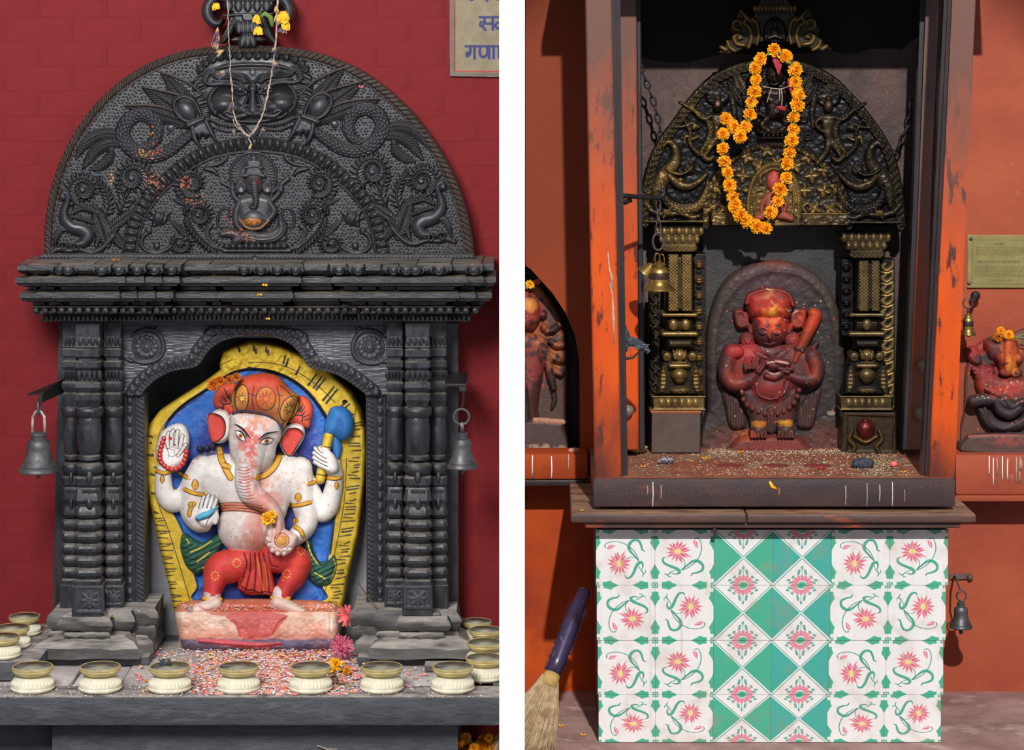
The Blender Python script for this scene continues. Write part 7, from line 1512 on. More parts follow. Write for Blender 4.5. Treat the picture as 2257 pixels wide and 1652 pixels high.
# ---------------------------------------------------------------- brass columns
def bcol(side):
    if side<0:
        r=Relief(1428,494,1562,1006,1.1,mid); X=lambda x:x; cx=1497; b=brs; dk=mid; nm='left'
    else:
        r=Relief(1852,494,1982,1006,1.1,pat); X=lambda x:x+413; cx=1910; b=srgb(96,82,56); dk=pat; nm='right'
    dx=cx-1497
    P_=lambda L:[(x+dx,y) for x,y in L]
    yo=0 if side<0 else 14
    # capital
    r.poly(P_([(1437,498+yo),(1556,498+yo),(1552,510+yo),(1544,528+yo),(1540,540+yo),(1530,556+yo),(1466,556+yo),(1456,540+yo),(1450,528+yo),(1441,510+yo)]),h=26,base=6,edge=6,id=1,col=dk,smooth=False)
    for k in range(7): x=1448+dx+k*16.2; r.ell(x,510+yo,6.5,10,h=9,base=30,id=1,col=b)
    for k in range(6): x=1458+dx+k*15.6; r.ell(x,528+yo,6.5,9,h=9,base=29,id=1,col=b)
    r.stroke(P_([(1466,548+yo),(1530,548+yo)]),8,8,28,1,dk,'flat',smooth=False,fn=lambda Q,S_,T_,W:2.5*np.sin((S_+T_)*2*math.pi/9))
    # shaft with two scaled facets
    y0=558+yo; r.poly(P_([(1470,y0),(1528,y0),(1530,690),(1466,690)]),h=24,base=6,edge=10,id=2,col=dk,smooth=False)
    for (xa,xb) in ((1473,1496),(1502,1525)) if side<0 else ((1480,1502),(1508,1526)):
        r.poly(P_([(xa,y0+2),(xb,y0+2),(xb,686),(xa,686)]),h=3,base=30,edge=2,id=2,col=b,smooth=False,fn=lambda X_,Y_,d:1.9*np.abs(np.sin(X_*.4+Y_*.42))*np.abs(np.sin(X_*.4-Y_*.42))*2*(d>.5))
    for (y,w,h) in ((694,5,34),(736,6,36)): r.stroke(P_([(1462,y),(1534,y)]),w,8,h-8,3,b,smooth=False)
    r.poly(P_([(1466,700),(1530,700),(1530,730),(1466,730)]),h=24,base=6,edge=10,id=3,col=dk,smooth=False)
    for x in ((1484,1511) if side<0 else (1498,)): r.ell(x+dx,715,11,13,h=9,base=28,id=3,col=b)
    r.poly(P_([(1466,742),(1532,742),(1532,772),(1466,772)]),h=22,base=6,edge=10,id=3,col=dk,smooth=False,fn=lambda X_,Y_,d:1.5*np.abs(np.sin(X_*.5))*np.abs(np.sin(Y_*.4)))
    # vase with side leaves
    r.poly(P_([(1462,776),(1534,776),(1540,800),(1546,850),(1552,872),(1440,872),(1448,850),(1456,800)]),h=14,base=6,edge=6,id=4,col=dk,smooth=False)
    r.ell(1498+dx,783,15,15,h=26,base=18,id=4,col=b); 
    for k in (-2,-1,0,1,2): r.leaf((1498+dx+k*5,792),(1498+dx+k*7,770),4,7,34,4,b,veins=False)
    for sx in (-1,1): r.ell(1498+dx+sx*28,786,11,12,h=18,base=16,id=4,col=b,fn=lambda Q,a,U,V:1.5*np.cos(Q*8)); r.poly([(1498+dx+sx*34,806),(1498+dx+sx*26,830),(1498+dx+sx*30,858),(1498+dx+sx*44,866),(1498+dx+sx*46,840),(1498+dx+sx*42,814)],h=10,base=18,edge=5,id=4,col=b,fn=lambda X_,Y_,d:1.4*np.sin(Y_*.7))
    r.stroke(P_([(1478,806),(1518,806)]),6,12,28,4,b,smooth=False); r.stroke(P_([(1482,798),(1514,798)]),2,10,28,4,dk,smooth=False)
    r.ell(1498+dx,826,20,16,h=24,base=20,id=4,col=b); r.ell(1498+dx,838,14,8,h=18,base=20,id=4,col=dk); r.ell(1498+dx,860,22,8,h=12,base=20,id=4,col=b,fn=lambda Q,a,U,V:1.6*np.sin(a*9))
    r.poly(P_([(1436,872),(1556,872),(1554,904),(1438,904)]),h=30,base=8,edge=3,id=5,col=dk,smooth=False)
    for k in range(6): r.ell(1458+dx+k*15,888,7,10,h=6,base=36,id=5,col=b)
    r.stroke(P_([(1438,874),(1554,874)]),2.4,5,36,5,b,smooth=False); r.stroke(P_([(1438,902),(1554,902)]),2.4,5,36,5,b,smooth=False)
    # strips at the sides
    if side<0:
        r.poly([(1529,560),(1556,560),(1556,872),(1534,872)],h=6,base=2,edge=2,id=6,col=dk,smooth=False,prof='flat')
        for k in range(9):
            y=584+k*34; r.ell(1541,y,11,9,h=14,base=6,id=6,col=b); r.stroke([(1530,y+1),(1552,y+1)],1.2,-4,0,mode='add',smooth=False); r.ell(1541,y+15,6,5,h=7,base=6,id=6,col=dk)
        r.poly([(1431,640),(1454,640),(1454,872),(1431,872)],h=6,base=2,edge=2,id=7,col=dk,smooth=False,prof='flat')
        for k in range(9): y=654+k*25; r.stroke([(1452,y+12,2),(1440,y+8,5),(1436,y-2,5),(1446,y-10,4),(1450,y-2,2)],0,9,6,7,dk)
    else:
        r.poly([(1942,572),(1972,572),(1972,905),(1942,905)],h=6,base=2,edge=2,id=6,col=dk,smooth=False,prof='flat')
        for k in range(13): y=586+k*25; r.stroke([(1968,y-10,3),(1966,y+2,5),(1954,y+10,5),(1946,y+2,5),(1952,y-5,3)],0,9,6,6,srgb(140,118,74)); r.stroke([(1944,y+14,2),(1956,y+16,4),(1970,y+10,2)],0,7,6,6,srgb(140,118,74))
        r.poly([(1855,572),(1880,572),(1880,740),(1855,740)],h=6,base=2,edge=2,id=7,col=dk,smooth=False,prof='flat')
        for k in range(6): y=590+k*26; r.ell(1866,y,10,9,h=12,base=6,id=7,col=pat); r.stroke([(1857,y),(1876,y)],1.2,-4,0,mode='add',smooth=False)
    # foot block
    if side<0: r.poly([(1434,906),(1546,906),(1545,1000),(1433,1000)],h=44,base=8,edge=3,id=8,col=srgb(84,70,62),smooth=False); r.stroke([(1436,908),(1544,908)],3,3,50,8,srgb(160,90,50),smooth=False)
    else:
        r.poly([(1856,906),(1976,906),(1978,1002),(1852,1002)],h=40,base=8,edge=3,id=8,col=srgb(70,58,44),smooth=False); r.poly([(1868,914),(1970,918),(1968,994),(1866,994)],h=-4,edge=2,mode='add',smooth=False); r.ell(1908,946,21,24,h=26,base=38,id=9,col=srgb(110,40,40)); r.ell(1908,928,8,8,h=20,base=42,id=9,col=srgb(130,56,40))
        for sx in (-1,1): r.stroke([(1908+sx*30,950,5),(1908+sx*36,968,6),(1908+sx*24,984,6),(1908+sx*30,998,4)],0,12,44,9,srgb(100,80,46)); r.ell(1908+sx*8,944,4,3,h=3,mode='add')
        r.stroke([(1884,962),(1908,974),(1932,962)],4,8,50,9,srgb(120,96,56))
    hh=r.H; kq=(np.clip((hh-26)/14,0,1)*(.75 if side<0 else .35)*np.clip(r.noise(30,4)*1.8-.3,0,1))[...,None]*((r.ID<8)[...,None]); r.C=r.C*(1-kq)+np.array(srgb(170,142,84),np.float32)*kq
    t=thing('brass_column',('embossed brass column on a grey block left of the red figure' if side<0 else 'darkened brass column with scroll strip right of the red figure'),'column',R(cx,1000,.40),'brass-clad columns of the shrine')
    nms={1:'lotus_capital',2:'shaft',3:'ring',4:'vase_ornament',5:'lotus_base',6:'ornament_strip',7:'side_strip',8:'foot_block',9:'mask_ornament'}
    r.build(.445,r.split(nms,keep=(),minc=20,sink=8) if False else nms,M['brass'],t,thick=.05,mats={8:mat('foot_block_stone',None,(.75,.7,.7),.6,scale=20,vcol=True,bump=.001)} if side<0 else None)
bcol(-1); bcol(1)
# ================================================================ central red figure
V=Relief(1548,556,1880,1012,1.1,srgb(64,50,50))
st_c=srgb(50,42,42); fg=srgb(78,48,50); fr_=srgb(112,42,34); ft=srgb(66,44,43)
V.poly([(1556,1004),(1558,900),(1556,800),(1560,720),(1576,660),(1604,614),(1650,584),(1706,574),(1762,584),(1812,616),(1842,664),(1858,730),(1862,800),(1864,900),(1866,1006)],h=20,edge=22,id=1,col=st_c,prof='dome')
V.poly([(1574,990),(1574,860),(1576,770),(1590,690),(1626,634),(1670,606),(1712,600),(1760,608),(1800,638),(1830,690),(1844,770),(1846,860),(1848,990)],h=-4,edge=10,mode='add')
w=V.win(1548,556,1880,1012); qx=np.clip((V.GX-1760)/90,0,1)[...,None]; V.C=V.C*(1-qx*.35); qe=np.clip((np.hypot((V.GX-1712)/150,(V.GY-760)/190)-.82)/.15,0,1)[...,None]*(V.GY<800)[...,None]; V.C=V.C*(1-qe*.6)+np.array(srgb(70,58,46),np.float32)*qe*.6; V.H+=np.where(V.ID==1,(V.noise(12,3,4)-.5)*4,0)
def b(P,W=0,h=20,base=24,col=fg,id=2,k=8,**kw): V.stroke(P,W,h,base,id,col,'round','smax',k=k,**kw)
# cloth ends and skirt
for sx in (-1,1):
    X=lambda x:1699+sx*(1699-x) if sx<0 else x
    Xf=(lambda x:x) if sx>0 else (lambda x:3400-x)
    V.poly([(Xf(1590),856),(Xf(1616),868),(Xf(1640),900),(Xf(1644),940),(Xf(1610),942),(Xf(1598),900)],h=12,base=20,edge=7,id=2,col=srgb(70,48,46),fn=lambda X_,Y_,d:1.8*np.sin(X_*.55)*d)
V.poly([(1630,862),(1650,850),(1700,848),(1756,852),(1764,868),(1758,900),(1740,930),(1700,944),(1660,930),(1640,902)],h=30,base=22,edge=22,id=2,col=ft,prof='dome')
b([(1676,915,26),(1672,940,18)],0,22,30,ft); b([(1728,915,26),(1730,940,18)],0,22,30,ft)
V.stroke([(1700,906,11),(1700,930,13),(1700,946,11)],0,14,48,2,ft,fn=lambda Q,S_,T_,W:1.2*np.sin(T_*1.1))
# torso and belly
V.poly([(1604,770),(1630,758),(1668,756),(1706,760),(1740,758),(1782,762),(1800,778),(1796,820),(1770,856),(1700,880),(1640,860),(1606,820)],h=30,base=26,edge=36,id=2,col=fg,prof='dome')
V.ell(1700,852,50,42,h=46,base=26,id=2,col=fg,mode='smax',k=10)
V.stroke([(1664,846),(1672,870),(1700,880),(1728,866),(1740,840)],1.8,4,0,None,None,mode='add')
# bead garland
gp=[(1636,866),(1640,884),(1652,896),(1668,905),(1686,911),(1704,912),(1722,909),(1738,900),(1750,888),(1758,872),(1761,858)]
for (x,y) in smooth_path(gp,2)[::7][:,:2]: V.ell(x,y,6.2,6.8,h=14,base=50,id=3,col=srgb(104,58,54))
V.stroke(gp,5,8,44,3,ft)
# arms
b([(1612,776,20),(1602,806,20),(1604,832,20),(1622,846,19),(1650,838,18),(1672,818,14)],0,34,36,fg); b([(1790,784,18),(1800,812,18),(1792,834,18),(1762,834,16),(1736,826,14),(1712,828,12)],0,34,36,fg)
V.ell(1620,775,20,14,h=10,base=62,id=2,col=srgb(150,50,50),mode='smax')
for k,(x,y) in enumerate(((1646,790),(1654,789),(1663,789),(1671,791))): V.stroke([(x,y,4),(x-3,y+12,4.4),(x-2,y+22,4.4)],0,9,72,2,srgb(112,60,54)); 
V.stroke([(1682,790,3.6),(1676,806,4),(1668,818,4)],0,8,72,2,fg); V.stroke([(1690,792,3),(1684,804,4),(1674,820,4)],0,8,70,2,fg)
V.stroke([(1690,798,9),(1712,798,11),(1734,800,9)],0,18,62,2,fg); V.ell(1706,806,15,8,h=16,base=66,id=2,col=srgb(80,40,36)); V.stroke([(1690,828,7),(1706,832,8),(1720,824,8)],0,14,68,2,fg)
for (x,y) in ((1718,812),(1726,818),(1734,812)): V.stroke([(x,y,4.5),(x+12,y+2,4.5)],0,8,74,2,ft,smooth=False)
V.stroke([(1728,838,4),(1720,860,5),(1712,878,4)],0,12,56,2,ft)
# club
V.stroke([(1752,796,8),(1764,768,12),(1782,730,14),(1796,698,15),(1792,690,12)],0,24,38,4,srgb(150,58,36)); V.ell(1764,768,14,12,h=22,base=44,id=4,col=ft); V.stroke([(1776,786,5),(1790,770,7),(1800,756,5)],0,10,36,4,ft)
# necklaces
for P in ([(1662,774),(1676,786),(1700,792),(1724,786),(1738,772)],[(1668,770),(1700,782),(1730,768)],[(1688,776),(1706,792),(1716,800)],[(1712,778),(1698,792)]): V.stroke(P,2.2,4,0,2,None,mode='add')
# ears, earrings, head, cap
for sx in (-1,1):
    Xf=(lambda x:x) if sx<0 else (lambda x:3394-x)
    V.poly([(Xf(1616),684),(Xf(1636),680),(Xf(1654),690),(Xf(1652),716),(Xf(1640),726),(Xf(1622),720)],h=18,base=24,edge=6,id=2,col=srgb(110,46,40)); V.ell(Xf(1632),696,8,8,h=-4,mode='add')
    V.ell(Xf(1648),749,18,19,h=18,base=28,id=2,col=srgb(112,46,44),prof='bev'); V.stroke([(Xf(1648)+9*math.cos(a),750+9*math.sin(a)) for a in np.linspace(0,5.2,12)],1.6,-4,0,mode='add'); V.stroke([(Xf(1650),716,6),(Xf(1654),732,6)],0,16,28,2,fg)
b([(1697,758,24),(1697,776,26)],0,20,30,fg)
V.poly([(1660,690),(1697,684),(1734,690),(1738,720),(1732,746),(1716,762),(1697,768),(1678,762),(1662,746),(1656,720)],h=52,base=30,edge=40,id=2,col=fg,prof='dome')
V.stroke([(1697,716,4),(1697,738,7),(1697,744,5)],0,9,76,2,None,'round'); 
for sx in (-1,1):
    V.ell(1697+sx*16,735,11,6,h=5,mode='add',prof='soft'); V.stroke([(1697+sx*6,736),(1697+sx*16,740),(1697+sx*26,736)],1.4,-2.6,0,mode='add'); V.stroke([(1697+sx*5,727),(1697+sx*16,722),(1697+sx*28,726)],1.6,2.5,0,mode='add')
V.stroke([(1684,752),(1697,756),(1710,752)],1.8,-3,0,mode='add'); V.stroke([(1688,757),(1697,760),(1706,757)],3,3,0,mode='add')
V.poly([(1652,700),(1644,664),(1650,646),(1672,636),(1697,632),(1724,636),(1742,648),(1748,668),(1738,702),(1716,706),(1697,708),(1676,706)],h=48,base=36,edge=26,id=5,col=fr_,prof='dome')
V.stroke([(1646,668),(1652,652),(1674,642),(1697,639),(1722,642),(1740,652),(1748,672)],5,11,66,5,fr_)
# feet and mound
V.poly([(1612,1004),(1616,972),(1640,958),(1700,954),(1756,958),(1776,972),(1784,1004)],h=52,base=26,edge=18,id=1,col=srgb(104,44,42),prof='dome')
for sx,cx in ((-1,1672),(1,1732)):
    V.ell(cx,948,20,18,h=44,base=50,id=2,col=srgb(78,54,50),mode='smax',k=6)
    for k in range(5): V.stroke([(cx-15+k*7.5,952,3.6),(cx-15+k*7.5,963,3.6)],0,9,82,2,srgb(96,56,50),smooth=False)
# powder: red, orange and yellow clinging to the raised faces
nf=V.noise(9,41,3); nb=V.noise(40,42,2)
def vst(cx,cy,rx,ry,col,thr,a=.85,lo=0):
    w=V.win(cx-rx,cy-ry,cx+rx,cy+ry); q=np.clip(1-np.sqrt(((V.GX[w]-cx)/rx)**2+((V.GY[w]-cy)/ry)**2),0,1)**.5
    m=np.clip(nf[w]*.7+nb[w]*.3+q*.4-thr,0,.14)/.14*q*a*(V.H[w]>lo); m=m[...,None]; V.C[w]=V.C[w]*(1-m)+np.array(col,np.float32)*m
vst(1700,780,130,180,srgb(112,30,30),.66,.7,28); vst(1697,676,66,60,srgb(186,46,26),.5,.95,30); vst(1700,690,34,56,srgb(224,120,44),.66,.9,40); vst(1704,680,14,56,srgb(222,168,50),.72,.9,50)
vst(1640,774,44,30,srgb(176,40,46),.5,.9,30); vst(1790,700,36,40,srgb(204,70,36),.5,.9,30); vst(1620,830,30,50,srgb(160,60,36),.6,.7,40); vst(1792,820,24,40,srgb(160,60,40),.62,.7,40)
vst(1750,730,30,50,srgb(170,54,36),.6,.8,30); vst(1700,858,50,40,srgb(150,44,40),.62,.7,40); vst(1698,716,60,30,srgb(196,60,36),.66,.8,40)
vst(1672,934,26,9,srgb(226,140,40),.55,.9,40); vst(1732,932,28,9,srgb(230,160,40),.55,.9,40); vst(1640,960,44,20,srgb(196,90,36),.6,.7,10); vst(1700,990,90,34,srgb(140,48,40),.5,.6,20); vst(1600,980,60,50,srgb(120,60,44),.5,.6,0); vst(1820,980,60,60,srgb(116,56,42),.5,.6,0)
vst(1706,576,60,24,srgb(150,70,50),.66,.6); vst(1706,612,130,50,srgb(84,52,60),.5,.6)
V.speckle(None,26,srgb(220,96,40),r=(.8,2),box=(1580,600,1850,960),seed=3,a=.8); V.speckle(None,12,srgb(214,206,60),r=(.8,2.2),box=(1600,570,1840,980),seed=5,a=.8); V.speckle(None,24,srgb(214,190,180),r=(.8,2),box=(1600,660,1820,870),seed=6,a=.8)
for P in ([(1690,636),(1700,640)],[(1738,684),(1752,682)],[(1746,690),(1758,684)]): V.paint(P,1.6,srgb(200,180,176),.8)
for P in ([(1692,800),(1712,796),(1736,800)],[(1692,816),(1702,824),(1716,822)]): V.paint(P,2.2,srgb(214,170,160),.7)
V.dot(1834,600,8,srgb(180,160,140),.9,ry=6); V.dot(1564,594,5,srgb(170,140,130),.9,ry=12); V.dot(1832,910,9,srgb(170,150,136),.8,ry=5)
vf=thing('red_stone_figure','squat red-powdered stone figure with a flat cap standing before an arched dark slab','statue',R(1704,1004,.42))
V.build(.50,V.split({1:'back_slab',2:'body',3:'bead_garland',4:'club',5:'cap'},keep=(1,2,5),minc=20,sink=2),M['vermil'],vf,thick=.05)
# ---- left and right niche figures
Ln=Relief(1096,590,1254,1006,1.1,srgb(70,46,42)); c1=srgb(74,38,36); c2=srgb(50,32,34)
Ln.poly([(1100,1000),(1100,640),(1150,612),(1166,614),(1190,632),(1220,668),(1244,720),(1252,790),(1250,900),(1240,1000)],h=12,edge=10,id=1,col=srgb(80,56,48),prof='dome')
Ln.poly([(1130,684),(1140,640),(1168,640),(1186,664),(1192,700),(1184,720),(1170,732),(1148,728),(1134,710)],h=40,base=12,edge=26,id=2,col=c1,prof='dome'); Ln.ell(1196,694,10,12,h=20,base=12,id=2,col=c2); Ln.ell(1200,722,10,10,h=18,base=12,id=2,col=c1); Ln.stroke([(1150,690,3),(1152,704,5)],0,8,48,2,c1)
Ln.poly([(1110,740),(1150,730),(1196,742),(1206,770),(1196,830),(1186,900),(1190,960),(1110,960)],h=34,base=12,edge=26,id=2,col=c1,prof='dome'); 
Ln.stroke([(1192,752,12),(1206,790,11),(1214,830,9),(1220,856,7)],0,20,18,2,c2); Ln.stroke([(1150,850,14),(1156,900,13),(1160,950,12)],0,18,38,2,c2)
for (x0,y0,x1,y1) in ((1206,730,1232,716),(1212,752,1240,760),(1212,780,1240,794),(1206,800,1236,824)): Ln.stroke([(x0,y0,7),((x0+x1)/2,(y0+y1)/2+4,9),(x1,y1,8)],0,18,12,2,c2); Ln.ell(x1,y1,8,9,h=18,base=14,id=2,col=c1)
Ln.stroke([(1216,846,5),(1222,880,6),(1216,900,3)],0,10,14,2,c2)
Ln.poly([(1100,930),(1240,926),(1246,946),(1250,1002),(1100,1002)],h=44,base=12,edge=12,id=3,col=srgb(78,58,58),prof='dome'); Ln.stroke([(1180,926),(1240,930)],7,8,48,3,srgb(190,140,116),fn=lambda Q,S_,T_,W:1.8*np.sin(S_*.9))
n1=Ln.noise(12,3); 
def lst(Rr,cx,cy,rx,ry,col,thr,a=.85,n_=None):
    w=Rr.win(cx-rx,cy-ry,cx+rx,cy+ry); q=np.clip(1-np.sqrt(((Rr.GX[w]-cx)/rx)**2+((Rr.GY[w]-cy)/ry)**2),0,1)**.5; m=(np.clip(n_[w]+q*.35-thr,0,.14)/.14*q*a)[...,None]; Rr.C[w]=Rr.C[w]*(1-m)+np.array(col,np.float32)*m
lst(Ln,1160,680,50,60,srgb(160,56,40),.5,.9,n1); lst(Ln,1168,672,20,20,srgb(240,160,80),.5,.9,n1); lst(Ln,1190,740,60,50,srgb(176,92,48),.66,.7,n1); lst(Ln,1170,810,50,60,srgb(150,60,54),.6,.8,n1); lst(Ln,1224,790,24,50,srgb(190,110,60),.6,.7,n1); lst(Ln,1190,640,40,30,srgb(170,120,80),.6,.7,n1); lst(Ln,1200,990,60,14,srgb(210,180,150),.5,.8,n1)
Ln.speckle(None,30,srgb(230,110,50),r=(.8,2),box=(1155,640,1240,860),seed=2,a=.8)
lf=thing('niche_figure','orange and maroon smeared stone figure in the pointed niche beside the white wall','statue',(R(1180,0,.56)[0],.56,R(0,1003,.56)[2]))
# keep it clear of the added divider wall
Ln.ID[Ln.GX<1151]=0
Ln.build(.588,{1:'back_slab',2:'body',3:'pedestal'},M['vermil'],lf,thick=.008)
m=MB(); p=R(1174,626,.53)
tf=put_flower('yellow_flower',MGy[0],R(1168,626,.54),(0,0,0),'yellow flower on the head of the left niche figure','flower',None,.8); put_flower('pink_flower',flower_mesh('pink_flower',.012,60,M['pink']),R(1184,620,.545),(0,1,0),'small pink flower on the head of the left niche figure','flower',None,.7)
pc=MB(); pc.blob(R(1266,993,.44),(.016,.012,.008),10,7); o=pc.build('sweet_lump',mat('pale_pink_sweet',srgb(200,160,150),srgb(190,60,60),.7,scale=60),smooth=True,origin=R(1266,999,.44)); tag(o,'pale pink lump lying on the ledge right of the left niche figure','offering')
Rn=Relief(2118,716,2300,1006,1.1,srgb(96,60,48)); c1=srgb(92,44,42); c2=srgb(58,46,48)
Rn.poly([(2122,1000),(2124,900),(2126,830),(2134,790),(2154,758),(2190,738),(2230,732),(2296,740),(2296,1002)],h=14,edge=14,id=1,col=srgb(104,64,50),prof='dome')
Rn.poly([(2168,752),(2200,744),(2240,748),(2244,790),(2238,820),(2222,830),(2206,826),(2196,800),(2176,790)],h=40,base=14,edge=24,id=2,col=c1,prof='dome'); Rn.stroke([(2222,760,12),(2222,790,11),(2220,816,9)],0,16,46,2,c1); Rn.ell(2216,820,14,9,h=14,base=44,id=2,col=c2)
Rn.poly([(2126,776),(2140,764),(2156,768),(2168,790),(2160,806),(2140,800)],h=14,base=14,edge=8,id=2,col=c1); Rn.poly([(2156,776),(2190,772),(2196,800),(2180,812),(2160,808)],h=14,base=18,edge=8,id=2,col=c2); Rn.ell(2245,790,10,12,h=20,base=24,id=2,col=c2)
for (x,y) in ((2180,818),(2240,822)): Rn.ell(x,y,13,12,h=18,base=26,id=2,col=c1,fn=lambda Q,a,U,V_:1.5*np.cos(Q*10))
Rn.poly([(2148,822),(2166,802),(2200,826),(2240,830),(2290,826),(2292,880),(2240,900),(2180,890),(2152,860)],h=32,base=16,edge=22,id=2,col=srgb(120,52,46),prof='dome')
for k in range(5): Rn.stroke([(2146+k*5,812+k*9,6),(2168+k*3,822+k*5,7)],0,8,34,2,c1,smooth=False)
Rn.stroke([(2146,884,14),(2170,880,14),(2200,882,12),(2216,892,11)],0,22,42,2,c2); Rn.stroke([(2178,858,9),(2196,866,12),(2216,880,13),(2232,896,12),(2250,886,10),(2280,880,9)],0,24,42,2,c2); Rn.stroke([(2196,884,10),(2206,904,12),(2226,912,12),(2246,900,10)],0,20,44,2,c2)
Rn.poly([(2152,894),(2180,900),(2200,920),(2230,924),(2262,910),(2270,930),(2250,948),(2216,954),(2180,948),(2160,926)],h=30,base=16,edge=14,id=2,col=c2,prof='dome'); Rn.stroke([(2170,900),(2184,930),(2210,944),(2240,936)],5,8,40,2,c2)
Rn.poly([(2120,1002),(2124,966),(2160,954),(2296,956),(2296,1004)],h=44,base=14,edge=12,id=3,col=srgb(84,62,58),prof='dome'); Rn.stroke([(2136,962),(2200,960),(2290,962)],4,6,50,3,srgb(150,84,76))
n2=Rn.noise(12,5); lst(Rn,2226,784,30,54,srgb(224,96,40),.45,.95,n2); lst(Rn,2228,806,14,30,srgb(240,150,40),.55,.9,n2); lst(Rn,2180,820,60,40,srgb(150,48,46),.5,.8,n2); lst(Rn,2200,856,70,26,srgb(190,60,44),.55,.8,n2); lst(Rn,2150,770,40,30,srgb(170,50,44),.55,.8,n2); lst(Rn,2220,972,60,14,srgb(160,70,64),.5,.7,n2)
Rn.speckle(None,26,srgb(236,110,60),r=(.8,2),box=(2130,760,2256,970),seed=2,a=.8); Rn.speckle(None,20,srgb(220,200,190),r=(.8,2),box=(2150,840,2256,880),seed=7,a=.8)
rf=thing('ledge_figure','dark stone figure with orange-streaked face on the ledge right of the cabinet','statue',(R(2200,0,.47)[0],.46,R(0,1002,.40)[2]))
Rn.build(.494,{1:'back_slab',2:'body',3:'pedestal'},M['vermil'],rf,thick=.004)
for i,(px,py,k) in enumerate(((2198,742,.8),(2206,728,.75),(2224,738,.9))): put_flower('marigold',MG[i] if i else MGd[0],R(px,py,.44),(.2,i,0),'orange marigold on the head of the right ledge figure, %s'%('left one','upper one','right one')[i],'flower','marigolds on the right ledge figure',k)
m=MB(); 
for P in ([(2236,746),(2250,738),(2270,736)],[(2240,748),(2252,752),(2262,768)],[(2236,742),(2256,744),(2280,752)]): m.tube([R(x,y,.435) for x,y in P],.0014,5)
o=m.build('green_sprig',M['stem'],smooth=True,origin=R(2236,746,.435)); tag(o,'thin green stalks on the head of the right ledge figure','stalks')
# ---------------------------------------------------------------- marigold garland
gl=[(1706,110),(1677,130),(1665,150),(1664,175),(1663,201),(1657,226),(1653,252),(1645,278),(1631,300),(1614,279),(1600,262),(1593,296),(1592,327),(1597,354),(1602,380),(1608,408),(1613,433),(1620,453),(1630,473),(1647,486),(1668,498),(1686,503),(1702,468),(1713,443),(1720,418),(1731,391),(1736,361),(1741,335),(1744,309),(1749,284),(1751,259),(1757,231),(1757,208),(1753,181),(1751,153),(1732,124)]
ga=thing('marigold_garland','long orange marigold garland looped over the dark central figure of the arch','garland',R(1706,110,.39))
g=np.random.default_rng(77); gY_=lambda i:.392+(.012 if 280<gl[i][1] else 0)
for i,(px,py) in enumerate(gl):
    Y=.388 if py<300 else .382; p=R(px,py,Y); o=link('marigold',MG[i%6],None,ga,tuple(Vector(p)-Vector(WL[ga.name]))); k=g.uniform(1.18,1.42)*(1.0 if i else .9); o.scale=(k,k,k*.92); o.rotation_euler=(g.uniform(-.5,.5),g.uniform(-3,3),g.uniform(-.5,.5))
m=MB(); m.tube([R(x,y,.392) for x,y in smooth_path(gl,10)[:,:2]]+[R(1706,110,.392)],.0012,5); m.build('string',M['string'],ga,smooth=True)
for i in range(len(gl)):
    a=gl[i]; b_=gl[(i+1)%len(gl)]; q0,q1=R(a[0]*.65+b_[0]*.35,a[1]*.65+b_[1]*.35,.384),R(a[0]*.35+b_[0]*.65,a[1]*.35+b_[1]*.65,.384)
    if i in (9,10) : continue
    m=MB(); m.tube([q0,q1],[.0045,.0028],7); m.build('sepal',M['leafg'],ga,smooth=True)
# red cloth and threads on the central figure of the arch
M['redcloth']=mat('red_cloth',srgb(176,36,56),srgb(140,24,44),.7,scale=90)
m=MB(); a=[R(1698,120,.395),R(1726,120,.397),R(1722,150,.392),R(1716,166,.391),R(1706,140,.390)]; m.add(a+[(p[0],p[1]+.004,p[2]) for p in a],[(0,1,2,3,4),(5,6,7,8,9)]+[(i,(i+1)%5,5+(i+1)%5,5+i) for i in range(5)]); o=m.build('red_cloth',M['redcloth'],origin=a[0]); tag(o,'red cloth folded on the head of the central arch figure','cloth')
for i,P in enumerate(([(1738,172),(1741,186),(1748,206),(1752,226)],[(1712,236),(1722,238),(1732,240)])):
    m=MB(); m.tube([R(x,y,.389) for x,y in P],[.004,.006,.007,.003][:len(P)],6,flat=.4); o=m.build('red_ribbon',M['redcloth'],smooth=True,origin=R(*P[0],.389)); tag(o,('red ribbon hanging beside the right strand of the garland','small red ribbon on the lap of the central arch figure')[i],'ribbon')
for i,P in enumerate(([(1680,190),(1700,194),(1722,196),(1738,190)],[(1700,194),(1694,214),(1690,226)],[(1722,196),(1724,216),(1722,236)],[(1718,196),(1718,222)])):
    m=MB(); m.tube([R(x,y,.391) for x,y in smooth_path(P,6)[:,:2]],.0011,5); o=m.build('thread',M['string'],smooth=True,origin=R(*P[0],.391)); tag(o,('pale thread tied round the neck of the central arch figure','pale thread end hanging left on the central arch figure','pale thread end hanging right on the central arch figure','short pale thread hanging on the chest of the central arch figure')[i],'thread')
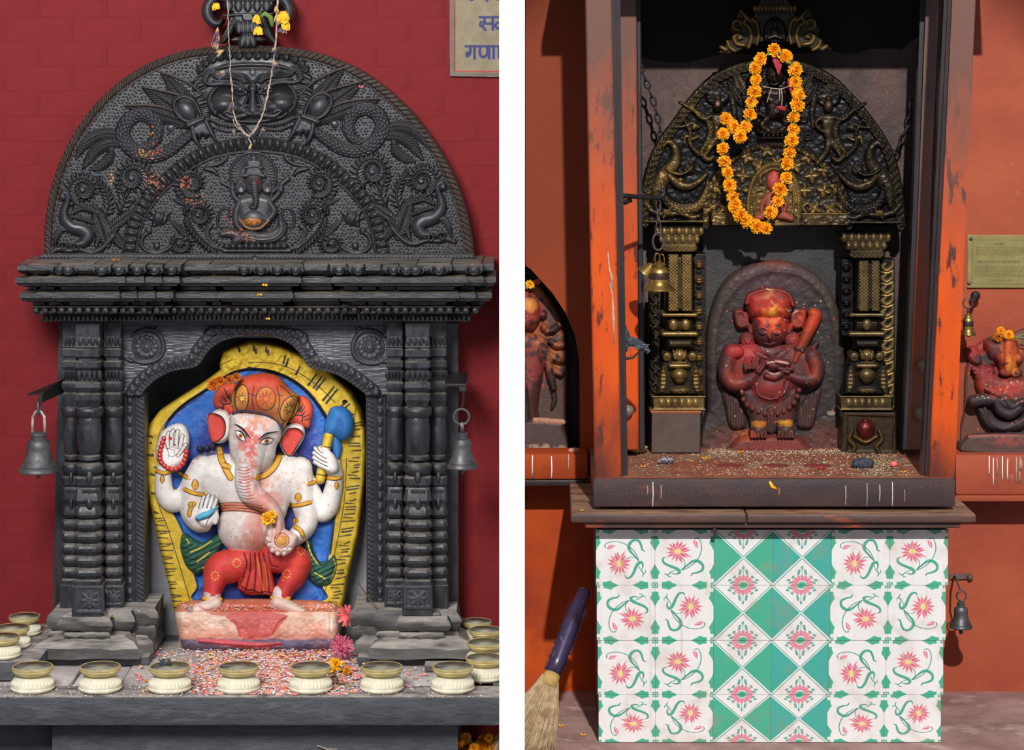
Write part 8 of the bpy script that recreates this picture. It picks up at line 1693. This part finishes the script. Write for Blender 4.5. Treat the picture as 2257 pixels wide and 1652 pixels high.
# ---------------------------------------------------------------- iron hook bar, chain and bells at the left
hk=thing('hook_bar','black iron hook bar projecting from the left post above the brass bell','hook',R(1362,434,.12))
m=MB(); m.tube([R(1358,430,.10),R(1385,432,.12),R(1430,435,.16),R(1452,436,.18),R(1462,430,.185),R(1464,422,.185),R(1457,418,.185),R(1452,424,.185)],[.006,.0055,.005,.0048,.0045,.004,.004,.0035],8); m.tube([R(1366,436,.115),R(1378,446,.12),R(1390,440,.13)],.006,8); m.build('bar',M['iron'],hk,smooth=True)
M['steel']=mat('chain_steel',srgb(112,102,100),srgb(70,62,62),.4,metal=.7,scale=60); M['brassb']=mat('polished_bell_brass',srgb(186,152,84),srgb(112,90,52),.28,metal=.85,scale=30,rough2=.45,bump=.0003); M['brassd']=mat('engraved_dark_brass',srgb(84,62,52),srgb(58,44,40),.4,metal=.6,scale=200,bump=.0006,bscale=300)
def link_ring(m,p,w_,h_,r,rot):
    P=[]
    for k in range(17):
        a=2*math.pi*k/16; x=w_*math.cos(a); z=h_*math.sin(a)*(1 if abs(math.sin(a))<.7 else 1)
        P.append((p[0]+x*math.cos(rot),p[1]+x*math.sin(rot),p[2]+z))
    m.tube(P,r,6,cap=False)
ch_=thing('bell_chain','short steel chain between the hook bar and the brass bell','chain',R(1451,440,.18))
for py,w_,h_,r,rot in ((452,.0055,.014,.0018,.3),(476,.0065,.016,.0018,1.2),(502,.006,.016,.0019,.5),(532,.0125,.020,.0030,.1)):
    m=MB(); link_ring(m,R(1451,py,.18),w_,h_,r,rot); m.build('link',M['steel'],ch_,smooth=True)
def ornate_bell(name,label,px,top,lip,rad,Y,tilt=0,mt=None):
    z0=R(0,lip,Y)[2]; z1=R(0,top,Y)[2]; x=R(px,0,Y)[0]; h=z1-z0; r=rad/1000; t=thing(name,label,'bell',(x,Y,z0))
    m=MB(); m.lathe((x,Y,z0),[(r*.97,0),(r,h*.03),(r*.97,h*.06),(r*.80,h*.14),(r*.70,h*.22),(r*.68,h*.25),(r*.66,h*.36),(r*.655,h*.39)],32); m.build('bell_skirt',mt or M['brassb'],t,smooth=True,angle=35)
    m=MB(); m.lathe((x,Y,z0),[(r*.655,h*.39),(r*.66,h*.4),(r*.655,h*.60),(r*.64,h*.62)],32); m.build('engraved_band',M['brassd'],t,smooth=True,angle=35)
    m=MB(); m.lathe((x,Y,z0),[(r*.64,h*.62),(r*.60,h*.70),(r*.50,h*.77),(r*.40,h*.80),(r*.36,h*.84),(r*.44,h*.86),(r*.44,h*.90),(r*.30,h*.93),(r*.22,h*.95),(r*.1,h)],32); m.build('bell_crown',mt or M['brassb'],t,smooth=True,angle=35)
    m=MB(); m.tube([(x,Y,z0+h*.3),(x,Y,z0-.004)],.003,8); m.build('clapper',M['iron'],t,smooth=True)
    return t,x,z1
t,x,z1=ornate_bell('brass_bell','brass bell with dark engraved band hanging before the left brass column',1453,575,640,35,.18)
m=MB(); link_ring(m,(x-.004,.18,z1+.004),.006,.014,.0014,.2); link_ring(m,(x+.006,.18,z1+.002),.006,.014,.0014,-.4); m.build('split_ring',M['brassb'],t,smooth=True)
t2=thing('small_brass_bell','small yellow brass bell tilted behind the larger brass bell','bell',R(1428,606,.195)); m=MB(); pr=[(.022,0),(.021,.003),(.014,.014),(.010,.024),(.006,.030)]; n=20; V_=[];F_=[]
c=Vector(R(1421,604,.195)); ax=Vector((.62,0,.78)).normalized(); e1=Vector((0,1,0)); e2=ax.cross(e1)
for i,(r_,z_) in enumerate(pr):
    for k in range(n): a=2*math.pi*k/n; V_.append(c+ax*z_+e1*r_*math.cos(a)+e2*r_*math.sin(a))
for i in range(len(pr)-1):
    for k in range(n): F_.append((i*n+k,i*n+(k+1)%n,(i+1)*n+(k+1)%n,(i+1)*n+k))
F_.append(tuple(range(n))); F_.append(tuple((len(pr)-1)*n+k for k in range(n)))
m.add(V_,F_); m.build('bell_body',M['brassb'],t2,smooth=True,angle=40)
m=MB(); m.tube([c+ax*.03,R(1440,572,.19),R(1446,556,.182)],.0014,6); m.build('wire',M['steel'],t2,smooth=True)
# chains holding the arch
for i,(P,lb) in enumerate((([(1412,150),(1428,190),(1442,230),(1452,270),(1458,300)],'dark sooty chain holding the brass arch at the upper left'),([(2010,232),(2004,262),(1994,292),(1980,322),(1972,340)],'dark sooty chain holding the brass arch at the right'))):
    t=thing('arch_chain',lb,'chain',R(P[0][0],P[0][1],.48)); Q=smooth_path(P,3); S_=np.concatenate([[0],np.cumsum(np.hypot(*np.diff(Q[:,:2],axis=0).T))]); n=int(S_[-1]/19)
    for k in range(n+1):
        s_=k*S_[-1]/n; x=np.interp(s_,S_,Q[:,0]); y=np.interp(s_,S_,Q[:,1]); x2=np.interp(s_+4,S_,Q[:,0]); y2=np.interp(s_+4,S_,Q[:,1]); p=Vector(R(x,y,.48)); d=(Vector(R(x2,y2,.48))-Vector(R(x-.01,y-.02,.48))).normalized(); side=Vector((0,1,0)) if k%2 else d.cross(Vector((0,1,0)))
        m=MB(); m.tube([p+d*math.sin(a)*.0125+side*math.cos(a)*.006 for a in np.linspace(0,2*math.pi,15)],.0026,6,cap=False); m.build('link',M['iron'],t,smooth=True)
# burnt wick cloth and iron loop on the left post
bc=thing('burnt_rag','charred rag tied to an iron loop on the left post','rag',R(1375,750,.10)); g=np.random.default_rng(9)
def rag(m,P,w0,Y,seed):
    Q=smooth_path(P,4)[:,:2]; gg=np.random.default_rng(seed)
    m.tube([Vector(R(x,y,Y))+Vector((0,gg.normal(0,.002),gg.normal(0,.001))) for x,y in Q],[w0*(.5+.5*math.sin(math.pi*min(.98,(i+1.5)/len(Q))))*gg.uniform(.8,1.15) for i in range(len(Q))],8,flat=.5)
m=MB(); rag(m,[(1368,712),(1376,735),(1378,760),(1370,785)],.011,.105,1); rag(m,[(1374,760),(1392,752),(1410,760),(1430,774)],.011,.105,2); m.build('charred_cloth',M['soot'],bc,smooth=True)
m=MB(); m.tube([R(1368,776,.10),R(1380,790,.10),R(1395,788,.10),R(1408,776,.10)],[.003,.004,.003,.002],7); m.build('iron_loop',M['iron'],bc,smooth=True)
m=MB(); 
for k in range(7): p=Vector(R(1405+g.uniform(-16,20),762+g.uniform(-6,8),.099)); m.tube([p,p+Vector((.012,-.003,-.001+g.uniform(-.004,.006)))],[.0014,.0004],4)
m.build('frayed_edge',M['ash'],bc)
# pegs on the rear posts
M['peg']=mat('rubbed_grey_peg',srgb(142,128,116),srgb(110,98,90),.5,scale=30)
for px,py,Y,lb in ((2036,804,.33,'grey peg on the right rear post, upper one'),(2028,908,.33,'grey peg on the right rear post, lower one'),(1382,902,.33,'grey peg sticking out of the left rear post')):
    m=MB(); p=Vector(R(px,py,Y)); sx=-1 if px>1700 else 1; m.tube([p+Vector((-sx*.008,.02,-.022)),p+Vector((0,0,-.008)),p+Vector((sx*.004,-.012,.004)),p+Vector((sx*.005,-.014,.008))],[.008,.012,.012,.006],12); o=m.build('peg',M['peg'],smooth=True,origin=tuple(p)); tag(o,lb,'peg',group='pegs on the rear posts' )
# white paint run on the left post
m=MB()
for P in ([(1340,556),(1343,590),(1349,612),(1350,640)],[(1344,622),(1350,650),(1352,700),(1354,760)]): m.tube([R(x,y,.0695) for x,y in P],[.0012,.002,.0032,.001],6,flat=.3)
m.build('paint_run',M['string'],cb,smooth=True)
# ---------------------------------------------------------------- bells right of the cabinet
t,x,z1=ornate_bell('brass_bell','brass and grey bell hanging under the plaque right of the cabinet',2134,688,738,19,.40,mt=M['brassb'])
m=MB(); Yb=.40; m.ring((R(2133,0,Yb)[0],Yb,R(0,668,Yb)[2]),.0115,.0016,'y',20,7); m.tube([(x,Yb,z1-.002),(x,Yb,R(0,680,Yb)[2])],[.003,.002],7); m.build('ring',M['steel'],t,smooth=True)
m=MB(); p=Vector(R(2150,652,.47)); m.tube([p+Vector((0,.03,0)),p,p+Vector((-.016,-.06,-.004))],.005,7); m.blob(tuple(p),(.012,.01,.012),10,7); o=m.build('wall_hook',M['iron'],smooth=True,origin=tuple(p)); tag(o,'dark iron knob hook in the wall below the plaque','hook')
t,(x,Y,z0,z1)=bell('hanging_bell','dull bronze bell hanging right of the flowered tiles',2118,1326,1383,27,.36,M['bell'],True,.3)
m=MB(); m.ring((R(2119,0,Y)[0],Y,R(0,1313,Y)[2]),.0115,.0018,'y',20,7); m.tube([(x,Y,z1-.002),(x,Y,R(0,1324,Y)[2])],[.003,.002],7); m.build('ring',M['steel'],t,smooth=True)
bk_=thing('iron_bracket','rusty flat hook bracket above the bell right of the tiles','bracket',R(2110,1268,.42)); m=MB(); m.rect(2094,1264,2142,1276,.49,.4995,.001); m.tube([R(2102,1272,.49),R(2106,1270,.42),R(2112,1286,.375),R(2119,1303,.362)],.004,7,flat=.6); m.blob(R(2138,1272,.49),(.008,.006,.008),8,6); m.build('hook',mat('rusty_bracket',srgb(120,104,100),srgb(92,70,62),.6,metal=.3,scale=40),bk_,smooth=True,angle=40)
# ---------------------------------------------------------------- plaque
Pq=Relief(2126,510,2300,640,.7,srgb(150,140,88))
Pq.poly([(2132,518),(2298,518),(2298,634),(2132,634)],h=4,edge=1.5,id=1,smooth=False,prof='flat',col=srgb(146,136,86)); nn=Pq.noise(40,4)[...,None]; Pq.C*=(.85+.3*nn)
Pq.paint([(2144,528),(2296,530)],.5,srgb(120,108,62),smooth=False); Pq.paint([(2144,528),(2142,624)],.8,srgb(120,108,62),smooth=False); Pq.paint([(2142,624),(2296,628)],.6,srgb(120,108,62),smooth=False)
g=np.random.default_rng(31); tcol=srgb(92,82,52)
def line(x0,x1,y,w=.55,h=1.5,dk=1.0):
    x=x0
    while x<x1:
        n=g.integers(2,7)
        for _ in range(n):
            if x>x1: break
            Pq.paint([(x,y-h*g.uniform(.4,1)),(x+g.uniform(-.3,.8),y+h*g.uniform(.4,1))],w,tcol,dk*.6,smooth=False); x+=1.7
        x+=2.2
    Pq.paint([(x0,y-h),(x1,y-h)],.35,tcol,.35,smooth=False)
line(2192,2214,538,.8,2.4)
for y in (546,551,556,561): line(2151,2262,y)
line(2156,2248,577,.8,2.4)
for y in (588,593,598,603,608): line(2149,2262,y)
line(2180,2230,618,.5,1.2)
pq=thing('engraved_plaque','yellowed metal plaque with engraved text on the wall right of the cabinet','plaque',R(2200,633,.495)); Pq.build(.4945,{1:'plate'},mat('yellowed_plaque',None,(.9,.88,.84),.4,metal=.35,scale=30,vcol=True,rough2=.55),pq,thick=.005)
for (px,py) in ((2140,526),(2136,624)): m=MB(); p=R(px,py,.489); m.blob(p,(.0042,.003,.0042),10,6); m.build('screw',M['steel'],pq,smooth=True)
# ---------------------------------------------------------------- broom
bm_=thing('straw_broom','straw broom with dark purple bound handle leaning left of the tiles','broom',(R(1190,0,.2)[0],.18,.02))
M['bhandle']=mat('purple_wrapped_handle',srgb(66,56,92),srgb(34,27,42),.3,scale=20,c3=srgb(130,124,160),s3=30,t3=(.6,.7),stretch=(1,1,.4)); M['straw']=mat('pale_straw',srgb(206,186,150),srgb(160,134,100),.7,scale=60)
top=Vector(R(1288,1300,.20)); fer=Vector(R(1214,1494,.08)); 
m=MB(); m.tube([top,top*.6+fer*.4,top*.2+fer*.8,fer],[.014,.018,.019,.0175],14); m.build('handle',M['bhandle'],bm_,smooth=True)
g=np.random.default_rng(15); dirv=(fer-top).normalized(); sd=dirv.cross(Vector((0,1,0))).normalized()
m=MB(); m.tube([fer-dirv*.01,fer+dirv*.02],[.0185,.021],14); m.build('straw_collar',mat('straw_binding',srgb(196,164,100),srgb(170,140,80),.7,scale=60),bm_,smooth=True)
m=MB()
for k in range(800):
    a=g.uniform(-1,1); q=g.uniform(-1,1); s0=fer+sd*a*.019+Vector((0,q*.012,0)); L=g.uniform(.15,.22); e=s0+dirv*L+sd*(a*.046+g.normal(0,.004))+Vector((0,q*.02,0)); mid_=s0.lerp(e,.5)+sd*a*.004
    e.z=max(e.z,.002); mid_.z=max(mid_.z,.003)
    m.tube([s0,mid_,e],[.0011,.0011,.0005],3,cap=False)
o=m.build('bristles',M['straw'],bm_); o['kind']='stuff'
m=MB()
for k in range(260):
    t_=g.uniform(.15,.95); p=top.lerp(fer,t_); sg_=g.choice([-1,1]); m.tube([p+sd*sg_*.017,p+sd*sg_*(.018+g.uniform(.002,.008))+Vector((0,-.003,g.uniform(-.003,.003)))],[.0007,.0003],3,cap=False)
o=m.build('loose_fibre',M['bhandle'],bm_); o['kind']='stuff'
m=MB(); m.tube([R(1226,1520,.16),R(1228,1560,.15),R(1222,1600,.14),R(1216,1636,.13)],.0008,4); m.build('stray_straw',M['straw'],bm_,smooth=True)
# ---------------------------------------------------------------- offerings on the altar floor
def onF(px,py): return onto(px,py,ZF)
def fl_pt(g):
    px=g.normal(1720,150); py=984+66*g.random()**1.1
    if not(1400<px<2030): return None
    p=onF(px,py)
    if p[1]>.40 or p[1]<.06: return None
    return (p[0],p[1],ZF+.0012)
cr2=srgb(214,196,160)
grains('strewn_rice','rice grains strewn over the altar floor in front of the red figure',None,fl_pt,1500,21,((wh,.45),(cr2,.4),(og,.1),(rd,.05)),size=(.0012,.003))
def fl_pt2(g):
    px=g.uniform(1560,1880); p=onF(px,996+g.normal(0,5)); 
    return None if p[1]>.44 else (p[0],p[1],ZF+.002+abs(g.normal(0,.002)))
grains('rice_heap','ridge of rice heaped against the foot of the red figure',None,fl_pt2,1500,22,((wh,.3),(cr2,.6),(og,.1)),size=(.0012,.0028))
def fl_pt3(g):
    px=g.normal(1935,36); py=g.uniform(1000,1050)
    if px>2028: return None
    p=onF(px,py); return None if p[1]>.42 else (p[0],p[1],ZF+.0015)
grains('husks_and_seeds','pale husks and seeds around the charred lump',None,fl_pt3,900,23,((srgb(190,182,150),.5),(srgb(90,86,70),.4),(og,.08)),size=(.0015,.0035))
grains('dust_and_seed','grey dust and seeds on the altar floor behind the left post',None,lambda g:(lambda p:None if p[1]>.4 else (p[0],p[1],ZF+.001))(onF(g.uniform(1390,1480),g.uniform(1000,1050))),500,24,((srgb(170,156,130),.6),(srgb(120,104,84),.4)),size=(.0012,.003))
p=onF(1903,1032); m=MB(); g=np.random.default_rng(3)
m.blob((p[0],p[1]+.01,ZF+.010),(.027,.02,.013),16,9)
for _ in range(14): a=g.uniform(0,6.28); q=g.uniform(0,.02); m.blob((p[0]+q*math.cos(a),p[1]+.01+q*.7*math.sin(a),ZF+.018-q*.3),(.006,.005,.004),7,5)
o=m.build('charred_lump',M['soot'],smooth=True,origin=(p[0],p[1],ZF)); tag(o,'round charred incense lump with ash on the right of the altar floor','incense')
p=onF(1468,1024); m=MB()
for _ in range(12): c=(p[0]+g.uniform(-.016,.016),p[1]+g.uniform(-.004,.006),ZF+g.uniform(.003,.014)); m.blob(c,(.006,.004,.005),5,4,Matrix.Rotation(g.uniform(0,3),3,'Y'))
o=m.build('foil_scrap',mat('crumpled_foil',srgb(130,130,138),srgb(80,82,92),.5,metal=.3,scale=120),origin=(p[0],p[1],ZF)); tag(o,'crumpled grey foil on the altar floor in front of the grey block','foil')
p=onF(1404,998); t=thing('brass_bowl','small tilted brass bowl on the altar floor behind the left post','bowl',(p[0],p[1],ZF+.0005)); m=MB(); m.lathe((p[0],p[1],ZF+.0005),[(.010,0),(.016,.002),(.023,.008),(.0265,.014),(.0255,.0145),(.021,.009),(.014,.004),(.001,.003)],28); m.build('bowl_body',M['lampr'],t,smooth=True,angle=60); t.rotation_euler=(.0,0,0)
for i,(px,py,mt,k,lb) in enumerate(((1417,1030,'mari',.006,'orange petal on the altar floor left of the foil'),(1524,1018,'mari',.005,'orange petal left of the rice in front of the slab'),(1552,1012,'mari',.007,'larger orange petal at the left end of the rice ridge'),(1630,998,'yel',.006,'yellow petal on the rice ridge at the left foot of the figure'),(1970,1030,'pink',.010,'pinkish petal ball right of the charred lump'),(1810,1034,'redcloth',.010,'red scrap of cloth on the floor right of the figure'),(1990,1042,'mari',.006,'orange petal near the right front post'),(1282,1100,'yel',.004,'yellow petal on the left end of the shelf'))):
    p=onF(px,py) if py<1060 else R(px,1124,.03); q=Vector((p[0],p[1],(ZF if py<1060 else ZS)+.002)); m=MB()
    if mt=='pink': m.blob(tuple(q+Vector((0,0,.006))),(.009,.008,.007),9,6)
    else: petal(m,q,(.9,-.2,.2),(0,-.5,.8),k*1.3,k,.3); petal(m,q,(-.8,-.2,.3),(0,-.5,.8),k,k,.2)
    o=m.build('petal' if mt not in('redcloth',) else 'cloth_scrap',M[mt],origin=tuple(q)); tag(o,lb,'petal' if mt!='redcloth' else 'cloth')
# round vermilion stains on the altar floor are thin dried cakes of paste
for i,px in enumerate((1612,1712,1802)):
    p=onF(px,1026); m=MB(); m.lathe((p[0],p[1],ZF+.0004),[(.031,0),(.030,.0012),(.024,.0016),(.001,.0014)],30,yflat=.8); o=m.build('paste_disc',mat('dried_paste_%d'%i,srgb(140,52,40),srgb(104,48,40),.7,scale=30),smooth=True,origin=(p[0],p[1],ZF)); tag(o,('left of the three dried paste discs on the altar floor','middle dried paste disc on the altar floor','right of the three dried paste discs on the altar floor')[i],'paste',group='dried paste discs on the altar floor')
# petals on the ground
for i,(px,py) in enumerate(((1237,1602),(1285,1622))):
    p=onto(px,py,0.0); q=Vector((p[0],p[1],.003)); m=MB(); petal(m,q,(.9,-.2,.2),(0,-.5,.8),.008,.006,.3); petal(m,q,(-.8,-.2,.3),(0,-.5,.8),.007,.006,.2); o=m.build('petal',M['mari'],origin=tuple(q)); tag(o,('orange petal on the floor nearest the broom','orange petal on the floor near the tile corner')[i],'petal')
